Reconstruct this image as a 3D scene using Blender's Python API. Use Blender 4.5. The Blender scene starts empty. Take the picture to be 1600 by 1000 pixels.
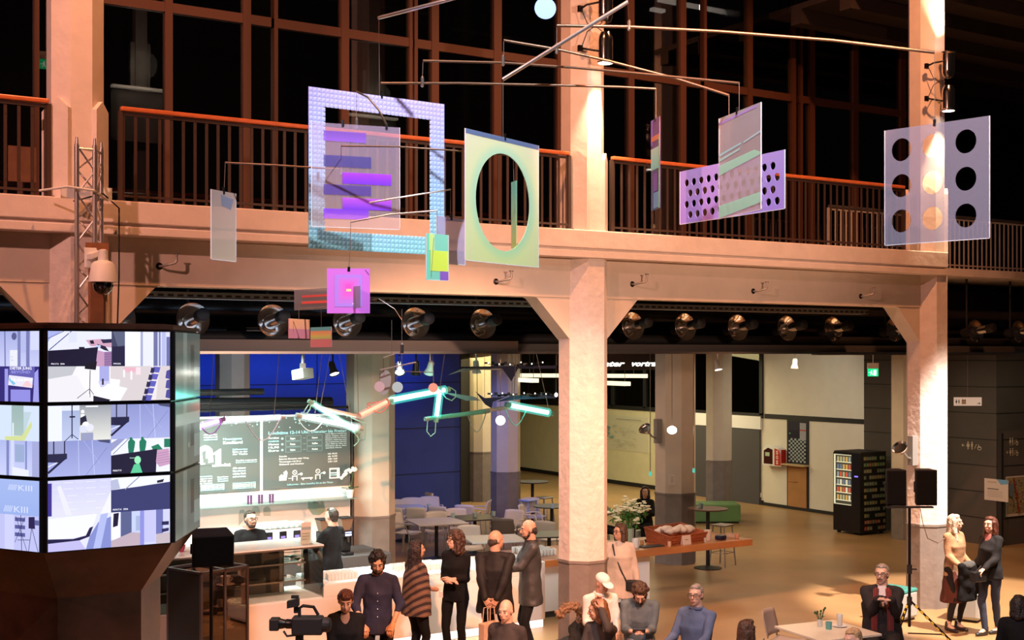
import bpy, bmesh, math, random
from math import sin, cos, pi, radians, sqrt, atan2
from mathutils import Vector, Matrix, noise
random.seed(7)
C = bpy.context.scene.collection

# ---------------------------------------------------------------- camera
CZ = 4.0                       # eye height of the photographer above the hall floor
TH = radians(32.0)             # the facade runs along X; the camera looks 32 degrees off its normal
cs, sn = cos(TH), sin(TH)
F = 2000.0; HOR = 553.0
cam_d = bpy.data.cameras.new('camera'); cam = bpy.data.objects.new('camera', cam_d); C.objects.link(cam)
cam.location = (0, 0, CZ); cam.rotation_euler = (pi/2, 0, -TH)
cam_d.sensor_width = 36; cam_d.lens = 36*F/1600; cam_d.shift_y = (HOR-500)/1600
cam_d.clip_end = 200
bpy.context.scene.camera = cam
sc = bpy.context.scene
sc.view_settings.view_transform = 'Standard'
try: sc.view_settings.look = 'None'
except Exception: pass
sc.view_settings.gamma = 1.0; sc.view_settings.use_curve_mapping = False
sc.view_settings.exposure = 0.0
w = bpy.data.worlds.new('world'); sc.world = w; w.use_nodes = True
w.node_tree.nodes['Background'].inputs[0].default_value = (0.05, 0.035, 0.03, 1)
w.node_tree.nodes['Background'].inputs[1].default_value = 0.12
sc.cycles.max_bounces = 6; sc.cycles.transparent_max_bounces = 16
sc.cycles.sample_clamp_indirect = 4.0
try:
    sc.cycles.use_denoising = True
except Exception: pass

def PD(px, py, d):
    u = (px-800)/F
    return Vector((d*(u*cs+sn), d*(cs-u*sn), CZ-(py-HOR)*d/F))
def PY(px, py, Y):
    u = (px-800)/F
    return PD(px, py, Y/(cs-u*sn))
def PX(px, py, X):
    u = (px-800)/F
    return PD(px, py, X/(u*cs+sn))
def PZ(px, py, z):
    return PD(px, py, F*(CZ-z)/(py-HOR))

# ---------------------------------------------------------------- lights
def lamp(kind, name, loc, energy, col, target=None, size=0.2, spot=60, blend=0.5, size_y=None, spread=None):
    d = bpy.data.lights.new(name, kind); d.energy = energy; d.color = col
    if kind == 'SPOT': d.spot_size = radians(spot); d.spot_blend = blend; d.shadow_soft_size = size
    elif kind == 'AREA':
        d.size = size
        if size_y: d.shape = 'RECTANGLE'; d.size_y = size_y
        if spread: d.spread = radians(spread)
    else: d.shadow_soft_size = size
    o = bpy.data.objects.new(name, d); C.objects.link(o); o.location = loc
    if target is not None:
        o.rotation_euler = (Vector(target)-Vector(loc)).to_track_quat('-Z', 'Y').to_euler()
    return o
ORANGE = (1.0, 0.37, 0.15); PINK = (1.0, 0.46, 0.37); WARM = (1.0, 0.72, 0.45)
# stage spots over the hall, plus fills added for the beam and the mobile
lamp('SPOT', 'stage_spot_orange', (3.5, 9.8, 13.2), 2600, ORANGE, (4.5, 13.5, 5.4), 0.12, 95, 0.5)
lamp('SPOT', 'stage_spot_orange', (13.0, 9.8, 13.2), 2700, ORANGE, (13.0, 13.5, 5.4), 0.12, 95, 0.5)
lamp('SPOT', 'stage_spot_pink', (-5.0, 6.5, 10.5), 3500, PINK, (7.5, 13.5, 5.2), 0.12, 80, 0.5)
lamp('SPOT', 'beam_fill_spot', (9.5, -1.0, 6.2), 4000, (1.0, 0.58, 0.40), (10.0, 13.6, 6.6), 0.3, 46, 0.9)  # low fill added to brighten the beam face
lamp('SPOT', 'counter_front_spot', (6.0, 3.0, 9.5), 11000, ORANGE, (8.0, 15.6, 0.4), 0.12, 28, 0.5)
lamp('SPOT', 'mobile_spot', (4.2, 3.6, 10.0), 3300, (0.93, 0.92, 1.0), (5.7, 6.9, 5.0), 0.1, 64, 0.5)  # dedicated spot added to brighten the hanging sheets
lamp('SPOT', 'audience_spot', (8.6, 6.5, 11.5), 480, (1.0, 0.85, 0.68), (10.8, 12.6, 1.0), 0.15, 22, 0.5)
lamp('SPOT', 'floor_spot', (15.6, 8.3, 11.0), 21000, (1.0, 0.80, 0.68), (17.0, 13.0, 0.0), 0.15, 27, 0.3)
lamp('SPOT', 'floor_spot_amber', (9.0, 6.0, 10.0), 3500, (1.0, 0.50, 0.26), (14.2, 14.0, 0.0), 0.3, 24, 0.4)
# light of the cafe and the foyer behind it, with an added curtain fill
lamp('AREA', 'bar_light', (5.2, 17.35, 3.9), 240, (0.80, 1.0, 0.92), (6.3, 18.8, 1.2), 3.6, size_y=0.4, spread=110)
lamp('AREA', 'bar_front_light', (8.6, 16.0, 3.97), 110, (0.95, 1.0, 0.95), (8.4, 15.9, 0), 3.0, size_y=0.2, spread=50)
lamp('SPOT', 'counter_spot', (9.6, 12.3, 4.8), 18, (0.35, 1.0, 0.8), (9.0, 16.0, 0.9), 0.1, 60, 0.6)
lamp('AREA', 'foyer_light', (20.5, 27.5, 3.9), 240, (1.0, 0.83, 0.5), (20.5, 27.5, 0), 5.0, size_y=3.0)
lamp('AREA', 'foyer_light', (17.5, 30.5, 3.9), 200, (1.0, 0.80, 0.36), (18, 30.5, 0), 5.0, size_y=3.0)
lamp('AREA', 'foyer_light', (18.5, 19.5, 3.9), 130, (1.0, 0.70, 0.42), (18.5, 19.5, 0), 2.5, size_y=2.5)
lamp('SPOT', 'door_wall_light', (20.6, 21.6, 3.7), 120, (1.0, 0.90, 0.72), (23.6, 23.6, 2.0), 0.2, 110, 0.8)
lamp('AREA', 'dining_light', (12.6, 20.5, 3.9), 90, (1.0, 0.62, 0.42), (12.6, 20.5, 0), 3.0, size_y=2.0)
lamp('AREA', 'blue_wash', (10.0, 26.6, 3.95), 75, (0.03, 0.16, 1.0), (10.0, 27.4, 3.0), 9.0, size_y=0.2)
lamp('SPOT', 'blue_spot', (12.2, 22.3, 3.8), 260, (0.12, 0.22, 1.0), (14.9, 24.2, 1.2), 0.15, 75, 0.6)
lamp('SPOT', 'blue_table_spot', (12.4, 25.4, 3.8), 130, (0.25, 0.35, 1.0), (13.3, 22.9, 0.6), 0.1, 60, 0.7)
lamp('SPOT', 'tan_spot', (8.3, 22.0, 3.9), 60, (0.6, 0.75, 1.0), (8.8, 24.3, 3.4), 0.1, 70, 0.6)
lamp('SPOT', 'pillar_spot', (8.4, 16.0, 3.85), 26, (0.45, 1.0, 0.65), (9.0, 18.9, 2.0), 0.1, 50, 0.6)
lamp('AREA', 'curtain_fill', (24.2, 31.0, 3.95), 45, (0.85, 1.0, 0.7), (24.2, 31, 0), 10.0, size_y=0.3)  # added behind the window band so the curtains show
lamp('SPOT', 'basket_spot', (12.6, 16.9, 3.95), 90, (1.0, 0.85, 0.65), (12.9, 16.5, 0.9), 0.05, 60, 0.6)
lamp('SPOT', 'wc_spot', (21.0, 14.5, 3.9), 90, (1.0, 0.85, 0.55), (23.5, 17.2, 1.6), 0.2, 80, 0.8)

# ---------------------------------------------------------------- materials
def mat(name, col, rough=0.6, metal=0.0, emit=None, es=0.0, bump=0.0, bscale=20.0, var=0.0, vscale=3.0, alpha=1.0, spec=0.5, coat=0.0):
    m = bpy.data.materials.new(name); m.use_nodes = True
    nt = m.node_tree; b = nt.nodes['Principled BSDF']
    b.inputs['Base Color'].default_value = (*col, 1); b.inputs['Roughness'].default_value = rough
    b.inputs['Metallic'].default_value = metal; b.inputs['Specular IOR Level'].default_value = spec
    b.inputs['Alpha'].default_value = alpha; b.inputs['Coat Weight'].default_value = coat
    if emit: b.inputs['Emission Color'].default_value = (*emit, 1); b.inputs['Emission Strength'].default_value = es
    tc = None
    if bump or var: tc = nt.nodes.new('ShaderNodeTexCoord')
    if bump:
        n = nt.nodes.new('ShaderNodeTexNoise'); n.inputs['Scale'].default_value = bscale; n.inputs['Detail'].default_value = 5
        bm_ = nt.nodes.new('ShaderNodeBump'); bm_.inputs['Strength'].default_value = bump; bm_.inputs['Distance'].default_value = 0.02
        nt.links.new(tc.outputs['Object'], n.inputs['Vector']); nt.links.new(n.outputs['Fac'], bm_.inputs['Height'])
        nt.links.new(bm_.outputs['Normal'], b.inputs['Normal'])
    if var:
        n = nt.nodes.new('ShaderNodeTexNoise'); n.inputs['Scale'].default_value = vscale; n.inputs['Detail'].default_value = 4
        r = nt.nodes.new('ShaderNodeMapRange'); r.inputs['From Min'].default_value = 0.3; r.inputs['From Max'].default_value = 0.7
        r.inputs['To Min'].default_value = 1-var; r.inputs['To Max'].default_value = 1+var
        mx = nt.nodes.new('ShaderNodeVectorMath'); mx.operation = 'SCALE'; mx.inputs[0].default_value = col
        nt.links.new(tc.outputs['Object'], n.inputs['Vector']); nt.links.new(n.outputs['Fac'], r.inputs['Value'])
        nt.links.new(r.outputs['Result'], mx.inputs['Scale']); nt.links.new(mx.outputs['Vector'], b.inputs['Base Color'])
    return m
def srgb(r, g, b):
    f = lambda v: (v/255/12.92) if v <= 10 else ((v/255+0.055)/1.055)**2.4
    return (f(r), f(g), f(b))
def attr_mat(name, emit=0.0, alpha=1.0, rough=0.4, spec=0.5, tint=(1, 1, 1)):
    """base colour (or screen light) read from the mesh's own colour attribute 'Col'"""
    m = bpy.data.materials.new(name); m.use_nodes = True
    nt = m.node_tree; b = nt.nodes['Principled BSDF']; b.inputs['Roughness'].default_value = rough
    b.inputs['Specular IOR Level'].default_value = spec
    a = nt.nodes.new('ShaderNodeAttribute'); a.attribute_name = 'Col'
    if emit:
        b.inputs['Base Color'].default_value = (0.02, 0.02, 0.02, 1)
        nt.links.new(a.outputs['Color'], b.inputs['Emission Color']); b.inputs['Emission Strength'].default_value = emit
    else: nt.links.new(a.outputs['Color'], b.inputs['Base Color'])
    if alpha < 1:
        out = nt.nodes['Material Output']; t = nt.nodes.new('ShaderNodeBsdfTransparent'); mx = nt.nodes.new('ShaderNodeMixShader')
        t.inputs[0].default_value = (*tint, 1); mx.inputs[0].default_value = alpha
        nt.links.new(t.outputs[0], mx.inputs[1]); nt.links.new(b.outputs[0], mx.inputs[2]); nt.links.new(mx.outputs[0], out.inputs['Surface'])
    return m
def glass_mat(name, tint=(1, 1, 1), refl=0.08, rough=0.02, gcol=(1, 1, 1)):
    m = bpy.data.materials.new(name); m.use_nodes = True; nt = m.node_tree; nt.nodes.clear()
    out = nt.nodes.new('ShaderNodeOutputMaterial'); t = nt.nodes.new('ShaderNodeBsdfTransparent'); g = nt.nodes.new('ShaderNodeBsdfGlossy')
    mx = nt.nodes.new('ShaderNodeMixShader'); t.inputs[0].default_value = (*tint, 1); g.inputs['Roughness'].default_value = rough
    g.inputs['Color'].default_value = (*gcol, 1)
    fr = nt.nodes.new('ShaderNodeFresnel'); fr.inputs[0].default_value = 1.45
    ad = nt.nodes.new('ShaderNodeMath'); ad.operation = 'ADD'; ad.inputs[1].default_value = refl
    nt.links.new(fr.outputs[0], ad.inputs[0]); nt.links.new(ad.outputs[0], mx.inputs[0])
    nt.links.new(t.outputs[0], mx.inputs[1]); nt.links.new(g.outputs[0], mx.inputs[2]); nt.links.new(mx.outputs[0], out.inputs['Surface'])
    return m
M = {}
M['plaster'] = mat('painted_plaster', (0.80, 0.70, 0.64), 0.75, bump=0.25, bscale=9, var=0.05, vscale=5)
M['plaster_rough'] = mat('rough_plaster', (0.80, 0.70, 0.64), 0.55, bump=0.7, bscale=11, var=0.06, vscale=7)
M['plaster_in'] = mat('beige_plaster', (0.62, 0.55, 0.46), 0.7, bump=0.2, bscale=12, var=0.05)
M['beam_paint'] = mat('beam_paint', (0.70, 0.60, 0.50), 0.8, bump=0.2, bscale=10, var=0.05)
M['plinth_paint'] = mat('grey_plinth_paint', (0.22, 0.19, 0.17), 0.7, bump=0.3, bscale=14, var=0.1, vscale=6)
M['black'] = mat('black_paint', (0.012, 0.012, 0.013), 0.6)
M['black_gloss'] = mat('black_gloss', (0.01, 0.01, 0.012), 0.25)
M['black_metal'] = mat('black_metal', (0.03, 0.03, 0.03), 0.35, 0.8)
M['brown_frame'] = mat('brown_steel_frame', (0.085, 0.027, 0.012), 0.6)
M['brown_bar'] = mat('brown_baluster', (0.055, 0.03, 0.022), 0.5)
M['rail_wood'] = mat('orange_wood', (0.62, 0.16, 0.05), 0.35, var=0.15, vscale=8, coat=0.3)
M['steel'] = mat('brushed_steel', (0.75, 0.73, 0.70), 0.28, 1.0)
M['chrome'] = mat('polished_steel', (0.85, 0.80, 0.76), 0.13, 1.0)
M['alu'] = mat('aluminium', (0.8, 0.78, 0.78), 0.3, 0.9)
M['grey_metal'] = mat('grey_metal', (0.35, 0.34, 0.33), 0.4, 0.6)
M['white'] = mat('white_paint', (0.82, 0.82, 0.80), 0.5)
M['white_gloss'] = mat('white_gloss', (0.85, 0.85, 0.83), 0.18)
M['offwhite'] = mat('offwhite_wall', (0.74, 0.70, 0.60), 0.7, var=0.03)
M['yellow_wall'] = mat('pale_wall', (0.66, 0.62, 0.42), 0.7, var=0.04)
M['dark_grey'] = mat('dark_grey', (0.07, 0.068, 0.07), 0.6)
M['mid_grey'] = mat('mid_grey', (0.25, 0.25, 0.24), 0.6)
M['cord'] = mat('wire', (0.25, 0.2, 0.18), 0.4, 0.6)
M['rod'] = mat('rod_brass', (0.20, 0.13, 0.085), 0.4, 0.7)
M['glass'] = glass_mat('clear_glass', (0.94, 0.97, 0.95), 0.03)
M['window_glass'] = glass_mat('dark_window_glass', (0.35, 0.33, 0.32), 0.08, 0.03)
M['bulb'] = mat('bulb', (1, 1, 1), 0.5, emit=(1, 0.95, 0.85), es=14)
M['bulb_soft'] = mat('bulb_soft', (1, 1, 1), 0.5, emit=(1, 0.95, 0.8), es=3)
M['green_glow'] = mat('exit_green', (0, 0.3, 0.1), 0.5, emit=(0.0, 0.75, 0.25), es=1.2)
M['white_glow'] = mat('exit_white', (1, 1, 1), 0.5, emit=(0.9, 1, 0.9), es=1.6)

# ---------------------------------------------------------------- mesh builder
WM = {}
class MB:
    def __init__(self): self.v = []; self.f = []; self.c = []
    def add(self, vs, fs, col=None):
        n = len(self.v); self.v += [Vector(p) for p in vs]; self.f += [tuple(i+n for i in f) for f in fs]; self.c += [col]*len(fs); return self
    def box(self, x0, y0, z0, x1, y1, z1):
        vs = [(x, y, z) for z in (z0, z1) for y in (y0, y1) for x in (x0, x1)]
        return self.add(vs, [(0, 2, 3, 1), (4, 5, 7, 6), (0, 1, 5, 4), (2, 6, 7, 3), (0, 4, 6, 2), (1, 3, 7, 5)])
    def obox(self, c, ax, ay, az):
        """box from centre and three half-axis vectors"""
        c = Vector(c); ax = Vector(ax); ay = Vector(ay); az = Vector(az)
        if ax.cross(ay).dot(az) < 0: ax = -ax
        vs = [c+ax*i+ay*j+az*k for k in (-1, 1) for j in (-1, 1) for i in (-1, 1)]
        return self.add(vs, [(0, 2, 3, 1), (4, 5, 7, 6), (0, 1, 5, 4), (2, 6, 7, 3), (0, 4, 6, 2), (1, 3, 7, 5)])
    def rbox(self, cx, cy, cz, sx, sy, sz, rz=0, rx=0):
        R_ = Matrix.Rotation(rz, 3, 'Z') @ Matrix.Rotation(rx, 3, 'X')
        return self.obox((cx, cy, cz), R_@Vector((sx/2, 0, 0)), R_@Vector((0, sy/2, 0)), R_@Vector((0, 0, sz/2)))
    def cyl(self, p0, p1, r0, r1=None, n=12, caps=True):
        p0 = Vector(p0); p1 = Vector(p1); r1 = r0 if r1 is None else r1
        d = (p1-p0)
        if d.length < 1e-6: return self
        q = d.to_track_quat('Z', 'Y'); vs = []
        for p, r in ((p0, r0), (p1, r1)):
            for i in range(n): vs.append(p+q@Vector((r*cos(2*pi*i/n), r*sin(2*pi*i/n), 0)))
        fs = [(i, (i+1) % n, n+(i+1) % n, n+i) for i in range(n)]
        if caps: fs += [tuple(range(n-1, -1, -1)), tuple(range(n, 2*n))]
        return self.add(vs, fs)
    def tube(self, pts, r, n=8):
        pts = [Vector(p) for p in pts]; vs = []; fs = []; k = len(pts); up = None
        for i, p in enumerate(pts):
            d = (pts[min(i+1, k-1)]-pts[max(i-1, 0)]).normalized()
            if up is None:
                up = Vector((0, 0, 1)) if abs(d.z) < 0.9 else Vector((1, 0, 0))
            a = d.cross(up).normalized(); b = a.cross(d).normalized(); up = b
            rr = r[i] if isinstance(r, (list, tuple)) else r
            for j in range(n): vs.append(p+a*rr*cos(2*pi*j/n)+b*rr*sin(2*pi*j/n))
        for i in range(k-1):
            for j in range(n): fs.append((i*n+j, i*n+(j+1) % n, (i+1)*n+(j+1) % n, (i+1)*n+j))
        fs += [tuple(range(n-1, -1, -1)), tuple((k-1)*n+j for j in range(n))]
        return self.add(vs, fs)
    def lathe(self, prof, o=(0, 0, 0), ax=(0, 0, 1), n=20):
        """prof = [(radius, height)...] about axis ax through o"""
        q = Vector(ax).to_track_quat('Z', 'Y'); o = Vector(o); vs = []; fs = []
        for r, h in prof:
            for i in range(n): vs.append(o+q@Vector((r*cos(2*pi*i/n), r*sin(2*pi*i/n), h)))
        for k in range(len(prof)-1):
            for i in range(n): fs.append((k*n+i, k*n+(i+1) % n, (k+1)*n+(i+1) % n, (k+1)*n+i))
        fs += [tuple(range(n-1, -1, -1)), tuple((len(prof)-1)*n+i for i in range(n))]
        return self.add(vs, fs)
    def prism(self, poly, o, a, b, t):
        """polygon (2D, in axes a,b from o), extruded by vector t; ccw not required"""
        o = Vector(o); a = Vector(a); b = Vector(b); t = Vector(t); n = len(poly)
        ar = sum(poly[i][0]*poly[(i+1) % n][1]-poly[(i+1) % n][0]*poly[i][1] for i in range(n))
        if (ar > 0) != (a.cross(b).dot(t) > 0): poly = poly[::-1]
        vs = [o+a*p[0]+b*p[1] for p in poly]; vs += [v+t for v in vs]
        fs = [tuple(range(n-1, -1, -1)), tuple(range(n, 2*n))]+[(i, (i+1) % n, n+(i+1) % n, n+i) for i in range(n)]
        return self.add(vs, fs)
    def ell(self, c, r, R_=None, nu=14, nv=9):
        c = Vector(c); vs = []; fs = []
        for j in range(1, nv):
            t = pi*j/nv
            for i in range(nu):
                p = Vector((r[0]*sin(t)*cos(2*pi*i/nu), r[1]*sin(t)*sin(2*pi*i/nu), r[2]*cos(t)))
                vs.append(c+(R_@p if R_ is not None else p))
        k = len(vs)
        for s_ in (1, -1):
            p = Vector((0, 0, s_*r[2])); vs.append(c+(R_@p if R_ is not None else p))
        for j in range(nv-2):
            for i in range(nu): fs.append((j*nu+i, (j+1)*nu+i, (j+1)*nu+(i+1) % nu, j*nu+(i+1) % nu))
        for i in range(nu):
            fs.append((k, i, (i+1) % nu)); fs.append((k+1, (nv-2)*nu+(i+1) % nu, (nv-2)*nu+i))
        return self.add(vs, fs)
    def caps(self, p0, r0, p1, r1, n=12):
        """tapered capsule"""
        p0 = Vector(p0); p1 = Vector(p1); d = p1-p0; L = d.length
        if L < 1e-5: return self.ell(p0, (r0, r0, r0))
        pr = []
        for k in range(5): t = -pi/2+k*pi/8; pr.append((max(r0*cos(t), 1e-4), r0*sin(t)))
        for k in range(5): t = k*pi/8; pr.append((max(r1*cos(t), 1e-4), L+r1*sin(t)))
        return self.lathe(pr, p0, d, n)
    def loft(self, rings, n=20):
        """rings = [(centre, rx, ry, R3)]; elliptical cross-sections, closed"""
        vs = []; fs = []
        for c, rx, ry, R_ in rings:
            for i in range(n):
                t = 2*pi*i/n; p = Vector((rx*cos(t), ry*sin(t), 0)); vs.append(Vector(c)+R_@p)
        for k in range(len(rings)-1):
            for i in range(n): fs.append((k*n+i, k*n+(i+1) % n, (k+1)*n+(i+1) % n, (k+1)*n+i))
        fs += [tuple(range(n-1, -1, -1)), tuple((len(rings)-1)*n+i for i in range(n))]
        return self.add(vs, fs)
    def mesh(self, name='m'):
        me = bpy.data.meshes.new(name); me.from_pydata([tuple(v) for v in self.v], [], self.f); return me
    def build(self, name, m, parent=None, world=False, smooth=None, bevel=0, origin=None, me=None, solid=0):
        vs = self.v
        if parent is None:
            if origin is None and vs:
                xs = [v.x for v in vs]; ys = [v.y for v in vs]; zs = [v.z for v in vs]
                origin = Vector(((min(xs)+max(xs))/2, (min(ys)+max(ys))/2, min(zs)))
            origin = Vector(origin or (0, 0, 0)); self.v = [v-origin for v in vs]
            mw = Matrix.Translation(origin)
        else:
            mw = WM[parent.name]
            if world:
                inv = mw.inverted(); self.v = [inv@v for v in vs]
        me = self.mesh(name)
        o = bpy.data.objects.new(name, me); C.objects.link(o)
        if parent is None: o.location = origin
        else: o.parent = parent
        WM[o.name] = mw
        if any(c is not None for c in self.c):
            ca = me.color_attributes.new('Col', 'FLOAT_COLOR', 'CORNER'); k = 0
            data = []
            for f, c in zip(self.f, self.c):
                if c is None: c = (1, 1, 1)
                if isinstance(c[0], (tuple, list)):
                    for cc in c: data += [*cc, 1]
                else: data += [*c, 1]*len(f)
            ca.data.foreach_set('color', data)
        mm = M[m] if isinstance(m, str) else m
        me.materials.append(mm)
        if smooth is not None:
            me.polygons.foreach_set('use_smooth', [True]*len(me.polygons))
            if smooth < 180:
                try: me.set_sharp_from_angle(angle=radians(smooth))
                except Exception: pass
        if solid:
            md = o.modifiers.new('solid', 'SOLIDIFY'); md.thickness = solid; md.offset = 0
        if bevel:
            md = o.modifiers.new('bevel', 'BEVEL'); md.width = bevel; md.segments = 2; md.limit_method = 'ANGLE'
        return o
def tag(o, label, cat, group=None):
    o['label'] = label; o['category'] = cat
    if group: o['group'] = group
    return o
def struct(o): o['kind'] = 'structure'; return o
def thing(name, label, cat, loc=(0, 0, 0), rz=0, group=None):
    o = bpy.data.objects.new(name, None); C.objects.link(o); o.location = loc; o.rotation_euler = (0, 0, rz)
    o.empty_display_size = 0.1
    WM[o.name] = Matrix.Translation(Vector(loc)) @ Matrix.Rotation(rz, 4, 'Z')
    return tag(o, label, cat, group)
def dup(root, loc, rz=0, label=None, scale=None):
    def cp(o, par):
        c = o.copy(); C.objects.link(c)
        if par is not None: c.parent = par
        for ch in o.children: cp(ch, c)
        return c
    r = cp(root, None); r.location = loc; r.rotation_euler = (0, 0, rz)
    if scale: r.scale = scale
    if label: r['label'] = label
    return r
_tc = {}
def text_geo(s, italic=False, bold=0.0):
    key = (s, italic, bold)
    if key in _tc: return _tc[key]
    cu = bpy.data.curves.new('t', 'FONT'); cu.body = s; cu.size = 1; cu.resolution_u = 2; cu.offset = bold
    if italic: cu.shear = 0.35
    o = bpy.data.objects.new('t', cu); C.objects.link(o)
    dg = bpy.context.evaluated_depsgraph_get(); me = bpy.data.meshes.new_from_object(o.evaluated_get(dg))
    vs = [(v.co.x, v.co.y) for v in me.vertices]; fs = [tuple(p.vertices) for p in me.polygons]
    bpy.data.objects.remove(o); bpy.data.curves.remove(cu); bpy.data.meshes.remove(me)
    if vs:
        x0 = min(v[0] for v in vs); x1 = max(v[0] for v in vs); y0 = min(v[1] for v in vs); y1 = max(v[1] for v in vs)
    else: x0 = y0 = 0; x1 = y1 = 1
    _tc[key] = (vs, fs, x0, x1, y0, y1); return _tc[key]
class Paint(MB):
    """flat artwork of a board or a screen: coloured shapes in thin layers; x right, y DOWN from the top-left corner o"""
    def __init__(self, o, right, down, nrm, W, H, dz=0.0007):
        MB.__init__(self); self.o = Vector(o); self.r = Vector(right)/W; self.d = Vector(down)/H; self.n = Vector(nrm).normalized(); self.dz = dz
        self.L = 0; self.W = W; self.H = H
    def P(self, x, y): return self.o+self.r*x+self.d*y+self.n*(self.L*self.dz)
    def poly(self, pts, col, col2=None):
        self.L += 0.25; n = len(self.v)
        if col2:
            y0 = min(p[1] for p in pts); y1 = max(p[1] for p in pts)
            col = [tuple(a+(b_-a)*(p[1]-y0)/(y1-y0) for a, b_ in zip(col, col2)) for p in pts]
        cl = col if isinstance(col[0], (tuple, list)) else col
        self.v += [self.P(*p) for p in pts]; self.f.append(tuple(n+i for i in range(len(pts)))); self.c.append(cl); return self
    def rect(self, x0, y0, x1, y1, col, col2=None):
        c = [col, col, col2, col2] if col2 else col
        return self.poly([(x0, y0), (x1, y0), (x1, y1), (x0, y1)], c)
    def disc(self, x, y, r, col, ry=None, n=16):
        ry = ry or r; return self.poly([(x+r*cos(2*pi*i/n), y+ry*sin(2*pi*i/n)) for i in range(n)], col)
    def line(self, x0, y0, x1, y1, w, col):
        d = sqrt((x1-x0)**2+(y1-y0)**2) or 1; a = (y1-y0)/d*w/2; b = -(x1-x0)/d*w/2
        return self.poly([(x0+a, y0+b), (x1+a, y1+b), (x1-a, y1-b), (x0-a, y0-b)], col)
    def text(self, s, x, y, h, col, w=None, italic=False, bold=0.0):
        """baseline-left text of cap height h (y = baseline); w = forced width"""
        vs, fs, x0, x1, y0, y1 = text_geo(s, italic, bold)
        if not fs: return self
        k = h/0.7; kx = (w/(x1-x0)) if w else k
        self.L += 0.25; n = len(self.v)
        self.v += [self.P(x+(a-x0)*kx, y-b*k) for a, b in vs]; self.f += [tuple(n+i for i in f) for f in fs]; self.c += [col]*len(fs); return self
def remesh(mb, voxel=0.012, it=4, disp=0.0, dfreq=9.0, extra=None, seed=0.0):
    """one continuous skin round all shapes in mb -> new MB"""
    me = mb.mesh('tmp'); o = bpy.data.objects.new('tmp', me); C.objects.link(o)
    r = o.modifiers.new('r', 'REMESH'); r.mode = 'VOXEL'; r.voxel_size = voxel
    if it:
        s_ = o.modifiers.new('s', 'SMOOTH'); s_.factor = 0.5; s_.iterations = it
    dg = bpy.context.evaluated_depsgraph_get(); m2 = bpy.data.meshes.new_from_object(o.evaluated_get(dg))
    out = MB(); out.v = [v.co.copy() for v in m2.vertices]; out.f = [tuple(p.vertices) for p in m2.polygons]; out.c = [None]*len(out.f)
    if disp:
        nr = [v.normal.copy() for v in m2.vertices]; off = Vector((seed, seed*2.3, 0))
        out.v = [p+n_*(disp*noise.noise(Vector((p.x*dfreq, p.y*dfreq, p.z*dfreq*0.8))+off)) for p, n_ in zip(out.v, nr)]
    bpy.data.objects.remove(o); bpy.data.meshes.remove(me); bpy.data.meshes.remove(m2)
    if extra: out.add(extra.v, extra.f)
    return out
# ================================================================ SETTING
def floor_mat():
    m = mat('polished_floor', (0.36, 0.22, 0.10), 0.33, bump=0.06, bscale=3, var=0.12, vscale=1.2, spec=0.45)
    return m
M['floor'] = floor_mat()
b = MB(); b.box(-8, 2, -0.12, 34, 46, 0); struct(b.build('floor', 'floor'))
FY = 13.4                                  # facade plane
def octo(w, rot=pi/8): return [(w/2/cos(pi/8)*cos(rot+k*pi/4), w/2/cos(pi/8)*sin(rot+k*pi/4)) for k in range(8)]
def column(X, Y, z0, z1, w, mt, base_z=None, stubs=False):
    b = MB(); o8 = octo(w)
    zb = base_z if base_z else z0
    b.prism(o8, (X, Y, zb), (1, 0, 0), (0, 1, 0), (0, 0, z1-zb))
    c = struct(b.build('column', mt))
    if base_z:
        p = MB(); p.prism(octo(w+0.012), (X, Y, z0), (1, 0, 0), (0, 1, 0), (0, 0, base_z-z0))
        p.prism(octo(w+0.035), (X, Y, base_z-0.03), (1, 0, 0), (0, 1, 0), (0, 0, 0.035))
        p.build('plinth', 'plinth_paint', c, world=True)
    if stubs:
        s = MB()
        for k in range(4):
            a = pi/4+k*pi/2; dx, dy = cos(a), sin(a); r = w*0.60
            px_, py_ = -dy, dx
            q = [(-0.115, 0), (0.115, 0), (0.115, 0.97), (0, 1.07), (-0.115, 0.97)]
            s.prism(q, (X+dx*0.1, Y+dy*0.1, z0), (px_, py_, 0), (0, 0, 1), (dx*(r-0.1), dy*(r-0.1), 0))
        s.build('corner_block', mt, c, world=True)
    return c
COLX = [PY(119, 400, 13.76).x, PY(911, 400, 13.76).x, PY(1448, 400, 13.76).x]
for X in COLX:
    column(X, 13.76, 0, 5.25, 0.60, 'plaster_rough', base_z=1.32)
    column(X-0.01, 13.76, 5.55, 11.4, 0.53, 'plaster', stubs=True)
column(COLX[0]-6.5, 13.76, 0, 5.25, 0.6, 'plaster_rough')
# slab edge of the gallery (two steps with a groove) and the slab behind it
XR = PY(1482, 400, FY).x
b = MB(); b.box(-6, FY, 5.355, XR, 13.62, 5.59); struct(b.build('slab_edge', 'plaster', bevel=0.012))
b = MB(); b.box(-6, FY+0.035, 5.31, XR-0.02, 13.62, 5.36); b.box(-6, FY+0.008, 5.235, XR-0.02, 13.62, 5.325); struct(b.build('slab_edge', 'plaster', bevel=0.008))
b = MB(); b.box(-6, 13.62, 5.3, XR-0.02, 22.2, 5.55); struct(b.build('gallery_floor', 'dark_grey'))
# deep beam below the slab with haunches at the columns
b = MB(); b.box(-6, 13.63, 4.73, XR-0.3, 13.93, 5.3)
for X in COLX:
    for s in (-1, 1):
        if X == COLX[2] and s > 0: continue
        b.prism([(0, 0), (0.28*s, 0), (0.86*s, 0.0), (0.80*s, -0.02), (0.28*s, -0.56), (0.0, -0.56)], (X, 13.64, 4.735), (1, 0, 0), (0, 0, 1), (0, 0.28, 0))
struct(b.build('beam', 'beam_paint'))
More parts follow.
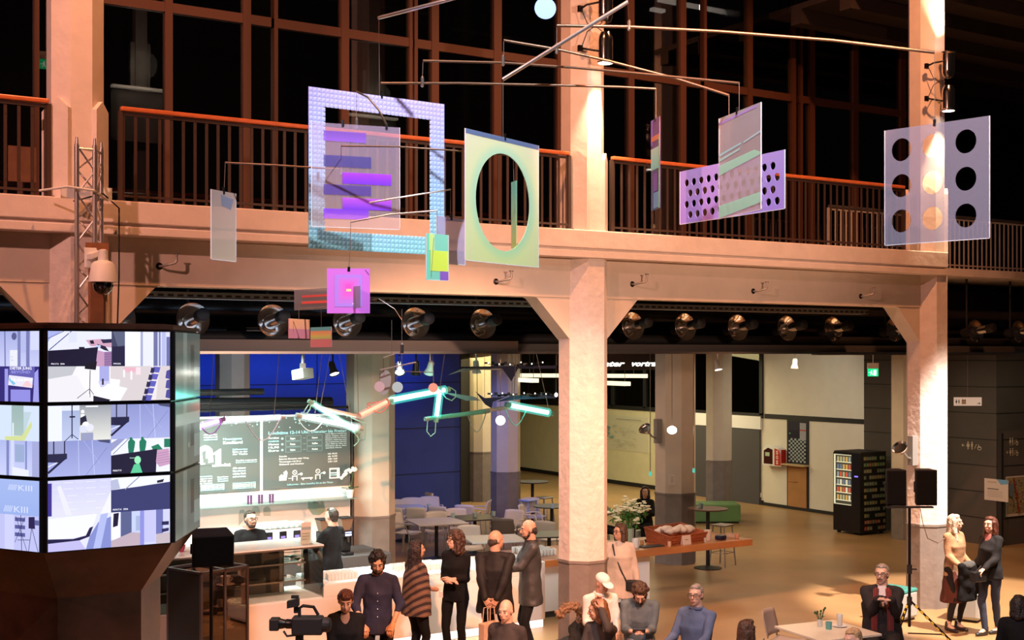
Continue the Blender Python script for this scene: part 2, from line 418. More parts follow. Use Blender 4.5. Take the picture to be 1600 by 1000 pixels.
# recessed gallery to the right of the last column
b = MB(); b.box(XR-0.4, 15.9, 5.46, 34, 22.2, 5.6); struct(b.build('slab', 'plaster'))
b = MB(); b.box(XR+0.2, 16.4, 3.98, 34, 16.55, 4.1); struct(b.build('beam', 'dark_grey'))
b = MB(); b.box(XR-0.4, 22.2, 5.6, 34, 22.4, 11.4); b.box(XR-0.4, 16.5, 11.3, 34, 22.4, 11.4); struct(b.build('wall_back', 'black'))
b = MB()
for k in range(7): b.box(XR-0.4, 13.9+k*1.15, 9.75, 34, 14.15+k*1.15, 10.0)
b.box(XR-0.4, 13.7, 10.0, 34, 22.4, 10.1); struct(b.build('ceiling', mat('brown_ceiling', (0.045, 0.03, 0.022), 0.7)))
# dark service zone above the cafe
b = MB(); b.box(-6, 17.6, 4.1, 34, 17.7, 5.3); struct(b.build('service_wall', 'black'))
b = MB(); b.box(-6, 16.35, 4.05, 34, 46, 4.1); struct(b.build('cafe_ceiling', mat('dim_ceiling', (0.16, 0.14, 0.12), 0.8)))
M['bulk'] = mat('bulkhead_paint', (0.30, 0.24, 0.20), 0.6)
b = MB(); b.box(-6, 16.1, 4.0, 34, 16.3, 4.035); struct(b.build('trim_1', 'steel'))
b = MB(); b.box(-6, 16.15, 4.035, 10.2, 16.35, 4.19); struct(b.build('trim_2', 'bulk'))
b = MB(); b.box(10.2, 16.15, 4.035, 34, 16.35, 4.15); struct(b.build('trim_3', 'dark_grey'))

# curtain wall behind the gallery
WY = 17.0
def fx(px): return PY(px, 300, WY).x
b = MB(); zt = 8.63
wins = [(-6.0, fx(76), [(52, 60)]), (fx(152), fx(422), [(256, 268), (378, 390)]), (fx(426), fx(643), [(426, 432), (531, 543), (637, 642)]),
        (fx(645), fx(905), [(645, 650), (672, 683), (769, 781), (868, 878)]), (fx(915), fx(1092), [(979, 988), (1060, 1069)]),
        (fx(1097), fx(1240), [(1097, 1101), (1165, 1173), (1234, 1240)]), (fx(1246), fx(1414), [(1247, 1251), (1262, 1270), (1330, 1338), (1404, 1412)])]
for i, (x0, x1, ms) in enumerate(wins):
    root = MB()
    for a, c in ms:
        xa, xc = fx(a), fx(c); root.box(xa, WY-0.06, 5.6, xc, WY+0.06, 11.2)
    root.box(x0, WY-0.05, zt-0.06, x1, WY+0.05, zt+0.07)
    root.box(x0, WY-0.05, 5.56, x1, WY+0.05, 5.72)
    if i == 2: root.box(fx(504), WY-0.055, 5.6, fx(530), WY+0.05, 7.2)
    fr = struct(root.build('window_%d' % (i+1), 'brown_frame'))
    g = MB(); g.box(x0, WY-0.006, 5.7, x1, WY+0.006, 11.2); g.build('pane', 'window_glass', fr, world=True)
# dark room behind the glass
M['dark_room'] = mat('dark_room', (0.035, 0.026, 0.022), 0.7)
b = MB(); b.box(-6, 22.0, 5.55, XR, 22.1, 11.4); struct(b.build('wall_back', 'dark_room'))
b = MB(); b.box(-6, 17.1, 11.1, XR, 22.1, 11.2); struct(b.build('ceiling', 'dark_room'))
for (a, ya, c, yc, Y) in ((1030, 2, 1312, 50, 19.0), (950, -16, 1005, -4, 21.0), (1018, 13, 1037, 19, 20.0)):
    p0 = PY(a, ya, Y); p1 = PY(c, yc, Y); z = (p0.z+p1.z)/2
    b = MB(); b.box(p0.x, Y-0.06, z-0.03, p1.x, Y+0.06, z+0.03)
    o = tag(b.build('fluorescent_lamp', mat('tube_glow', (1, 1, 1), 0.5, emit=(1, 0.95, 0.85), es=1.6)), 'long fluorescent ceiling strip glowing behind the dark gallery windows' if a == 1030 else
            ('short fluorescent strip behind glass above the big sloping rod' if a == 950 else 'small glowing lamp panel below the short strip behind gallery glass'), 'ceiling light')
for k in range(3):
    b = MB(); b.box(fx(150)+k*3.5, 20.0, 10.2-k*0.2, fx(150)+3.1+k*3.5, 20.06, 10.24-k*0.2)
    struct(b.build('beam', 'mid_grey'))

for (a, c_, y0, lab) in ((212, 230, 140, 'left'), (574, 594, 184, 'middle')):  # posts, strips and boards added in place of reflections in the glass
    xa, xc = PY(a, 100, 18.8).x, PY(c_, 100, 18.8).x
    b = MB(); b.box(xa, 18.8, 5.55, xc, 19.0, 11.1); b.box(xa-0.06, 18.85, PY(a, y0, 18.8).z-0.25, xc+0.06, 18.95, PY(a, y0-75, 18.8).z); struct(b.build('column', 'mid_grey'))
    p0 = PY(a-38, y0, 18.5); p1 = PY(c_+26, y0, 18.5); zz = (p0.z+p1.z)/2
    b = MB(); b.box(p0.x, 18.45, zz, p1.x, 18.55, zz+0.035); tag(b.build('reflected_strip', mat('strip_soft', (1, 1, 1), 0.5, emit=(1, 0.9, 0.7), es=0.7)), 'faint glowing strip standing in for a reflection in the %s gallery window' % lab, 'ceiling light')
    b = MB(); b.box(p0.x, 18.52, zz-0.75, p1.x, 18.56, zz-0.02); tag(b.build('reflected_board', 'mid_grey'), 'grey board standing in for a soft reflection in the %s gallery window' % lab, 'screen')
    lamp('POINT', 'post_fill', ((p0.x+p1.x)/2, 18.2, zz+0.3), 14, (1, 0.9, 0.7), size=0.2)  # unseen lamp added to light the stand-in post

# ---------------------------------------------------------------- cafe and foyer shell
XW = 23.6
b = MB(); b.box(XW, 20.8, 0, XW+0.2, 46, 2.38); b.box(XW, 20.8, 2.38, XW+0.2, 25.2, 4.05); struct(b.build('wall_right', 'offwhite'))
b = MB(); b.box(-6, 45.5, 0, XW, 45.7, 4.05); struct(b.build('wall_back', 'yellow_wall'))
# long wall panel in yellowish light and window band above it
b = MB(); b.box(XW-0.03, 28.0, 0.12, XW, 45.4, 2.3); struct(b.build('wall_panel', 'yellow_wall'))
b = MB(); b.box(XW-0.05, 25.2, 0.0, XW, 45.4, 0.12); b.box(XW-0.04, 21.2, 0.0, XW, 25.2, 0.08); struct(b.build('baseboard_right', 'black'))
b = MB()
for y in (25.2, 27.0, 28.6, 30.2, 31.8, 33.4, 35, 36.6, 38.2, 40, 42, 44): b.box(XW-0.05, y, 2.38, XW+0.05, y+0.12, 4.05)
b.box(XW-0.05, 25.2, 2.3, XW+0.06, 45.4, 2.42)
wf = struct(b.build('window_8', 'black'))
g = MB(); g.box(XW-0.01, 25.25, 2.42, XW+0.01, 45.3, 4.0); g.build('pane', glass_mat('foyer_glass', (0.4, 0.45, 0.38), 0.04), wf, world=True)
b = MB(); b.box(XW+1.2, 25, 2.2, XW+1.3, 45.5, 4.1); struct(b.build('wall_beyond', mat('dim_green_wall', (0.10, 0.115, 0.075), 0.8)))
# light curtains glimpsed through the window band
b = MB()
for y in (26.4, 30.6, 33.2, 35.6):
    for k in range(9): b.cyl((XW+0.4, y+k*0.09, 2.35), (XW+0.4, y+k*0.09, 4.05), 0.05, n=6)
o = b.build('curtain', mat('grey_green_curtain', (0.34, 0.38, 0.30), 0.8)); tag(o, 'pale grey-green curtains behind the dark foyer window band', 'curtain'); o['kind'] = 'stuff'
# dark glass double door in the side wall below a white lintel
b = MB(); b.box(XW-0.06, 25.3, 0, XW, 27.9, 1.98); d2 = struct(b.build('door_2', 'dark_grey'))
b = MB(); b.box(XW-0.075, 26.55, 0.02, XW-0.06, 26.6, 1.95); b.build('meeting_stile', 'black', d2, world=True)
b = MB(); b.tube([(XW-0.07, 26.75, 0.9), (XW-0.13, 26.75, 0.95), (XW-0.13, 26.75, 1.35), (XW-0.07, 26.75, 1.4)], 0.014); b.build('handle', 'steel', d2, world=True)
b = MB(); b.box(XW-0.07, 25.25, 2.0, XW, 28.0, 2.34); struct(b.build('trim_4', 'white'))
# black trim line along the white wall
b = MB(); b.box(XW-0.02, 21.0, 2.3, XW, 25.15, 2.42); struct(b.build('trim_5', 'black'))
# hatch door: glass above a brown lower leaf, wooden ledge between
ya = PX(1262, 730, XW).y; yb = PX(1233, 730, XW).y
b = MB(); b.box(XW-0.03, ya-0.05, 0.05, XW+0.01, yb+0.05, 2.3); dr = struct(b.build('door_1', 'black'))
b = MB(); b.box(XW-0.05, ya, 0.08, XW-0.03, yb, 1.13); b.box(XW-0.07, ya+0.3, 0.72, XW-0.05, yb-0.02, 0.74); b.build('lower_leaf', mat('brown_door_wood', (0.42, 0.20, 0.07), 0.5, var=0.08), dr, world=True)
b = MB(); b.box(XW-0.22, ya-0.06, 1.14, XW-0.02, yb+0.12, 1.18); b.build('ledge', mat('ledge_wood', (0.5, 0.36, 0.2), 0.5), dr, world=True)
pt = Paint((XW-0.036, yb, 2.27), (0, -(yb-ya), 0), (0, 0, -1.07), (-1, 0, 0), 30, 68)
pt.rect(0, 0, 30, 68, (0.03, 0.03, 0.05)).rect(19, 2, 29, 30, (0.35, 0.36, 0.40)).rect(19, 13, 29, 15, (0.5, 0.08, 0.05)).rect(2, 14, 17, 26, (0.02, 0.02, 0.04)).disc(3, 20, 1, (0.1, 0.7, 0.2))
for r in range(12):
    for c in range(9):
        if (r+c) % 2: pt.rect(1+c*3.1, 28+r*3.2, 1+c*3.1+3.1, 28+r*3.2+3.2, (0.35, 0.42, 0.42))
pt.build('hatch_glass', attr_mat('hatch_paint', rough=0.2), dr, world=True)
# dark clad block with the toilets
M['clad'] = mat('dark_cladding', (0.085, 0.078, 0.075), 0.6, var=0.05)
bl = MB(); bl.box(22.6, 17.2, 0, 34, 20.8, 4.05); blk = struct(bl.build('wall_clad', 'clad'))
b = MB()
for z in (0.55, 1.1, 1.65, 2.2, 2.75, 3.3, 3.85):
    b.box(22.594, 17.194, z, 22.6, 20.8, z+0.018); b.box(22.6, 17.194, z, 34, 17.2, z+0.018)
b.build('panel_joint', 'black', blk, world=True)
# blue curtain wall at the back of the cafe
M['navy'] = mat('navy_wall', (0.05, 0.08, 0.24), 0.75, var=0.08, vscale=1.5)
xn = PY(720, 600, 27.4).x
b = MB(); b.box(-2, 27.4, 0, xn, 27.5, 4.05); nv = struct(b.build('wall_blue', 'navy'))
b = MB()
for k in range(9): b.box(xn-0.02-k*1.9, 27.392, 0, xn-k*1.9, 27.4, 4.05)
for z in (1.1, 2.2, 3.3): b.box(-2, 27.392, z, xn, 27.4, z+0.015)
b.build('panel_joint', 'black', nv, world=True)
b = MB(); b.box(PY(734, 600, 30).x-0.35, 30, 0, PY(734, 600, 30).x, 30.1, 4.05); struct(b.build('wall_dark', 'black'))
# inner columns
for (X, Y, w_) in ((9.24, 19.2, 0.74), (15.7, 19.2, 0.74), (22.05, 19.0, 0.74), (8.8, 24.6, 0.62), (15.2, 24.6, 0.62), (21.35, 24.4, 0.62), (17.75, 30.0, 0.6)):
    column(X, Y, 0, 4.05, w_, 'plaster_in', base_z=1.35)
# bar back wall: white glossy splashback with menu board
BX1 = PY(549, 700, 18.8).x
b = MB(); b.box(1.5, 18.8, 0, BX1, 18.95, 3.05); struct(b.build('bar_wall', 'white_gloss'))
b = MB(); b.box(BX1-0.02, 18.8, 0, BX1+0.02, 19.4, 3.05); struct(b.build('bar_wall_end', 'dark_grey'))
b = MB(); b.tube([(2, 18.9, 3.3), (8.4, 18.9, 3.22)], 0.09); b.tube([(2, 18.75, 3.42), (7.2, 18.75, 3.42)], 0.05); b.tube([(3, 18.6, 3.15), (8.6, 18.7, 3.15)], 0.02)
tag(b.build('cable_duct', 'black_gloss', smooth=60), 'black cable duct lying along the top of the white bar wall', 'duct')
# ================================================================ GALLERY RAILINGS
def railing(x0, x1, y, z, label, leftpost=True, step=0.128, h=0.97, name='balcony_railing', barmat='brown_bar', railmat='rail_wood'):
    t = thing(name, label, 'railing', (x0, y, z))
    b = MB(); b.box(0, -0.035, h-0.02, x1-x0, 0.035, h+0.03); b.build('handrail', railmat, t, bevel=0.012)
    b = MB(); b.box(0, -0.012, h-0.06, x1-x0, 0.012, h-0.03); b.box(0, -0.012, 0.05, x1-x0, 0.012, 0.075); b.build('rail_bar', barmat, t)
    n = int((x1-x0-0.03)/step); proto = None
    for k in range(min(n+1, 98)):
        x = 0.03+k*(x1-x0-0.06)/n
        if proto is None:
            b = MB(); b.box(-0.016, -0.006, 0.0, 0.016, 0.006, h-0.03); b.cyl((0, -0.012, 0.16), (0, -0.004, 0.16), 0.007, n=6); b.cyl((0, -0.012, h-0.15), (0, -0.004, h-0.15), 0.007, n=6)
            proto = b.build('baluster', barmat, t); proto.location = (x, 0, 0)
        else:
            c = proto.copy(); C.objects.link(c); c.location = (x, 0, 0)
    for x in (0.0, x1-x0):
        b = MB(); b.box(x-0.022, -0.02, 0, x+0.022, 0.03, h-0.02); b.box(x-0.05, -0.04, 0, x+0.05, 0.05, 0.012); b.build('post', barmat, t)
    return t
RY = 13.58; RZ = 5.6
railing(-2.2, PY(76, 300, RY).x, RY, RZ, 'orange-topped balcony railing beside the spiked truss, left of the pillar')
railing(PY(188, 300, RY).x, PY(889, 300, RY).x, RY, RZ, 'orange-topped balcony railing behind the hanging square frames')
railing(PY(956, 300, RY).x, PY(1412, 300, RY).x, RY, RZ, 'orange-topped balcony railing behind the perforated violet sheet')
M['grey_bar'] = mat('grey_baluster', (0.5, 0.46, 0.42), 0.5)
railing(XR+0.12, 24.5, 16.05, 5.61, 'grey balcony railing of the recessed gallery at the far right', name='balcony_railing', barmat='grey_bar', railmat='dark_grey', step=0.13)

# ================================================================ LAMPS
def reflector_lamp(loc, label=None):
    t = thing('reflector_lamp', label, 'lamp', loc, 0, 'reflector lamps above the cafe')
    ax = Vector((0.0, -1, 0.14)).normalized()
    b = MB(); b.lathe([(0.085, -0.10), (0.12, -0.085), (0.17, -0.04), (0.20, 0.0), (0.218, 0.012), (0.218, 0.02), (0.197, 0.008), (0.165, -0.03), (0.115, -0.072), (0.08, -0.085)], ax=ax, n=28); b.build('reflector', 'chrome', t, smooth=50)
    b = MB(); b.lathe([(0.10, -0.07), (0.093, -0.02), (0.078, 0.03), (0.078, 0.30), (0.066, 0.30)], ax=ax, n=20); b.build('inner_tube', 'chrome', t, smooth=40)
    b = MB(); b.lathe([(0.074, 0.27), (0.084, 0.28), (0.084, 0.42), (0.07, 0.43)], ax=ax, n=20); b.build('end_cap', 'black', t, smooth=40)
    b = MB(); b.lathe([(0.07, -0.30), (0.09, -0.28), (0.09, -0.09), (0.05, -0.085)], ax=ax, n=16); b.tube([-ax*0.2, (0, 0.2, 0.2), (0, 0.2, 1.0)], 0.02); b.build('housing', 'black', t, smooth=40)
    return t
LX = [184, 301, 426, 542, 649, 754, 988, 1070, 1152, 1229, 1301, 1397, 1524, 1592]
WHERE = ['beside the wooden mast', 'above the screens, right of the dome camera', 'left of the small orange panel', 'behind the magenta square', 'second left of the middle pillar', 'just left of the middle pillar',
         'just right of the middle pillar', 'second right of the middle pillar', 'third right of the middle pillar', 'fourth right of the middle pillar', 'fifth right of the middle pillar',
         'tucked behind the right haunch', 'just right of the end pillar', 'at the far right edge']
r0 = None
for k, px in enumerate(LX):
    p = PY(px, 500, 16.0); p.z = 4.435
    lab = 'polished steel reflector lamp '+WHERE[k]
    r0 = reflector_lamp(p, lab) if r0 is None else (r0, dup(r0, p, label=lab))[0]
# polished cylinder lamps on the two columns
def column_lamp(loc, up, label):
    t = thing('column_lamp', label, 'lamp', loc, 0, 'cylinder lamps on the pillars')
    s = 1 if up else -1
    b = MB(); b.lathe([(0.02, -0.21), (0.07, -0.19), (0.095, -0.13), (0.1, -0.08), (0.1, 0.17), (0.118, 0.19), (0.118, 0.205), (0.096, 0.205), (0.094, -0.05)], ax=(0, 0, s), n=24); b.build('cylinder', 'chrome', t, smooth=40)
    b = MB(); b.lathe([(0.001, 0.165), (0.09, 0.165), (0.09, 0.17), (0.001, 0.17)], ax=(0, 0, s), n=20); b.build('lens', 'bulb', t)
    b = MB(); b.tube([(-0.09, 0, 0.06*s), (-0.22, 0.1, 0.03*s), (-0.24, 0.2, 0.0)], 0.014); b.box(-0.27, 0.2, -0.04, -0.21, 0.24, 0.04); b.tube([(-0.05, 0, -0.2*s), (-0.14, 0.03, -0.26*s), (-0.2, 0.12, -0.2*s), (-0.24, 0.2, 0)], 0.006); b.build('bracket', 'black_metal', t, smooth=60)
    return t
for (px, y0, y1, e, nm) in ((946, 12, 74, 1.0, 'middle'), (1482, 102, 153, 1.3, 'right-hand')):
    a = PY(px, y0, 13.27); c = PY(px, y1, 13.27)
    column_lamp(a, True, 'polished cylinder lamp shining up the %s pillar' % nm); column_lamp(c, False, 'polished cylinder lamp shining down the %s pillar' % nm)
    X = COLX[1] if nm == 'middle' else COLX[2]
    lamp('SPOT', 'column_beam_down', c+Vector((0, 0, -0.22)), 480*e, WARM, (X+0.16, 13.45, c.z-2.2), 0.06, 58, 0.6)
    lamp('SPOT', 'column_beam_up', a+Vector((0, 0, 0.22)), 400*e, WARM, (X+0.16, 13.45, a.z+2.2), 0.06, 58, 0.6)
# wall hooks on the beam
for px, py, wh in ((253, 413, 'left of the white hanging strip'), (779, 437, 'below the oval cut-out panel'), (992, 441, 'right of the middle pillar'), (1181, 452, 'below the sheet with small holes'), (1349, 460, 'left of the end pillar')):
    p = PY(px-4, py+3, 13.63); t = thing('wall_hook', 'black pipe stub on the beam '+wh, 'hook', p)
    b = MB(); b.lathe([(0.035, -0.03), (0.04, 0.0), (0.02, 0.006)], ax=(0, -1, 0), n=14); b.build('base_disc', 'black_metal', t)
    b = MB(); b.tube([(0, 0, 0), (0.02, -0.06, 0), (0.13, -0.12, 0.03), (0.15, -0.12, 0.05), (0.15, -0.12, 0.13)], 0.013); b.cyl((0.12, -0.12, 0.13), (0.18, -0.12, 0.13), 0.008, n=8); b.build('pipe', 'grey_metal', t, smooth=60)
# service zone: ducts, cable trays
b = MB(); b.cyl((-4, 17.0, 4.62), (33, 17.0, 4.62), 0.26, n=20); tag(b.build('ventilation_duct', 'black_gloss', smooth=60), 'long black round ventilation duct behind the reflector lamps', 'duct')
for (a, yv, zv, r, lab) in ((15.3, 15.2, 4.22, 0.09, 'thin black pipe just under the reflector lamps'),):
    b = MB(); b.cyl((-4, 16.5, zv), (33, 16.5, zv), r, n=12); tag(b.build('service_pipe', 'black', smooth=60), lab, 'pipe')
t = thing('cable_tray', 'perforated grey steel cable tray under the deep beam', 'cable tray', (5, 14.9, 4.66))
b = MB(); b.box(-10, 0, 0, 11.3, 0.25, 0.01); b.box(-10, 0, 0, 11.3, 0.006, 0.075); b.build('tray', 'grey_metal', t)
b = MB()
for k in range(180): b.box(-9.9+k*0.118, -0.004, 0.02, -9.83+k*0.118, 0.0, 0.045)
b.build('slots', 'black', t)
for k in range(9): b2 = None
b = MB()
for k, (x0, x1, z) in enumerate(((2.2, 4.6, 4.32), (4.9, 6.1, 4.36), (6.4, 7.9, 4.34), (-1, 1.6, 4.34))):
    b.box(x0, 17.3, 4.18, x1, 17.55, 4.95)
o = tag(b.build('ventilation_boxes', mat('dull_metal', (0.22, 0.21, 0.2), 0.45, 0.7, var=0.3, vscale=2)), 'dull sheet-metal air duct behind the reflector lamps, left bay', 'duct')
lamp('AREA', 'service_glow', (6.0, 14.9, 4.5), 7, (0.5, 0.7, 1.0), (6.0, 17.4, 4.5), 6, size_y=0.2)

# ---------------------------------------------------------------- track lights below the cafe ceiling
def track_spot(p, aim, label, lit=True, big=False, white=False):
    t = thing('track_spotlight', label, 'spotlight', p)
    m_ = 'white' if white else 'black_metal'; a = (Vector(aim)).normalized()
    b = MB(); b.box(-0.06, -0.02, 0.2, 0.06, 0.02, 0.24); b.cyl((0, 0, 0.22), (0, 0, 0.05), 0.012, n=8); b.build('arm', m_, t)
    b = MB(); b.lathe([(0.03, -0.1), (0.045, -0.08), (0.05, 0.02), (0.075, 0.09), (0.075, 0.1), (0.05, 0.07)], ax=a, n=16); b.build('head', m_, t, smooth=40)
    b = MB(); b.lathe([(0.001, 0.08), (0.062, 0.08), (0.062, 0.085), (0.001, 0.085)], ax=a, n=14); b.build('lens', 'bulb' if lit else 'dark_grey', t)
    return t
for px, py, Y, aim, lab, lit, wh in ((520, 578, 16.5, (0.1, -0.5, -1), 'black track spotlight glowing over the neon tubes', True, False), (624, 578, 16.5, (-0.3, -0.8, -1), 'black track spotlight beside the small disc mobile', True, False),
        (650, 573, 16.5, (0.1, 0.3, -1), 'unlit black track spotlight between two lit ones', False, False), (672, 571, 16.5, (0, 0.5, -1), 'unlit grey track spotlight above the peach disc', False, True),
        (1121, 571, 18.0, (0, -0.3, -1), 'white spotlight glowing in front of the slim inner pillar', True, True), (1242, 567, 19.5, (0, 0.1, -1), 'unlit white spotlight before the off-white wall', False, True),
        (744, 560, 17.0, (0, -0.1, -1), 'teal-lit small track spotlight left of the blue pillar', False, True)):
    p = PY(px, py, Y); track_spot((p.x, Y, 3.80), aim, lab, lit, white=wh)
t = thing('projector_box', 'boxy grey floodlight under the cafe ceiling, left of the spotlights', 'floodlight', PY(473, 580, 16.6))
b = MB(); b.rbox(0, 0, -0.04, 0.2, 0.24, 0.14, 0.3, -0.15); b.build('housing', mat('box_grey', (0.3, 0.3, 0.27), 0.5), t, bevel=0.01)
b = MB(); b.cyl((0, 0, 0.02), (0, 0, 0.24), 0.025, n=10); b.rbox(0, 0, 0.06, 0.07, 0.05, 0.1); b.build('mount', 'grey_metal', t)
t = thing('globe_lamp', 'white glowing globe pendant in front of the blue inner pillar', 'lamp', PY(782, 657, 20.0))
b = MB(); b.ell((0, 0, 0), (0.085, 0.085, 0.085)); b.build('globe', 'bulb', t, smooth=180)
b = MB(); b.cyl((0, 0, 0.08), (0, 0, CZ+0.06-t.location.z), 0.006, n=6); b.build('cord', 'cord', t)
t = thing('globe_lamp', 'white glowing oval pendant before the thick inner pillar with notice', 'lamp', PY(1050, 672, 17.9))
b = MB(); b.ell((0, 0, 0), (0.088, 0.088, 0.07)); b.build('globe', 'bulb', t, smooth=180)
b = MB(); b.cyl((0, 0, 0.06), (0, 0, CZ+0.06-t.location.z), 0.006, n=6); b.build('cord', 'cord', t)
lamp('POINT', 'pendant_glow', PY(1050, 672, 17.7), 6, WARM, size=0.09)
# reflector clamp lamps on pillars
def clamp_lamp(p, dx, label, mount):
    t = thing('clamp_lamp', label, 'lamp', p)
    b = MB(); b.lathe([(0.02, 0.14), (0.05, 0.12), (0.12, 0.02), (0.125, 0.0), (0.1, 0.03)], ax=(0.55, 0.1, -0.5), n=18); b.build('shade', 'chrome', t, smooth=50)
    b = MB(); b.tube([(0.1, 0.02, -0.08), (0.22, 0.04, -0.17), (0.32, 0.05, -0.2)], 0.018); b.build('arm', 'grey_metal', t)
    b = MB(); b.box(0.30, 0, -0.3, 0.42, 0.1, 0.16); b.build('junction_box', 'mid_grey', t)
clamp_lamp((COLX[2]-0.3-0.42, 13.68, PY(1392, 703, 13.35).z), 1, 'small steel reflector lamp clamped left of the end pillar', 0)
clamp_lamp((15.7-0.37-0.42, 19.15, PY(1010, 671, 18.8).z), 1, 'small copper-toned reflector lamp left of the notice pillar', 0)
# ================================================================ SCREEN TOWER
TX, TY = 2.775, 10.7+0.893; SR = 1.035        # hexagon centre, corner radius (= side)
M['copper'] = mat('dark_copper', (0.055, 0.024, 0.014), 0.38, 0.55, var=0.5, vscale=2.2, bump=0.1)
M['screen'] = attr_mat('screen_picture', emit=1.15, rough=0.25)
tw = thing('video_tower', 'hexagonal tower of stacked surveillance screens on a dark copper pedestal', 'video wall', (TX, TY, 0))
def hexa(r): return [(r*cos(radians(-120+60*k)), r*sin(radians(-120+60*k))) for k in range(6)]
Z0, Z1 = 2.40, 4.205
b = MB(); b.prism(hexa(SR-0.01), (0, 0, Z0), (1, 0, 0), (0, 1, 0), (0, 0, Z1-Z0)); b.build('core', 'black_gloss', tw)
b = MB(); b.prism(hexa(SR+0.02), (0, 0, Z1), (1, 0, 0), (0, 1, 0), (0, 0, 0.03)); b.prism(hexa(SR-0.1), (0, 0, Z1+0.03), (1, 0, 0), (0, 1, 0), (0, 0, 0.02)); b.build('top_cap', 'copper', tw)
b = MB(); h0 = hexa(0.69); h1 = hexa(SR)
b.add([(x, y, 1.97) for x, y in h0]+[(x, y, Z0) for x, y in h1], [(5, 4, 3, 2, 1, 0), (6, 7, 8, 9, 10, 11)]+[(i, (i+1) % 6, 6+(i+1) % 6, 6+i) for i in range(6)])
b.build('taper', 'copper', tw)
b = MB(); b.prism(hexa(0.69), (0, 0, 0), (1, 0, 0), (0, 1, 0), (0, 0, 1.97)); b.build('pedestal', 'copper', tw)
DK = (0.012, 0.014, 0.05)
def face_frame(k):
    """screen face k: 0 front, 1 right, -1 left"""
    a = radians(-90+60*k); n = Vector((cos(a), sin(a), 0)); r = Vector((-sin(a), cos(a), 0)); c = n*(SR*cos(pi/6)); return c, r, n
SH = (Z1-Z0)/3
def seg(p, x, y, h, s, col=(0.9, 0.9, 1)): p.text(s, x, y, h, col, bold=0.02)
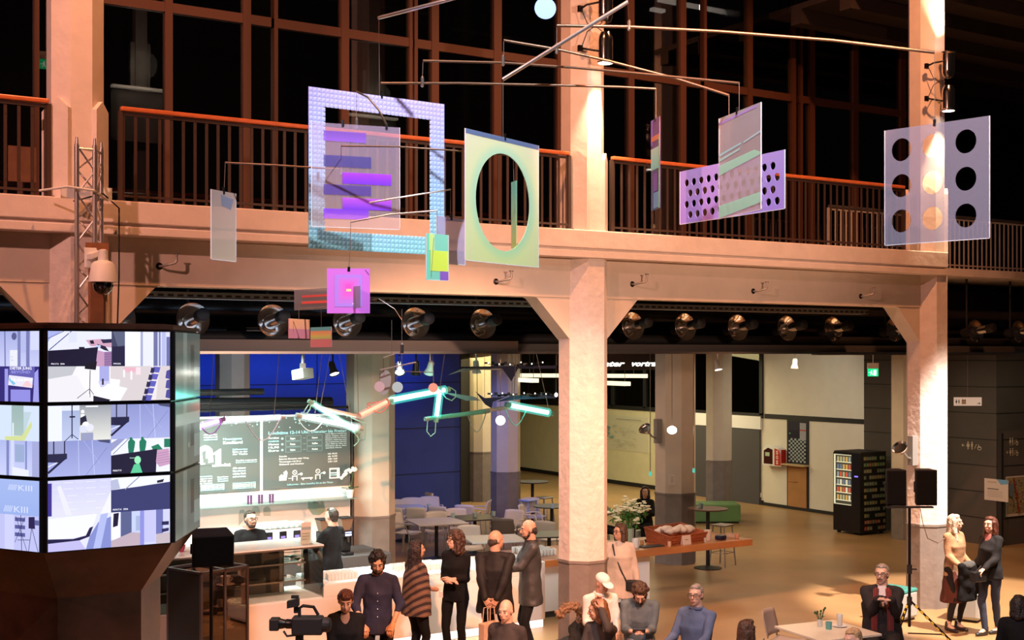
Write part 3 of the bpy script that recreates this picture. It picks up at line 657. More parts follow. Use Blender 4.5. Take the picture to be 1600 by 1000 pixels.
def tile_pics(p, k, row):
    S = srgb
    if k == 0 and row == 0:
        p.rect(0, 0, 102, 56, S(225, 228, 255)).poly([(0, 0), (22, 0), (4, 11), (0, 18)], S(165, 175, 230)).line(2, 30, 37, 0, 1.4, S(60, 70, 120)).line(0, 12, 25, 0, 1, S(70, 80, 130))
        p.rect(33, 2, 46, 18, S(215, 220, 250)).poly([(60, 14), (86, 12), (102, 14), (102, 26), (84, 24), (68, 24)], S(205, 160, 185)).poly([(66, 15), (72, 14), (74, 20), (68, 20)], S(25, 22, 40)).poly([(84, 13), (102, 12), (102, 18), (88, 19)], S(40, 42, 75)).poly([(78, 20), (92, 24), (98, 32), (90, 30), (82, 26)], S(35, 32, 55)).rect(76, 22, 84, 26, S(190, 200, 235))
        p.poly([(78, 30), (90, 33), (90, 56), (76, 56)], S(195, 150, 185)).poly([(90, 33), (102, 32), (102, 56), (90, 56)], S(150, 115, 160))
        for q in range(5): p.line(90, 37+q*4, 102, 36+q*4, 0.7, S(110, 85, 130))
        p.poly([(0, 31), (50, 28), (80, 25), (78, 38), (76, 56), (0, 56)], S(22, 22, 48)); p.poly([(49, 25), (58, 25), (58, 28), (49, 28)], S(20, 20, 40))
        seg(p, 5, 53, 2.2, 'P001:T12   Z006')
        p.rect(102, 0, 200, 56, S(215, 218, 255)).rect(102, 0, 124, 24, S(60, 66, 95)).poly([(104, 0), (124, 0), (124, 22), (112, 24)], S(90, 98, 125)).rect(102, 24, 124, 56, S(30, 30, 62)).rect(124, 0, 150, 56, S(238, 240, 255)).rect(150, 0, 154, 56, S(165, 170, 205)).rect(154, 0, 172, 56, S(228, 230, 255)).rect(172, 0, 179, 56, S(110, 115, 160)).rect(181, 0, 184, 56, S(120, 125, 175)).rect(186, 0, 193, 56, S(180, 186, 228)).rect(194, 8, 200, 56, S(105, 110, 165))
        seg(p, 105, 53, 2.2, 'P004:Z06')
        p.rect(0, 56, 100, 112, S(238, 235, 240), S(245, 240, 245)).poly([(0, 56), (45, 56), (38, 70), (0, 76)], S(190, 192, 200)).poly([(0, 76), (45, 70), (70, 112), (0, 112)], S(232, 230, 236))
        p.rect(82, 56, 98, 80, S(165, 168, 225)).poly([(80, 80), (98, 80), (100, 88), (84, 90)], S(200, 200, 235)).rect(86, 76, 89, 86, S(35, 35, 70))
        p.poly([(59, 52), (78, 48), (76, 62), (58, 60)], S(20, 20, 35)).line(67, 62, 66, 100, 1.2, S(40, 38, 60)).line(66, 92, 46, 107, 1, S(60, 58, 80)).line(66, 92, 74, 103, 1, S(60, 58, 80)).line(66, 92, 67, 106, 1, S(60, 58, 80))
        p.rect(100, 56, 200, 112, S(214, 205, 208)).poly([(96, 84), (128, 92), (116, 112), (74, 112), (72, 102)], S(250, 246, 252)).poly([(72, 103), (100, 110), (98, 112), (72, 112)], S(25, 24, 48)).poly([(100, 76), (116, 78), (114, 92), (100, 90)], S(248, 240, 245))
        p.poly([(122, 58), (142, 58), (142, 66), (122, 66)], S(230, 180, 195)).rect(121, 62, 124, 74, S(252, 240, 245)).rect(133, 64, 136, 78, S(252, 240, 245)).rect(142, 58, 150, 70, S(240, 220, 228))
        p.poly([(168, 56), (182, 56), (176, 112), (156, 112)], S(232, 224, 228))
        for q in range(5):
            yy = 57+q*11.5; xx = 172-q*3.5; p.poly([(xx, yy), (xx+12, yy+1), (xx+9, yy+10), (xx-4, yy+9)], S(95, 95, 185)).poly([(xx-4, yy+1), (xx+2, yy+3), (xx, yy+11), (xx-6, yy+10)], S(45, 42, 80))
        for q in range(3): p.poly([(194, 64+q*16), (200, 62+q*16), (200, 78+q*16), (192, 76+q*16)], S(75, 72, 150))
    elif k == 0 and row == 1:
        p.rect(0, 0, 101, 56, S(222, 228, 250)).rect(0, 0, 22, 56, S(232, 236, 255)).rect(22, 8, 50, 56, S(165, 178, 215), S(190, 200, 232)).poly([(50, 0), (101, 0), (101, 56), (50, 56)], S(150, 155, 165), S(225, 225, 220)).rect(52, 14, 58, 38, S(235, 240, 240))
        p.line(38, 0, 38, 52, 1.8, S(35, 35, 75)).line(38, 46, 26, 57, 1.2, S(50, 50, 90)).line(38, 46, 48, 54, 1.2, S(50, 50, 90)).line(34, 18, 43, 18, 2.5, S(30, 30, 60)).disc(55, 10, 3, S(235, 235, 240)).poly([(51, 20), (60, 16), (63, 30), (51, 32)], S(32, 32, 58)).disc(60, 32, 6, S(240, 240, 250)).disc(67, 36, 6, S(225, 225, 245)).disc(56, 38, 6, S(215, 218, 240)).rect(52, 44, 72, 56, S(150, 155, 190)).rect(60, 1, 80, 3, S(250, 250, 255))
        for (ox, oy, w_, h_) in ((101, 0, 99, 56), (0, 56, 101, 56)):
            p.rect(ox, oy, ox+w_, oy+h_, S(140, 148, 205), S(165, 172, 225)).line(ox+48, oy, ox+49, oy+h_, 1, S(190, 198, 240)).line(ox+70, oy, ox+74, oy+h_, 1, S(195, 202, 245)).line(ox+56, oy, ox+84, oy+40, .6, S(175, 182, 230)).line(ox+60, oy+h_, ox+95, oy+12, .6, S(110, 115, 175))
            p.poly([(ox, oy), (ox+26, oy), (ox+26, oy+22), (ox, oy+24)], S(150, 156, 200)).poly([(ox, oy+20), (ox+30, oy+20), (ox+30, oy+28), (ox+20, oy+34), (ox, oy+33)], S(35, 38, 70)).line(ox, oy+50, ox+26, oy+28, 3.5, S(32, 34, 66)).rect(ox+8, oy, ox+10, oy+20, S(40, 42, 75)).rect(ox+25, oy, ox+27, oy+20, S(40, 42, 75)).line(ox, oy+40, ox+14, oy+34, 1.5, S(230, 232, 250)).poly([(ox+78, oy), (ox+99, oy), (ox+99, oy+6), (ox+82, oy+3)], S(70, 74, 110))
        p.rect(101, 56, 200, 112, S(232, 235, 252)).poly([(101, 62), (112, 56), (124, 56), (101, 76)], S(150, 155, 200)).line(104, 80, 130, 56, 1, S(80, 85, 130))
        for (x, y) in ((134, 57), (153, 57)):
            p.poly([(x-5, y+4), (x-2, y), (x+3, y), (x+7, y+4), (x+6, y+12), (x+4, y+22), (x-4, y+22), (x-5, y+12)], S(22, 120, 92)).disc(x, y-1, 2.5, S(22, 120, 92))
        p.poly([(168, 70), (180, 66), (190, 78), (172, 78)], S(30, 125, 95)).rect(190, 58, 200, 72, S(30, 120, 92))
        p.poly([(101, 82), (140, 78), (178, 74), (176, 112), (101, 112)], S(22, 22, 52)).poly([(178, 76), (198, 74), (200, 100), (182, 104), (176, 96)], S(200, 155, 190))
        for q in range(5): p.line(178, 82+q*4, 200, 79+q*4, 0.6, S(140, 105, 150))
        p.disc(145, 91, 5.5, S(150, 235, 185), 6.5).poly([(134, 110), (139, 98), (148, 97), (153, 112), (133, 112)], S(90, 200, 150)); seg(p, 104, 108, 2.6, 'P000:T13'); seg(p, 132, 88, 1.6, 'Detection 0.98', (0.5, 0.9, 0.7))
    elif k == 0 and row == 2:
        p.rect(0, 0, 101, 56, S(205, 205, 252), S(222, 222, 255)).rect(0, 4, 6, 60, S(60, 50, 140))
        for y in (5, 15, 26, 37, 48):
            for x in ((8, 44, 84) if y % 2 else (14, 60)): seg(p, x, y, 2.6, 'INNOX', (0.72, 0.72, 1)); p.line(x+16, y-1, x+32, y-1, 0.8, S(235, 235, 255))
        p.poly([(14, 10), (20, 8), (38, 56), (28, 56)], S(228, 228, 255)).poly([(92, 40), (101, 20), (101, 56), (84, 56)], S(235, 235, 255))
        p.rect(0, 56, 101, 112, S(222, 224, 255)).poly([(0, 60), (78, 56), (74, 70), (64, 90), (0, 95)], S(236, 238, 255)).poly([(0, 92), (40, 94), (60, 90), (66, 78), (72, 76), (66, 92), (50, 97), (0, 99)], S(28, 25, 70)).poly([(0, 99), (50, 97), (60, 112), (0, 112)], S(190, 185, 235)).poly([(66, 92), (80, 70), (101, 62), (101, 112), (60, 112)], S(130, 140, 205)).poly([(84, 58), (96, 56), (84, 112), (72, 112)], S(175, 185, 235))
        p.rect(101, 0, 200, 56, S(52, 58, 108)).poly([(101, 0), (200, 0), (200, 11), (150, 16), (101, 20)], S(235, 238, 255)).line(124, 20, 148, 0, 1.5, S(130, 135, 165)).poly([(101, 4), (112, 2), (116, 18), (101, 20)], S(180, 185, 215)).poly([(178, 8), (190, 6), (188, 11), (178, 12)], S(30, 32, 55)); seg(p, 104, 53, 2.6, 'P070:T14   Z006')
        p.rect(101, 56, 200, 112, S(205, 208, 245)).rect(101, 56, 116, 100, S(240, 240, 255)).poly([(105, 58), (114, 57), (112, 78), (104, 80)], S(18, 18, 52)).poly([(117, 56), (135, 56), (135, 90), (117, 100)], S(88, 96, 140)).rect(135, 56, 148, 92, S(195, 205, 240)).rect(142, 64, 150, 88, S(165, 178, 215)).rect(156, 56, 175, 108, S(195, 195, 248)).rect(149, 56, 156, 112, S(140, 142, 220)).rect(176, 56, 188, 96, S(110, 115, 180)).poly([(101, 102), (135, 90), (149, 92), (149, 112), (101, 112)], S(190, 170, 185)).poly([(176, 96), (200, 94), (200, 112), (176, 112)], S(195, 180, 190)).poly([(186, 76), (198, 76), (198, 82), (186, 82)], S(35, 35, 80)).poly([(186, 88), (198, 87), (198, 92), (186, 94)], S(40, 40, 85))
    elif k == -1:
        if row == 0:
            p.rect(0, 0, 200, 56, S(160, 168, 220), S(195, 200, 238)).rect(132, 30, 150, 56, S(225, 228, 250)).rect(150, 0, 157, 56, S(120, 126, 178)).rect(157, 0, 170, 34, S(175, 182, 228)).rect(170, 0, 178, 56, S(115, 120, 175)).rect(180, 0, 200, 30, S(205, 210, 240)).disc(142, 8, 6, S(85, 90, 140)).line(120, 0, 121, 56, 3, S(110, 115, 170)); seg(p, 134, 42, 2.5, 'kich', (0.5, 0.5, 0.7)); seg(p, 134, 47, 2.5, 'zette', (0.5, 0.5, 0.7))
            p.rect(0, 56, 200, 112, S(45, 40, 115)).rect(130, 56, 190, 86, S(95, 92, 170)).poly([(130, 70), (186, 74), (184, 90), (128, 86)], S(225, 222, 242)).poly([(132, 74), (146, 84), (140, 86), (130, 78)], S(120, 190, 225)).poly([(160, 88), (172, 76), (186, 88)], S(245, 200, 205)).rect(134, 93, 180, 112, S(140, 138, 220)).rect(120, 60, 128, 112, S(150, 150, 225)).poly([(190, 66), (198, 60), (200, 112), (186, 112)], S(155, 155, 225))
            p.text('DIETER JUNG', 133, 61, 4.2, (0.9, 0.9, 1), w=50, bold=0.02).text('BEYOND', 136, 67, 4, S(150, 150, 225), w=44, bold=0.02).text('9.2.-2.6.2019', 134, 79, 3.6, (1, 1, 1), w=50, bold=0.02)
        elif row == 1:
            p.rect(0, 0, 200, 56, S(205, 220, 240)).rect(136, 0, 164, 48, S(150, 175, 175), S(165, 190, 185)).poly([(164, 10), (182, 10), (164, 50)], S(185, 205, 215)).poly([(120, 50), (160, 48), (182, 24), (184, 32), (166, 56), (120, 56)], S(205, 215, 150)).rect(138, 28, 141, 48, S(230, 235, 240))
            p.rect(0, 56, 200, 112, S(170, 180, 228), S(195, 202, 240)).rect(124, 56, 130, 112, S(120, 128, 185)).rect(134, 56, 142, 112, S(205, 210, 245)).rect(168, 56, 172, 112, S(125, 132, 190)).rect(144, 62, 166, 90, S(150, 168, 205)).poly([(138, 98), (176, 102), (176, 112), (138, 112)], S(225, 228, 250)).rect(184, 56, 200, 112, S(160, 166, 212))
        else:
            p.rect(0, 0, 200, 56, S(160, 180, 232), S(150, 172, 228))
            for (x, y, h) in ((128, 8, 9), (118, 42, 10)):
                for q in range(5): p.line(x+q*4, y+h, x+q*4+4, y, 1.6, S(205, 215, 248))
                p.text('KIII', x+24, y+h, h, S(210, 218, 250), w=32, bold=0.0)
            p.rect(0, 56, 200, 112, S(185, 188, 235)).rect(120, 56, 142, 112, S(200, 202, 242))
            for q in range(3): p.rect(144, 60+q*12, 168, 66+q*12, S(85, 90, 150))
            p.line(146, 58, 172, 112, 1, S(40, 42, 90)).line(168, 58, 144, 100, 1, S(40, 42, 90)).line(158, 56, 160, 112, 1.4, S(50, 52, 100)).poly([(176, 58), (190, 57), (191, 76), (176, 76)], S(35, 32, 80)).line(183, 76, 176, 112, 1.2, S(35, 35, 80)).line(184, 76, 198, 112, 1.2, S(35, 35, 80)).line(150, 96, 180, 94, 1, S(60, 62, 110)).rect(190, 62, 200, 70, S(90, 94, 150))
    else:
        S2 = lambda v: srgb(v*0.9, v, v*0.95)
        p.rect(0, 0, 200, 112, S2(130), S2(150)).rect(60, 0, 90, 112, S2(175)).rect(120, 20, 150, 80, S2(100)).rect(150, 60, 200, 100, S2(190))
        if row == 1: p.rect(0, 20, 200, 40, S2(200)); seg(p, 100, 80, 8, 'K3', (0.7, 0.8, 0.6))
for k in (-1, 0, 1, 2, 3, 4):
    c, r, n = face_frame(k)
    for row in range(3):
        zt_ = Z1-0.012-row*SH; zb_ = zt_-SH+0.014; hw = SR/2-0.013
        b = MB(); cc = c+n*0.012; cc.z = (zt_+zb_)/2
        b.obox(cc, r*hw, n*0.014, Vector((0, 0, (zt_-zb_)/2))); s = b.build('screen', 'black_gloss', tw)
        if k in (-1, 0, 1):
            pw = hw-0.011
            p = Paint(c-r*pw+n*0.0275+Vector((0, 0, zt_-0.009)), r*(2*pw), (0, 0, -(zt_-zb_-0.018)), n, 200, 112, dz=0.00035)
            tile_pics(p, k, row); p.build('picture', 'screen' if k < 1 else attr_mat('side_screen', emit=0.45, rough=0.12), s)

# ================================================================ TRUSS MAST with camera
tz = PY(140, 228, 13.05).z
A_ = PY(120, 300, 13.0); B_ = PY(148, 300, 13.0); D_ = PY(158, 300, 13.2)
t = thing('truss_mast', 'triangular aluminium truss mast in front of the left pillar', 'truss', (A_.x, A_.y, 0))
ch = [Vector((0, 0, 0)), Vector((B_.x-A_.x, 0, 0)), Vector((D_.x-A_.x, 0.2, 0))]
for q in ch:
    b = MB(); b.cyl(q, q+Vector((0, 0, tz)), 0.024, n=10); b.cyl(q+Vector((0, 0, tz)), q+Vector((0, 0, tz+0.07)), 0.017, 0.012, n=8); b.cyl(q, q+Vector((0, 0, 0.02)), 0.05, n=10); b.build('chord', 'alu', t, smooth=40)
b = MB(); stp = 0.24
for i in range(3):
    p, q = ch[i], ch[(i+1) % 3]
    for k in range(int(tz/stp)):
        z = 0.06+k*stp; a_, c_ = (p, q) if k % 2 else (q, p); b.cyl(a_+Vector((0, 0, z)), c_+Vector((0, 0, z+stp)), 0.010, n=6)
    b.cyl(p+Vector((0, 0, tz-0.04)), q+Vector((0, 0, tz-0.04)), 0.01, n=6)
b.build('bracing', 'alu', t)
b = MB(); z = PY(140, 300, 13.1).z
b.rbox((D_.x-A_.x)/2, 0.2, z, 0.5, 0.02, 0.13); b.tube([(-0.3, 0.25, z), (-0.1, -0.05, z+0.02), (0.15, -0.05, z), (0.35, 0.2, z-0.06)], 0.012); b.build('lashing_strap', 'white', t)
for off, lab in ((0, 'black cable hanging on the truss mast down behind the screens'),):
    b = MB(); p0 = PY(186, 310, 13.3); b.tube([(p0.x-0.5, 13.1, p0.z-0.08), (p0.x-0.2, 13.15, p0.z+0.02), (p0.x, 13.3, p0.z-0.1), (p0.x, 13.3, p0.z-0.8), (p0.x-0.03, 13.3, 3.9), (p0.x-0.03, 13.3, 0.05)], 0.009, 6); tag(b.build('cable', 'black'), lab, 'cable')
# wooden post carrying the dome camera
p0 = PY(140, 378, 12.9); p1 = PY(167, 378, 12.9)
WP = thing('wooden_post', 'brown timber post beside the truss carrying a dome camera', 'post', (p0.x, 12.86, 0))
M['timber'] = mat('brown_timber', (0.33, 0.14, 0.06), 0.55, var=0.2, vscale=6)
b = MB(); b.box(0, 0, 0, (p1.x-p0.x)*0.75, 0.1, p0.z-0.12); b.build('upright', 'timber', WP)
b = MB(); b.box((p1.x-p0.x)*0.76, 0.02, 0, (p1.x-p0.x)*1.0, 0.09, p0.z-0.42); b.build('side_batten', mat('pale_timber', (0.62, 0.38, 0.2), 0.6), WP)
b = MB(); b.box(-0.02, 0.1, p0.z-0.2, 0.2, 0.12, p0.z); b.build('mount_plate', 'timber', WP)
dc = PY(161, 428, 12.72)
t = thing('dome_camera', 'white dome surveillance camera on the wooden post', 'camera', dc)
b = MB(); b.lathe([(0.02, 0.24), (0.045, 0.23), (0.05, 0.13), (0.085, 0.12), (0.11, 0.09), (0.135, -0.05), (0.14, -0.08), (0.09, -0.085)], n=28); b.build('shroud', 'white', t, smooth=50)
b = MB(); b.lathe([(0.095, -0.08), (0.098, -0.115), (0.085, -0.165), (0.05, -0.195), (0.001, -0.205)], n=24); b.build('dome', mat('smoked_dome', (0.01, 0.01, 0.012), 0.05, coat=1), t, smooth=70)
b = MB(); b.obox((-0.07, 0.1, 0.19), (0.05, 0.02, 0.02), (-0.02, 0.06, 0), (0, 0, 0.03)); b.box(-0.15, 0.11, 0.06, -0.03, 0.14, 0.26); b.build('wall_arm', 'white', t, bevel=0.008)

# ================================================================ HANGING MOBILE
def film(name, c_top, c_bot, alpha, c_mid=None, rough=0.25, z0=0.0, z1=1.0, tint=(1, 1, 1), spec=0.6, trans=0.3):
    """acrylic sheet with colour film: colour changes along the sheet's own height"""
    m = bpy.data.materials.new(name); m.use_nodes = True; nt = m.node_tree; b = nt.nodes['Principled BSDF']
    tc = nt.nodes.new('ShaderNodeTexCoord'); sp = nt.nodes.new('ShaderNodeSeparateXYZ'); rp = nt.nodes.new('ShaderNodeValToRGB')
    mr = nt.nodes.new('ShaderNodeMapRange'); mr.inputs['From Min'].default_value = z0; mr.inputs['From Max'].default_value = z1
    ns = nt.nodes.new('ShaderNodeTexNoise'); ns.inputs['Scale'].default_value = 2.5; ad = nt.nodes.new('ShaderNodeMath'); ad.operation = 'MULTIPLY_ADD'; ad.inputs[1].default_value = 0.25*(z1-z0)
    nt.links.new(tc.outputs['Object'], sp.inputs[0]); nt.links.new(tc.outputs['Object'], ns.inputs['Vector'])
    nt.links.new(ns.outputs['Fac'], ad.inputs[0]); nt.links.new(sp.outputs['Z'], ad.inputs[2])
    nt.links.new(ad.outputs[0], mr.inputs['Value']); nt.links.new(mr.outputs[0], rp.inputs[0])
    rp.color_ramp.elements[0].color = (*c_bot, 1); rp.color_ramp.elements[1].color = (*c_top, 1)
    if c_mid: e = rp.color_ramp.elements.new(0.5); e.color = (*c_mid, 1)
    nt.links.new(rp.outputs[0], b.inputs['Base Color']); b.inputs['Roughness'].default_value = rough; b.inputs['Specular IOR Level'].default_value = spec
    tr = nt.nodes.new('ShaderNodeBsdfTranslucent'); nt.links.new(rp.outputs[0], tr.inputs[0]); m1 = nt.nodes.new('ShaderNodeMixShader'); m1.inputs[0].default_value = trans
    t = nt.nodes.new('ShaderNodeBsdfTransparent'); t.inputs[0].default_value = (*tint, 1); mx = nt.nodes.new('ShaderNodeMixShader'); mx.inputs[0].default_value = alpha
    nt.links.new(b.outputs[0], m1.inputs[1]); nt.links.new(tr.outputs[0], m1.inputs[2])
    nt.links.new(t.outputs[0], mx.inputs[1]); nt.links.new(m1.outputs[0], mx.inputs[2]); nt.links.new(mx.outputs[0], nt.nodes['Material Output'].inputs['Surface'])
    return m
SHEETS = {}
class Sheet:
    """a hanging rectangular sheet: pixel columns of its two upright edges give its distance and turn"""
    def __init__(s, name, label, cat, xl, ylt, ylb, xr, yrt, yrb, d, group=None):
        dr_ = d*(ylb-ylt)/(yrb-yrt)
        tl = PD(xl, ylt, d); bl_ = PD(xl, ylb, d); tr = PD(xr, yrt, dr_); br = PD(xr, yrb, dr_)
        s.zt = (tl.z+tr.z)/2; s.zb = (bl_.z+br.z)/2; s.H = s.zt-s.zb
        v = Vector((tr.x-tl.x, tr.y-tl.y, 0)); s.W = v.length; ang = atan2(v.y, v.x)
        s.o = thing(name, label, cat, (tl.x, tl.y, s.zb), ang, group); s.top = lambda f: s.o.location+Vector((v.x*f, v.y*f, s.H))
        s.l, s.r = tl, tr; s.x = (xl, xr); s.dd = (d, dr_); SHEETS[len(SHEETS)] = s
    def dat(s, px): f = (px-s.x[0])/(s.x[1]-s.x[0]); return 1/((1-f)/s.dd[0]+f/s.dd[1])
    def paint(s, W, H, side=-1, off=0.0045):
        """front artwork; local x right, z up; front is -y"""
        return Paint((0, side*off, s.H), (s.W, 0, 0), (0, 0, -s.H), (0, side, 0), W, H, dz=0.0004)
def holed(W, H, holes, t=0.004, n=20):
    """rectangle W x H with elliptical holes [(x,z,rx,rz)] or square holes; solid of thickness t (curve fill)"""
    cu = bpy.data.curves.new('h', 'CURVE'); cu.dimensions = '2D'; cu.fill_mode = 'BOTH'; cu.extrude = t/2
    def loop(pts):
        s = cu.splines.new('POLY'); s.points.add(len(pts)-1); s.use_cyclic_u = True
        for i, p in enumerate(pts): s.points[i].co = (p[0], p[1], 0, 1)
    loop([(0, 0), (W, 0), (W, H), (0, H)])
    for h in holes:
        if len(h) == 5: loop([(h[0]-h[2], h[1]-h[3]), (h[0]+h[2], h[1]-h[3]), (h[0]+h[2], h[1]+h[3]), (h[0]-h[2], h[1]+h[3])])
        else: loop([(h[0]+h[2]*cos(2*pi*i/n), h[1]+h[3]*sin(2*pi*i/n)) for i in range(n)])
    o = bpy.data.objects.new('h', cu); C.objects.link(o); dg = bpy.context.evaluated_depsgraph_get()
    me = bpy.data.meshes.new_from_object(o.evaluated_get(dg)); b = MB()
    b.add([(v.co.x, v.co.z, v.co.y) for v in me.vertices], [tuple(reversed(p.vertices)) for p in me.polygons])
    bpy.data.objects.remove(o); bpy.data.curves.remove(cu); bpy.data.meshes.remove(me); return b
EDGE = mat('sheet_edge', (0.85, 0.85, 0.9), 0.2, spec=0.8)
def clip(s, f=0.5):
    b = MB(); b.box(s.W*f-0.008, -0.008, s.H-0.02, s.W*f+0.008, 0.008, s.H+0.03); b.build('clip', 'black_metal', s.o)
def rim(s, t=0.004, w_=0.004):
    b = MB(); b.box(-w_, -t, 0, 0, t, s.H); b.box(s.W, -t, 0, s.W+w_, t, s.H); b.box(0, -t, -w_, s.W, t, 0); b.build('edge', EDGE, s.o)
# A: the big dimpled square frame
s = Sheet('dimpled_square', 'big square frame of dimpled lilac-to-cyan acrylic, the largest piece of the mobile', 'mobile panel', 482, 135, 388, 694, 163, 399, 9.5)
bw = s.W*0.105
mA = film('dimpled_film', (0.55, 0.48, 1.0), (0.25, 0.80, 0.80), 0.86, (0.36, 0.58, 0.95), z0=0.0, z1=s.H*1.15, trans=0.1)
b = holed(s.W, s.H, [(s.W/2, s.H/2, s.W/2-bw, s.H/2-bw*1.05, 'sq')], 0.006); b.build('frame', mA, s.o)
b = MB(); N = 34; cx = s.W/N; cz_ = s.H/N
for i in range(N):
    for j in range(N):
        if i < 3.55 or i > N-4.6 or j < 3.55 or j > N-4.6:
            x, z = (i+0.5)*cx, (j+0.5)*cz_; hx, hz = cx*0.42, cz_*0.42
            b.add([(x-hx, -0.0035, z-hz), (x+hx, -0.0035, z-hz), (x+hx, -0.0035, z+hz), (x-hx, -0.0035, z+hz), (x, -0.0075, z)], [(0, 1, 4), (1, 2, 4), (2, 3, 4), (3, 0, 4)])
b.build('dimples', film('dimple_film', (0.62, 0.58, 1.0), (0.40, 0.95, 0.92), 0.9, (0.45, 0.68, 1.0), z0=0.0, z1=s.H*1.15, rough=0.5, spec=0.2, trans=0.05), s.o); clip(s, 0.52)
# B
s = Sheet('hanging_sheet', 'clear lilac sheet with violet bars, hanging inside the big square frame', 'mobile panel', 487, 187, 350, 624, 203, 362, 9.15)
b = MB(); b.box(0, -0.003, 0, s.W, 0.003, s.H); b.build('sheet', film('clear_lilac', (0.62, 0.50, 0.72), (0.75, 0.60, 0.58), 0.26, z1=s.H, trans=0.15), s.o)
p = s.paint(137, 163)
V1, V2 = (0.22, 0.05, 0.95), (0.50, 0.06, 1.0)
p.rect(18, 12, 84, 28, (0.22, 0.10, 0.60), (0.35, 0.15, 0.85)).rect(18, 50, 92, 68, (0.10, 0.09, 0.35)).rect(47, 76, 124, 94, V2, V1).rect(18, 96, 92, 112, (0.12, 0.08, 0.40)).rect(47, 116, 124, 134, (0.62, 0.12, 1.0), V1).rect(18, 134, 88, 150, V1, (0.45, 0.15, 0.9))
p.build('colour_bars', attr_mat('violet_film', alpha=0.75, rough=0.2), s.o)
rim(s)
clip(s, 0.35); clip(s, 0.85)
# C: yellow-green sheet with the round hole
s = Sheet('hanging_sheet', 'pale yellow-green sheet with one large round hole', 'mobile panel', 727, 201, 407, 841, 227, 417, 9.0)
rr = s.W*0.37
b = holed(s.W, s.H, [(s.W*0.5, s.H*0.485, rr, s.H*0.385)], 0.006, 48)
def radial_film():
    m = film('yellow_green_film', (0.88, 0.86, 0.62), (0.78, 0.95, 0.30), 0.90, (0.85, 0.88, 0.55), z0=0.05, z1=s.H*1.15, trans=0.15); nt = m.node_tree
    b = nt.nodes['Principled BSDF']; tc = nt.nodes.new('ShaderNodeTexCoord'); mp = nt.nodes.new('ShaderNodeVectorMath'); mp.operation = 'DISTANCE'; mp.inputs[1].default_value = (s.W*0.5, 0, s.H*0.485)
    nt.links.new(tc.outputs['Object'], mp.inputs[0]); rp = nt.nodes.new('ShaderNodeValToRGB'); mr = nt.nodes.new('ShaderNodeMapRange'); mr.inputs['From Min'].default_value = rr*0.95; mr.inputs['From Max'].default_value = rr*1.9
    nt.links.new(mp.outputs['Value'], mr.inputs['Value']); nt.links.new(mr.outputs[0], rp.inputs[0]); e = rp.color_ramp.elements; e[0].color = (0.55, 0.85, 0.58, 1); e[1].color = (0.85, 0.82, 0.62, 1)
    q = e.new(0.12); q.color = (0.30, 0.85, 0.60, 1); q = e.new(0.35); q.color = (0.80, 0.92, 0.48, 1)
    old = b.inputs['Base Color'].links[0].from_socket; mx = nt.nodes.new('ShaderNodeMix'); mx.data_type = 'RGBA'; mx.inputs[0].default_value = 0.55
    nt.links.new(old, mx.inputs[6]); nt.links.new(rp.outputs[0], mx.inputs[7]); nt.links.new(mx.outputs[2], b.inputs['Base Color'])
    return m
b.build('sheet', radial_film(), s.o)
p = s.paint(114, 196); p.rect(0, 0, 114, 7, (0.10, 0.16, 0.36)); p.build('colour_bars', attr_mat('top_film', alpha=0.8), s.o); rim(s); clip(s, 0.52)
# C2 slim green blade in the hole
s2 = Sheet('hanging_strip', 'slim turquoise blade seen edge-on inside the round hole', 'mobile panel', 799, 286, 390, 807, 281, 386, 9.6)
b = MB(); b.box(0, -0.002, 0, s2.W, 0.002, s2.H); b.build('sheet', film('turquoise_film', (0.25, 0.9, 0.75), (0.75, 0.95, 0.2), 0.9, z1=s2.H), s2.o)
# D magenta square
s = Sheet('hanging_square', 'small magenta square with concentric squares', 'mobile panel', 511, 419, 489, 578, 420, 490, 9.0)
b = MB(); b.box(0, -0.003, 0, s.W, 0.003, s.H); b.build('sheet', mat('magenta_sheet', (0.75, 0.22, 0.95), 0.3, alpha=0.93), s.o)
p = s.paint(67, 70)
for k in range(5):
    f = k/4; p.rect(12+k*4.2, 10+k*3.6, 55-k*4.2, 60-k*5.6, tuple(a*(1-f)+c*f for a, c in zip((0.50, 0.28, 1.0), (1.0, 0.12, 0.75))))
p.rect(30, 32, 38, 36, (1, 0.85, 0.45)).rect(40, 54, 43, 56, (1, 1, 1)).line(60, 2, 66, 10, 0.8, (0.25, 0.1, 0.3)); p.build('colour_squares', attr_mat('square_film'), s.o)
b = MB(); b.box(s.W*0.48, -0.006, s.H-0.02, s.W*0.54, 0.006, s.H+0.012); b.build('clip', 'black_metal', s.o)
# E grey with red lines
s = Sheet('hanging_sheet', 'smoky grey strip with two red lines behind the magenta square', 'mobile panel', 460, 449, 481, 563, 451, 485, 9.5)
b = MB(); b.box(0, -0.002, 0, s.W, 0.002, s.H); b.build('sheet', film('smoky_grey', (0.42, 0.42, 0.44), (0.36, 0.36, 0.38), 0.6, z1=s.H), s.o)
p = s.paint(103, 34); p.rect(13, 10, 60, 13.5, (0.85, 0.12, 0.10)).rect(13, 20, 88, 24, (0.95, 0.13, 0.10)); p.build('red_lines', attr_mat('red_film'), s.o)
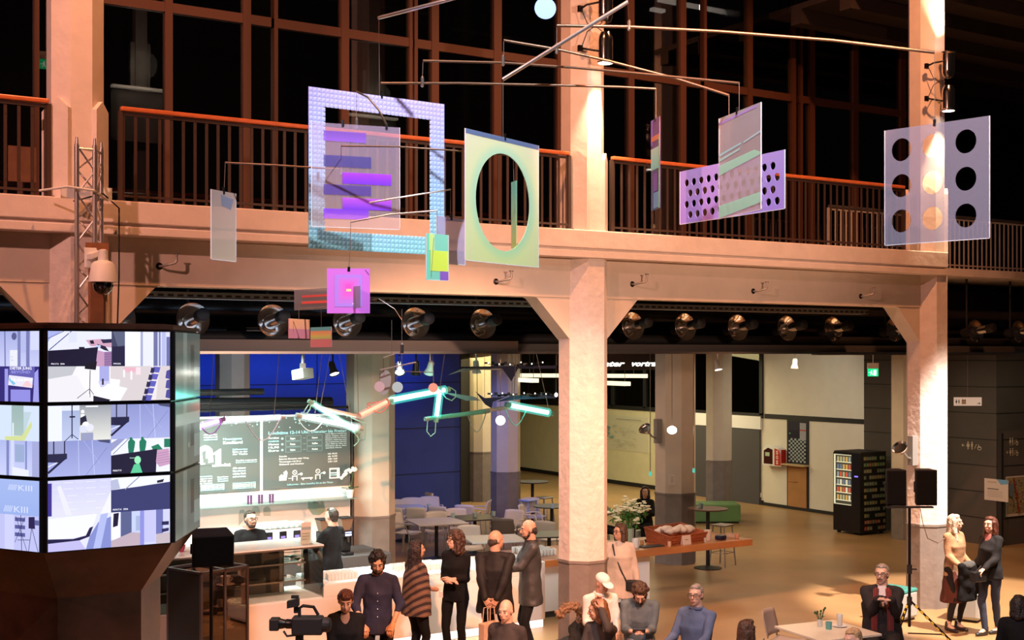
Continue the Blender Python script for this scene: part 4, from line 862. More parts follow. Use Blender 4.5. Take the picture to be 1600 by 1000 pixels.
# F, G
s = Sheet('hanging_square', 'little square orange above, dusky pink below', 'mobile panel', 451, 498, 529, 483, 499, 529, 9.2)
b = MB(); b.box(0, -0.002, 0, s.W, 0.002, s.H); b.build('sheet', mat('dusky_sheet', (0.75, 0.3, 0.3), 0.4), s.o)
p = s.paint(32, 31); p.rect(0, 0, 32, 16, (1.0, 0.42, 0.20), (0.95, 0.38, 0.22)).rect(0, 16, 32, 31, (0.68, 0.22, 0.27)); p.build('colour_bands', attr_mat('band_film'), s.o)
s = Sheet('hanging_square', 'little square with cyan, orange, yellow-green and pink bands', 'mobile panel', 486, 511, 542, 518, 511, 543, 9.2)
b = MB(); b.box(0, -0.002, 0, s.W, 0.002, s.H); b.build('sheet', mat('banded_sheet', (0.75, 0.3, 0.3), 0.4), s.o)
p = s.paint(32, 32); p.rect(0, 0, 32, 6, (0.12, 0.62, 0.70)).rect(0, 6, 32, 13, (0.95, 0.48, 0.22), (0.9, 0.75, 0.2)).rect(0, 13, 32, 19, (0.85, 0.85, 0.2), (0.5, 0.9, 0.2)).rect(0, 19, 32, 32, (0.80, 0.28, 0.28)); p.build('colour_bands', attr_mat('band_film2'), s.o)
# H
s = Sheet('hanging_sheet', 'narrow pearly white sheet with a blue smudge, hanging far left', 'mobile panel', 330, 293, 402, 368, 305, 411, 9.4)
b = MB(); b.box(0, -0.002, 0, s.W, 0.002, s.H); b.build('sheet', film('pearl_film', (0.72, 0.60, 0.55), (0.78, 0.68, 0.52), 0.62, z1=s.H), s.o)
p = s.paint(38, 110); p.poly([(14, 6), (34, 10), (30, 28), (16, 24)], (0.22, 0.32, 0.50)); p.build('tinted_patches', attr_mat('pearl_patch', alpha=0.55), s.o); rim(s); clip(s, 0.5)
# I
s = Sheet('hanging_sheet', 'small upright sheet in mint and acid yellow with a purple corner', 'mobile panel', 666, 364, 436, 700, 368, 439, 9.0)
b = MB(); b.box(0, -0.002, 0, s.W, 0.002, s.H); b.build('sheet', film('mint_film', (0.35, 0.9, 0.72), (0.3, 0.9, 0.72), 0.8, z1=s.H), s.o)
p = s.paint(34, 72); p.rect(6, 26, 34, 58, (0.80, 0.98, 0.10)).rect(0, 0, 4, 72, (0.2, 0.8, 0.55)).rect(21, 58, 34, 72, (0.32, 0.12, 0.62)).rect(4, 0, 12, 26, (0.75, 0.95, 0.3)).line(11, 6, 7, 68, 0.8, (0.2, 0.25, 0.2)); p.build('colour_blocks', attr_mat('block_film', alpha=0.85), s.o); rim(s)
# J
s = Sheet('hanging_sheet', 'hazy lilac sheet overlapping the mint one, left of the oval cut-out', 'mobile panel', 683, 337, 410, 726, 343, 414, 9.2)
b = MB(); b.box(0, -0.002, 0, s.W, 0.002, s.H); b.build('sheet', film('hazy_lilac', (0.58, 0.52, 0.78), (0.48, 0.50, 0.72), 0.62, z1=s.H), s.o); rim(s); clip(s, 0.5)
# K thin blade
s = Sheet('hanging_sheet', 'narrow sheet seen nearly edge-on, violet above and bright mint below', 'mobile panel', 1018, 191, 331, 1031, 180, 323, 9.6)
b = MB(); b.box(0, -0.003, 0, s.W, 0.003, s.H); b.build('sheet', film('blade_film', (0.3, 0.22, 0.5), (0.1, 0.25, 0.5), 0.7, z1=s.H), s.o)
p = s.paint(13, 140); p.rect(0, 0, 3, 40, (0.4, 0.25, 0.9)).rect(1, 26, 13, 34, (0.9, 0.35, 0.2)).rect(0, 45, 13, 78, (0.65, 1, 0.85), (0.3, 0.85, 0.8)).rect(4, 84, 10, 112, (0.25, 0.15, 0.55)).rect(4, 114, 12, 138, (0.2, 0.45, 0.8)).rect(12, 30, 13, 140, (0.4, 0.9, 0.3)); p.build('colour_blocks', attr_mat('blade_blocks'), s.o); clip(s, 0.5)
# L perforated
s = Sheet('hanging_sheet', 'violet sheet perforated with staggered rows of small round holes', 'mobile panel', 1063, 269, 351, 1226, 233, 325, 9.9)
hs = []
for r in range(4):
    for c in range(12 if r % 2 == 0 else 12):
        x = 11.5+c*12.3+(6 if r % 2 else 0); z = 82-(16.5+r*17.5)
        if x < 155: hs.append((x/163*s.W, z/86*s.H, s.W*0.0225, s.H*0.068))
b = holed(s.W, s.H, hs, 0.006, 18); b.build('sheet', film('violet_film_sheet', (0.60, 0.42, 0.92), (0.58, 0.36, 0.98), 0.86, z1=s.H, trans=0.1), s.o); rim(s)
# M
s = Sheet('hanging_sheet', 'clear upright sheet with mint slanting stripes over the perforated sheet', 'mobile panel', 1124, 187, 343, 1189, 158, 325, 9.1)
b = MB(); b.box(0, -0.003, 0, s.W, 0.003, s.H); b.build('sheet', film('clear_pinkish', (0.66, 0.66, 0.72), (0.70, 0.60, 0.55), 0.58, z1=s.H, trans=0.15), s.o)
p = s.paint(65, 160)
p.poly([(0, 7), (60, 2), (60, 5), (0, 11)], (0.50, 0.35, 0.95)).poly([(0, 58), (36, 50), (36, 53), (0, 62)], (0.45, 0.85, 0.9)).poly([(0, 66), (34, 58), (34, 61), (0, 70)], (0.5, 0.9, 0.88)).poly([(0, 76), (56, 68), (65, 74), (65, 78), (0, 92)], (0.45, 0.95, 0.72)).poly([(0, 140), (65, 134), (65, 150), (0, 160)], (0.45, 0.95, 0.72)).poly([(40, 50), (65, 42), (65, 45), (40, 53)], (0.5, 0.8, 0.9))
p.build('stripes', attr_mat('stripe_film', alpha=0.8), s.o)
rim(s); clip(s, 0.45)
# N nine holes
s = Sheet('hanging_sheet', 'large grey translucent sheet with nine big round holes', 'mobile panel', 1383, 204, 383, 1546, 181, 372, 9.7)
hs = [(fx_*s.W, fz*s.H, s.W*0.098, s.H*0.099) for fx_ in (0.165, 0.47, 0.785) for fz in (0.815, 0.505, 0.20)]
b = holed(s.W, s.H, hs, 0.006, 32); b.build('sheet', film('grey_film_sheet', (0.40, 0.36, 0.46), (0.38, 0.38, 0.50), 0.40, z1=s.H, trans=0.25), s.o)
rim(s); clip(s, 0.49)
# discs
def disc(px, py, r, d, colr, label, grp=None):
    q = PD(px, py, d); t = thing('hanging_disc', label, 'mobile disc', q, -TH*0.8, grp)
    b = MB(); b.lathe([(r*d/F, -0.002), (r*d/F, 0.002)], ax=(0, 1, 0), n=28); b.build('disc', colr, t); return q
disc(852, 13, 17, 9.5, mat('bluegrey_film', (0.26, 0.42, 0.75), 0.4), 'powder-blue disc hanging at the top edge of the picture')
dk = [disc(593, 604, 8, 9.1, mat('mauve_film', (0.62, 0.42, 0.42), 0.4), 'mauve little disc in front of the long oval plate'), disc(621, 605, 8.5, 9.1, mat('mint_grey_film', (0.50, 0.62, 0.60), 0.4), 'grey-mint little disc between the mauve and the peach one'), disc(677, 606, 7.5, 9.1, mat('peach_film', (0.95, 0.42, 0.28), 0.4), 'peach little disc just above the cyan tubes')]
q = PD(601, 598, 9.2); t = thing('hanging_oval', 'long grey oval plate behind the mauve disc', 'mobile panel', q, -TH)
b = MB(); b.lathe([(0.09, -0.0015), (0.09, 0.0015)], ax=(0, 1, 0), n=24)
b.v = [Vector((v.x*0.5+v.z*0.12, v.y, v.z)) for v in b.v]; b.build('plate', mat('warm_grey_film', (0.42, 0.38, 0.36), 0.35, alpha=0.8), t)
# rods and wires
SA, SB, SC, SQ, SD, SE, SF, SG, SH_, SI, SJ, SK, SL, SM_, SN = [SHEETS[i] for i in range(15)]
def rod(pts, r, label, m_='rod', wires=(), clamps=()):
    P = [PD(*p) for p in pts]; o = min(P, key=lambda v: v.z).copy(); t = thing('mobile_rod', label, 'mobile rod', P[0])
    b = MB(); b.tube([p-P[0] for p in P], r, 8); b.build('bar', m_, t, smooth=60)
    for w_ in wires:
        W = [PD(*q)-P[0] for q in w_]; b = MB(); b.tube(W, 0.0022, 5); b.build('wire', 'cord', t)
    for c in clamps:
        q = PD(*c)-P[0]; b = MB(); b.lathe([(0.004, -0.04), (0.013, -0.03), (0.013, 0.03), (0.004, 0.045)], o=q, n=10); b.build('swivel', 'steel', t)
    return t
rod([(592, 28, SA.dat(593)), (650, 13, 9.35), (722, -6, 9.2)], 0.014, 'short shiny rod sloping up at the top left of the mobile', 'alu', wires=[[(592, 28, SA.dat(593)), (593, 150, SA.dat(593))]])
rod([(595, 130, 9.5), (720, 130, 9.5), (860, 133, 9.5), (970, 136, 9.5), (1025, 139, SK.dat(1025))], 0.009, 'lowest long brass rod, ending above the edge-on sheet', wires=[[(1025, 139, SK.dat(1025)), (1025, 187, SK.dat(1025))]], clamps=[(660, 128, 9.5)])
rod([(661, 95, 9.5), (787, 98, 9.5), (900, 106, 9.4), (1000, 115, 9.3), (1155, 130, SM_.dat(1155))], 0.009, 'brass rod with the clear striped sheet on its right end', wires=[[(661, 95, 9.5), (660, 122, 9.5)], [(1155, 130, SM_.dat(1155)), (1155, 175, SM_.dat(1155))]], clamps=[(786, 95, 9.5)])
rod([(787, 63, 9.5), (870, 77, 9.5), (950, 95, 9.6), (1050, 121, 9.6), (1139, 149, SL.dat(1139))], 0.010, 'brass rod carrying the perforated violet sheet, crossing the others', wires=[[(787, 63, 9.5), (787, 95, 9.5)], [(1139, 149, SL.dat(1139)), (1139, 255, SL.dat(1139))]], clamps=[(870, 76, 9.5)])
rod([(870, 40, 9.5), (983, 42, 9.5), (1120, 49, 9.6), (1300, 63, 9.5), (1460, 82, SN.dat(1460))], 0.012, 'topmost brass rod running to the nine-hole sheet', wires=[[(870, 40, 9.5), (870, 76, 9.5)], [(1460, 82, SN.dat(1460)), (1461, 196, SN.dat(1461))]], clamps=[(983, 40, 9.5)])
rod([(786, 124, SC.dat(786)), (870, 72, 9.25), (981, 3, 9.2)], 0.015, 'thick shiny rod sloping up across the middle pillar', 'alu', wires=[[(786, 124, SC.dat(786)), (786, 216, SC.dat(786))], [(981, 3, 9.2), (983, 40, 9.5)], [(981, 3, 9.2), (980, -25, 9.2)]])
rod([(557, 143, SB.dat(557)), (575, 152, 9.35), (592, 172, 9.3), (604, 195, SB.dat(604))], 0.008, 'short bent rod over the big square frame', wires=[[(557, 143, SB.dat(557)), (557, 196, SB.dat(557))], [(604, 195, SB.dat(604)), (604, 203, SB.dat(604))]], clamps=[(557, 193, 9.3)])
rod([(352, 254, SH_.dat(350)), (430, 258, 9.4), (533, 265, 9.4)], 0.007, 'thin brass rod leading left to the pearly narrow sheet', wires=[[(352, 254, SH_.dat(350)), (350, 301, SH_.dat(350))]], clamps=[(533, 264, 9.4)])
rod([(533, 228, 9.0), (620, 229, 9.0), (720, 236, 9.1), (802, 243, SQ.dat(803))], 0.006, 'thin brass rod crossing in front of the round hole', wires=[[(533, 228, 9.0), (533, 264, 9.4)], [(802, 243, SQ.dat(803)), (803, 286, SQ.dat(803))]])
rod([(577, 317, 9.1), (640, 306, 9.1), (704, 296, SJ.dat(704))], 0.006, 'small silvery rod above the hazy lilac sheet', 'alu', wires=[[(704, 296, SJ.dat(704)), (704, 342, SJ.dat(704))]])
rod([(548, 347, 9.0), (610, 335, 9.0), (683, 329, SI.dat(683))], 0.006, 'small silvery rod holding the magenta square', 'alu', wires=[[(548, 347, 9.0), (547, 390, 9.0), (545, 421, SD.dat(545))], [(683, 329, SI.dat(683)), (683, 368, SI.dat(683))]])
rod([(467, 483, 9.2), (500, 481, 9.2), (592, 467, 9.2)], 0.003, 'hair-thin rod behind the magenta square with two little squares', wires=[[(467, 483, 9.2), (467, 499, 9.2)], [(502, 481, 9.2), (502, 511, 9.2)], [(592, 467, 9.2), (617, 483, 9.2), (628, 500, 9.1)], [(545, 478, 9.2), (546, 417, 9.02)]])
rod([(599, 559, 9.1), (628, 549, 9.1)], 0.004, 'tiny upper rod of the disc mobile', 'alu', wires=[[(628, 483, 9.1), (628, 568, 9.1)], [(612, 500, 9.1), (612, 553, 9.1)]], clamps=[(628, 545, 9.1)])
rod([(594, 578, 9.1), (650, 566, 9.1)], 0.005, 'silvery middle rod of the disc mobile', 'alu', wires=[[(599, 559, 9.1), (599, 581, 9.2)], [(594, 578, 9.1), (593, 598, 9.1)]])
rod([(620, 580, 9.1), (677, 582, 9.1)], 0.003, 'hair-thin lower rod of the disc mobile', wires=[[(620, 580, 9.1), (620, 599, 9.1)], [(677, 582, 9.1), (677, 601, 9.1)], [(649, 566, 9.1), (649, 580, 9.1)]])

# ================================================================ NEON TUBES
def Pn(x, y, d): return PY(x, y, 16.2+(d-15.6)*0.25)
def neon(pts, colr, es, r, label, loops=(), caps=True):
    P = [Pn(*p) for p in pts]; r *= 1.12; t = thing('neon_tube', label, 'neon tube', P[0], 0, 'neon tube sculpture over the bar')
    m_ = mat('neon', (0.5, 0.5, 0.5), 0.3, emit=colr, es=es) if es else mat('unlit_tube', colr, 0.15, alpha=0.75)
    b = MB(); b.tube([p-P[0] for p in P], r*(1.0 if es else 1.25), 10); b.build('tube', m_, t, smooth=60)
    d = (P[-1]-P[0]).normalized(); capm = mat('tube_end', tuple(0.12+0.3*c for c in colr), 0.4)  # cap colour carries the glow of the tube
    if es:  # glowing shell added round the tube for its light halo
        sm_ = bpy.data.materials.new('glow_halo'); sm_.use_nodes = True; nt = sm_.node_tree; nt.nodes.clear(); out = nt.nodes.new('ShaderNodeOutputMaterial'); tp = nt.nodes.new('ShaderNodeBsdfTransparent'); em = nt.nodes.new('ShaderNodeEmission'); ad = nt.nodes.new('ShaderNodeAddShader')
        em.inputs[0].default_value = (*colr, 1); em.inputs[1].default_value = 0.22; nt.links.new(tp.outputs[0], ad.inputs[0]); nt.links.new(em.outputs[0], ad.inputs[1]); nt.links.new(ad.outputs[0], out.inputs[0])
        b = MB(); b.tube([p-P[0] for p in P], r*2.0, 12); b.build('glow_halo', sm_, t, smooth=60)
    for e_ in ((-d*0.07, d*0.02), (P[-1]-P[0]-d*0.02, P[-1]-P[0]+d*0.07)): b = MB(); b.cyl(e_[0], e_[1], r*1.2, n=10); b.build('end_cap', capm, t)
    for lp in loops:
        Q = [Pn(*q)-P[0] for q in lp]; b = MB(); b.tube(Q, 0.008, 6); b.build('cable', mat('tube_cable', tuple(0.15+0.4*c for c in colr), 0.4), t, smooth=60)
    return t
def arc(x0, y0, x1, y1, sag, d, n=9): return [(x0+(x1-x0)*i/(n-1), y0+(y1-y0)*i/(n-1)+sag*sin(pi*i/(n-1)), d) for i in range(n)]
CY = (0.10, 1.0, 0.80)
D0 = 15.6
neon([(288, 673, D0), (344, 657, D0)], (0.75, 0.25, 1.0), 5.0, 0.022, 'violet neon tube at the left end of the zigzag', [arc(312, 664, 352, 648, 22, D0)])
neon([(346, 658, D0+0.1), (438, 652, D0+0.1)], (0.85, 0.85, 1.0), 7.0, 0.02, 'white neon tube next to the violet one', [arc(382, 655, 440, 650, 36, D0)])
neon([(470, 650, D0-0.2), (560, 668, D0-0.2)], (0.75, 1.0, 0.95), 10.0, 0.026, 'thick white neon tube above the lunch menu', [arc(462, 650, 508, 654, 22, D0)])
neon([(488, 630, D0-0.4), (556, 673, D0-0.2)], (0.35, 1.0, 0.80), 12.0, 0.022, 'mint neon tube slanting down over the lunch menu', [[(495, 636, D0-.4), (482, 632, D0-.4), (474, 645, D0-.4), (476, 650, D0-.4), (484, 640, D0-.4), (487, 626, D0-.4), (492, 627, D0-.4)], [(548, 664, D0-.2), (558, 672, D0-.2), (560, 690, D0-.2), (553, 697, D0-.2)], [(545, 665, D0-.2), (556, 680, D0-.2), (562, 688, D0-.2), (570, 687, D0-.2), (572, 662, D0-.2), (548, 652, D0-.2)]])
neon([(503, 638, D0), (556, 650, D0)], (0.62, 0.58, 0.50), 0, 0.02, 'unlit grey tube joining the mint and the red one')
neon([(561, 650, D0+0.1), (606, 627, D0+0.3)], (1.0, 0.12, 0.07), 3.2, 0.024, 'short slanting red neon tube beside the cyan one', [arc(574, 630, 612, 626, 17, D0+.3), [(600, 632, D0+.3), (580, 640, D0+.3), (573, 636, D0+.3), (574, 630, D0+.3), (592, 628, D0+.3)]])
neon([(612, 625, D0+0.3), (696, 609, D0+0.5)], CY, 12.0, 0.03, 'long bright cyan neon tube rising to the right', [[(690, 612, D0+.5), (697, 622, D0+.5), (706, 626, D0+.5), (712, 620, D0+.5), (712, 611, D0+.5), (705, 606, D0+.5), (697, 609, D0+.5)]])
neon([(687, 611, D0+0.5), (682, 652, D0+0.7)], CY, 12.0, 0.028, 'short upright cyan neon tube', [[(681, 654, D0+.7), (680, 676, D0+.7), (673, 682, D0+.7), (667, 674, D0+.7), (668, 658, D0+.7), (676, 653, D0+.7)]])
neon([(670, 654, D0+0.7), (758, 643, D0+0.8)], (0.08, 0.45, 0.36), 0, 0.024, 'unlit green tube below the upright one', [arc(730, 646, 760, 644, 30, D0+.8)])
neon([(736, 645, D0+0.9), (797, 636, D0+1.0)], (0.55, 0.60, 0.42), 0, 0.022, 'unlit pale tube leading to the right-hand cyan one')
neon([(796, 633, D0+0.9), (858, 645, D0+0.7)], CY, 12.0, 0.03, 'bright cyan neon tube by the middle pillar', [arc(788, 636, 822, 642, 26, D0+.8), [(858, 644, D0+.7), (864, 650, D0+.7), (866, 646, D0+.7), (860, 643, D0+.7)]])
t = thing('suspension_wires', 'thin wires holding the neon zigzag', 'wires', Pn(500, 556, D0))
for (x0, y0, x1, y1) in ((516, 557, 501, 633), (503, 590, 492, 646), (530, 557, 550, 662), (558, 557, 560, 648), (334, 557, 328, 650), (695, 557, 687, 608), (676, 580, 678, 600), (838, 556, 858, 642), (806, 557, 803, 632), (745, 560, 746, 640), (436, 557, 428, 650)):
    b = MB(); A0 = Pn(x0, y0, D0); A0.z = 4.01; b.tube([A0-t.location, Pn(x1, y1, D0+(0.9 if x1 > 720 else 0.0))-t.location], 0.005, 5); b.build('wire', 'cord', t)
# small pull switches hanging on cords in the foyer
for k, (px, yt, yb) in enumerate(((1016, 560, 741), (1084, 562, 736))):
    t = thing('pull_cord', ('long cord with a glowing teal end, left of the notice pillar', 'long cord with a glowing teal end, right of the notice pillar')[k], 'cord', PD(px, yb, 22.0))
    b = MB(); b.cyl((0, 0, 0.04), (0, 0, 4.06-t.location.z), 0.007, n=6); b.build('cord', 'cord', t)
    b = MB(); b.lathe([(0.012, 0.05), (0.022, 0.03), (0.024, -0.02), (0.01, -0.03)], n=10); b.build('pull_knob', mat('teal_knob', (0.1, 0.6, 0.5), 0.3, emit=(0.1, 0.9, 0.7), es=0.5), t)
# ---------------------------------------------------------------- winged sculptures of thin metal
M['wing'] = mat('violet_metal', (0.05, 0.045, 0.09), 0.35, 0.6); M['wing_l'] = mat('pale_metal', (0.5, 0.42, 0.4), 0.35, 0.5)
def wing(name, label, polys, d, electronics=None):
    P0 = PD(polys[0][0][0][0], polys[0][0][0][1], d); t = thing(name, label, 'sculpture', P0)
    for pts, m_, dd in polys:
        b = MB(); P = [PD(x, y, d+dd*(i % 2))-P0 for i, (x, y) in enumerate(pts)]; n = Vector((sn, cs, 0))*0.008
        k = len(P); vs = [p for p in P]+[p+n for p in P]; b.add(vs, [tuple(range(k)), tuple(range(2*k-1, k-1, -1))]+[(i, k+i, k+(i+1) % k, (i+1) % k) for i in range(k)]); b.build('wing', m_, t)
    for (x, y) in (polys[-1][0][1], polys[1][0][1]):
        b = MB(); e_ = PD(x, y, d)-P0; b.cyl(e_, (e_.x, e_.y, 4.06-P0.z), 0.004, n=5); b.build('hanger', 'cord', t)
    if electronics:
        b = MB(); rr_ = random.Random(3)
        for (x0, x1, y) in electronics:
            for x in range(x0, x1, 5):
                q = PD(x, y+rr_.uniform(-3, 2), d)-P0; b.rbox(q.x, q.y, q.z, rr_.uniform(.03, .07), 0.04, rr_.uniform(.01, .05), rr_.uniform(0, 3))
        b.build('circuit_parts', 'black_metal', t)
        b = MB()
        for (x0, x1, y) in electronics:
            for x in range(x0+3, x1, 17): q = PD(x, y+rr_.uniform(-3, 1), d-0.05)-P0; b.ell(q, (0.012, 0.012, 0.012), nu=6, nv=4)
        b.build('indicator_lights', 'bulb_soft', t)
    return t
wing('winged_sculpture', 'upper dark metal bird-like sculpture below the cafe ceiling', [([(700, 586), (722, 576), (745, 573), (783, 575), (783, 578), (745, 578), (722, 580)], 'wing_l', 0.0), ([(720, 573), (870, 571), (868, 576), (720, 576)], 'wing', 0.0), ([(784, 575), (810, 575), (799, 596)], 'wing', 0.0)], 19.6, [(760, 850, 569)])
wing('winged_sculpture', 'lower dark metal bird-like sculpture with tiny lights, above the cyan tube', [([(690, 612), (742, 620), (752, 626), (728, 626)], 'wing_l', 0.0), ([(742, 611), (757, 622), (792, 620), (770, 628), (768, 638), (758, 632)], 'wing', 0.0), ([(775, 628), (800, 618), (870, 617), (868, 622), (812, 624)], 'wing', 0.0)], 20.0, [(765, 866, 617)])
t = thing('spark_bulb', 'tiny bare bulb shining by the middle pillar edge', 'lamp', PD(869, 617, 19.8))
b = MB(); b.ell((0, 0, 0), (0.025, 0.025, 0.03), nu=10, nv=6); b.build('glass_bulb', 'bulb', t, smooth=180); b = MB(); b.cyl((0, 0, 0.02), (0, 0, 4.06-t.location.z), 0.004, n=5); b.build('wire', 'cord', t)
# ================================================================ BAR
def grp(o, g): o['group'] = g; return o
WHT = (0.88, 0.88, 0.85); TEAL = (0.45, 0.75, 0.78); BG = (0.13, 0.135, 0.125); GR = (0.75, 0.77, 0.76)
by = 18.78
def board(px0, px1, name, label):
    x0 = PY(px0, 700, by).x; x1 = PY(px1, 700, by).x; z0, z1 = 1.90, 3.02
    t = thing(name, label, 'menu board', (x0, by, z0)); b = MB(); b.box(0, 0, 0, x1-x0, 0.015, z1-z0); b.build('panel', mat('board_black', BG, 0.35), t)
    return t, Paint((0, -0.002, z1-z0), (x1-x0, 0, 0), (0, 0, -(z1-z0)), (0, -1, 0), px1-px0, 113, dz=0.0004)
t, p = board(262, 406, 'menu_board', 'left menu board with the big curly m and 1 and blocks of text')
rd = random.Random(5)
for k in range(34): p.disc(rd.uniform(2, 142), abs(rd.gauss(6, 8)), rd.uniform(0.5, 1.5), TEAL if k % 3 else WHT, n=8)
# curly logo m1.int
p.disc(57, 54, 12.5, WHT, 14, n=24).disc(58, 57, 8.5, BG, 9, n=20).rect(44, 60, 72, 70, BG).poly([(44, 48), (51, 44), (54, 66), (57, 67), (57, 69), (50, 69), (47, 60)], WHT).poly([(58, 46), (68, 46), (70, 66), (62, 67), (62, 60), (58, 60)], WHT).poly([(70, 52), (80, 46), (82, 46), (82, 70), (88, 70), (88, 73), (68, 73), (68, 70), (73, 70), (73, 54), (70, 55)], WHT)
p.text('.int', 85, 73, 5.2, WHT, w=12, bold=0.03)
def block(p, x, y, w, lines, h=2.4):
    for s, c in lines: p.text(s, x, y, h, c, w=w, bold=0.03); y += h*1.55
p.text('Hauseigene', 85, 33, 3.4, TEAL, w=30, bold=0.02).text('Konditorei', 85, 39, 4.2, WHT, w=31, bold=0.04)
block(p, 55, 25, 21, [('mint steht fuer', GR), ('regional', WHT), ('saisonal', TEAL)]); block(p, 100, 49, 24, [('Selbservice', TEAL), ('Bitte an der', WHT), ('der Theke', WHT)]); block(p, 105, 66, 34, [('Taeglich wechselnde', WHT), ('Speisen zum Mitnehmen', TEAL)], 1.9)
block(p, 100, 78, 21, [('Alle unsere', WHT), ('Speisen', TEAL), ('werden frisch', WHT), ('zubereitet', TEAL)], 2.8); block(p, 46, 88, 22, [('hausgemachte', TEAL), ('Suppen und', GR), ('Salate aus', WHT), ('der Region', GR), ('Herstellung', TEAL)], 2.2); block(p, 76, 90, 17, [('Unsere Kuchen', GR), ('frische', TEAL), ('Zutaten', TEAL)], 2.0)
block(p, 22, 35, 22, [('vegan oder', GR), ('Mehring', TEAL), ('Kuchen', WHT)], 3.2); block(p, 22, 54, 16, [('mint', WHT), ('frisch', TEAL)], 3.2); block(p, 22, 70, 16, [('Kaffee und', TEAL), ('Kuchen', WHT), ('lecker', WHT)], 2.8); p.text('GEN:', 18, 107, 5.5, WHT, w=21, bold=0.05)
for x in (50, 100):
    for q in range(4): p.text('KAFFEE ESPRESSO LATTE TEE' if q % 2 else 'CROISSANT KUCHEN SUPPE', x, 101+q*2.6, 1.8, WHT if q % 3 else TEAL, w=37, bold=0.03)
p.build('chalk_lettering', attr_mat('board_paint', rough=0.6), t)
t, p = board(411, 547, 'menu_board', 'right menu board with the lunchtime heading and serving pictograms')
for k in range(34): p.disc(rd.uniform(2, 134), abs(rd.gauss(6, 8)), rd.uniform(0.5, 1.4), TEAL if k % 3 else WHT, n=8)
p.text('Lunchtime 12-14 Uhr, Dienstag bis Freitag', 8, 27, 4.6, TEAL, w=122, bold=0.03)
block(p, 8, 34, 16, [('Angebot', WHT), ('mint', TEAL), ('Menue', WHT), ('10,90', WHT), ('Euro', WHT)], 3.2)
for q in range(3):
    y = 34+q*9; p.disc(29, y, 1.8, TEAL, n=10)
    for x in (34, 67): p.rect(x, y-4, x+24, y+4, (0.3, 0.42, 0.42)).rect(x+.5, y-3.5, x+23.5, y+3.5, BG)
    p.text(('Suppe', 'Pasta', 'Salat')[q], 41, y+1.6, 2.8, WHT, w=8, bold=0.04).text('-', 61, y+1, 2, WHT, w=4).text(('Dessert', 'Kaffee', 'Kuchen')[q], 75, y+1.6, 2.8, WHT, w=9, bold=0.04)
for q, s in enumerate(('Unser Menue besteht aus', 'einer Suppe, einem', 'Hauptgericht und einem', 'Dessert, wahlweise auch', 'als vegetarisches Gericht', 'oder Salat im Glas mit', 'frischem Brot dazu', 'taeglich frisch')): p.text(s, 96, 30+q*3.2, 2.0, GR, w=34 if q < 7 else 26, bold=0.03)
for q, s in enumerate(('Snacks', 'Belegtes Baguette oder Wrap', 'Tagessuppe mit Brot', 'Gebaeck und Kuchen')): p.text(s, 24, 63+q*4.2, 2.4, GR, w=(12, 46, 34, 38)[q], bold=0.03)
for q, s in enumerate(('inkl. MwSt', 'ab 4,90', '3,80 / 4,50', '2,40 / 3,50')): p.text(s, 100, 62+q*4.2, 2.4, WHT, w=15, bold=0.03)
p.poly([(24, 100), (24, 93), (32, 86), (35, 84), (37, 88), (35, 100)], WHT).rect(28, 88, 31, 91, BG).line(38, 97, 43, 97, 0.9, WHT)
for x in (48, 84): p.disc(x, 88, 3.8, WHT).disc(x, 88, 2.6, BG).line(x-1.4, 87, x+1.4, 89, .8, WHT).rect(x-4.2, 93, x+4.2, 101, WHT).rect(x-2.6, 94.4, x+2.6, 101, BG).line(x+4, 92, x+10, 90, 1.6, TEAL).disc(x+10, 91, 2.2, WHT)
p.rect(58, 97, 76, 99, WHT).rect(60, 99, 62, 101, WHT).rect(72, 99, 74, 101, WHT).rect(102, 84, 119, 101, WHT).rect(104, 86.5, 114, 91, BG).rect(104, 93, 114, 99, BG).rect(104, 94.5, 114, 96, TEAL)
p.text('Selbservice - Bitte bestellen Sie an der Theke', 36, 108, 2.6, TEAL, w=72, bold=0.02); p.build('chalk_lettering', attr_mat('board_paint2', rough=0.6), t)
# glass shelf with things
sz = PY(540, 779, 18.5).z; sx0 = PY(262, 700, 18.5).x; sx1 = PY(560, 779, 18.5).x
t = thing('glass_shelf', 'long glass shelf on the white bar wall', 'shelf', (sx0, 18.5, sz)); b = MB(); b.box(0, 0, -0.015, sx1-sx0, 0.29, 0); b.build('board', mat('green_glass_edge', (0.25, 0.36, 0.33), 0.1, alpha=0.7), t)
for k in range(3):
    b = MB(); b.box(0.4+k*2.0, 0.05, -0.06, 0.43+k*2.0, 0.3, -0.015); b.build('bracket', 'steel', t)
pc = None
for k, (px, lab) in enumerate(((390, 'leftmost of three stacks of dark purple cups on the glass shelf'), (407, 'middle of three stacks of dark purple cups on the glass shelf'), (424, 'rightmost of three stacks of dark purple cups on the glass shelf'))):
    for j in range(2):
        P = PY(px-2.2+j*4.4, 780, 18.6); b = MB()
        for q in range(4): b.lathe([(0.016, q*0.033), (0.021, q*0.033+0.034), (0.019, q*0.033+0.034)], n=10)
        if j == 0: t = thing('cup_stack', lab, 'cups', (P.x, 18.6, sz), 0, 'purple cup stacks on the shelf')
        b.v = [v+Vector((j*0.045, 0, 0)) for v in b.v]; b.build('cup', mat('purple_cup', (0.10, 0.03, 0.10), 0.3), t)
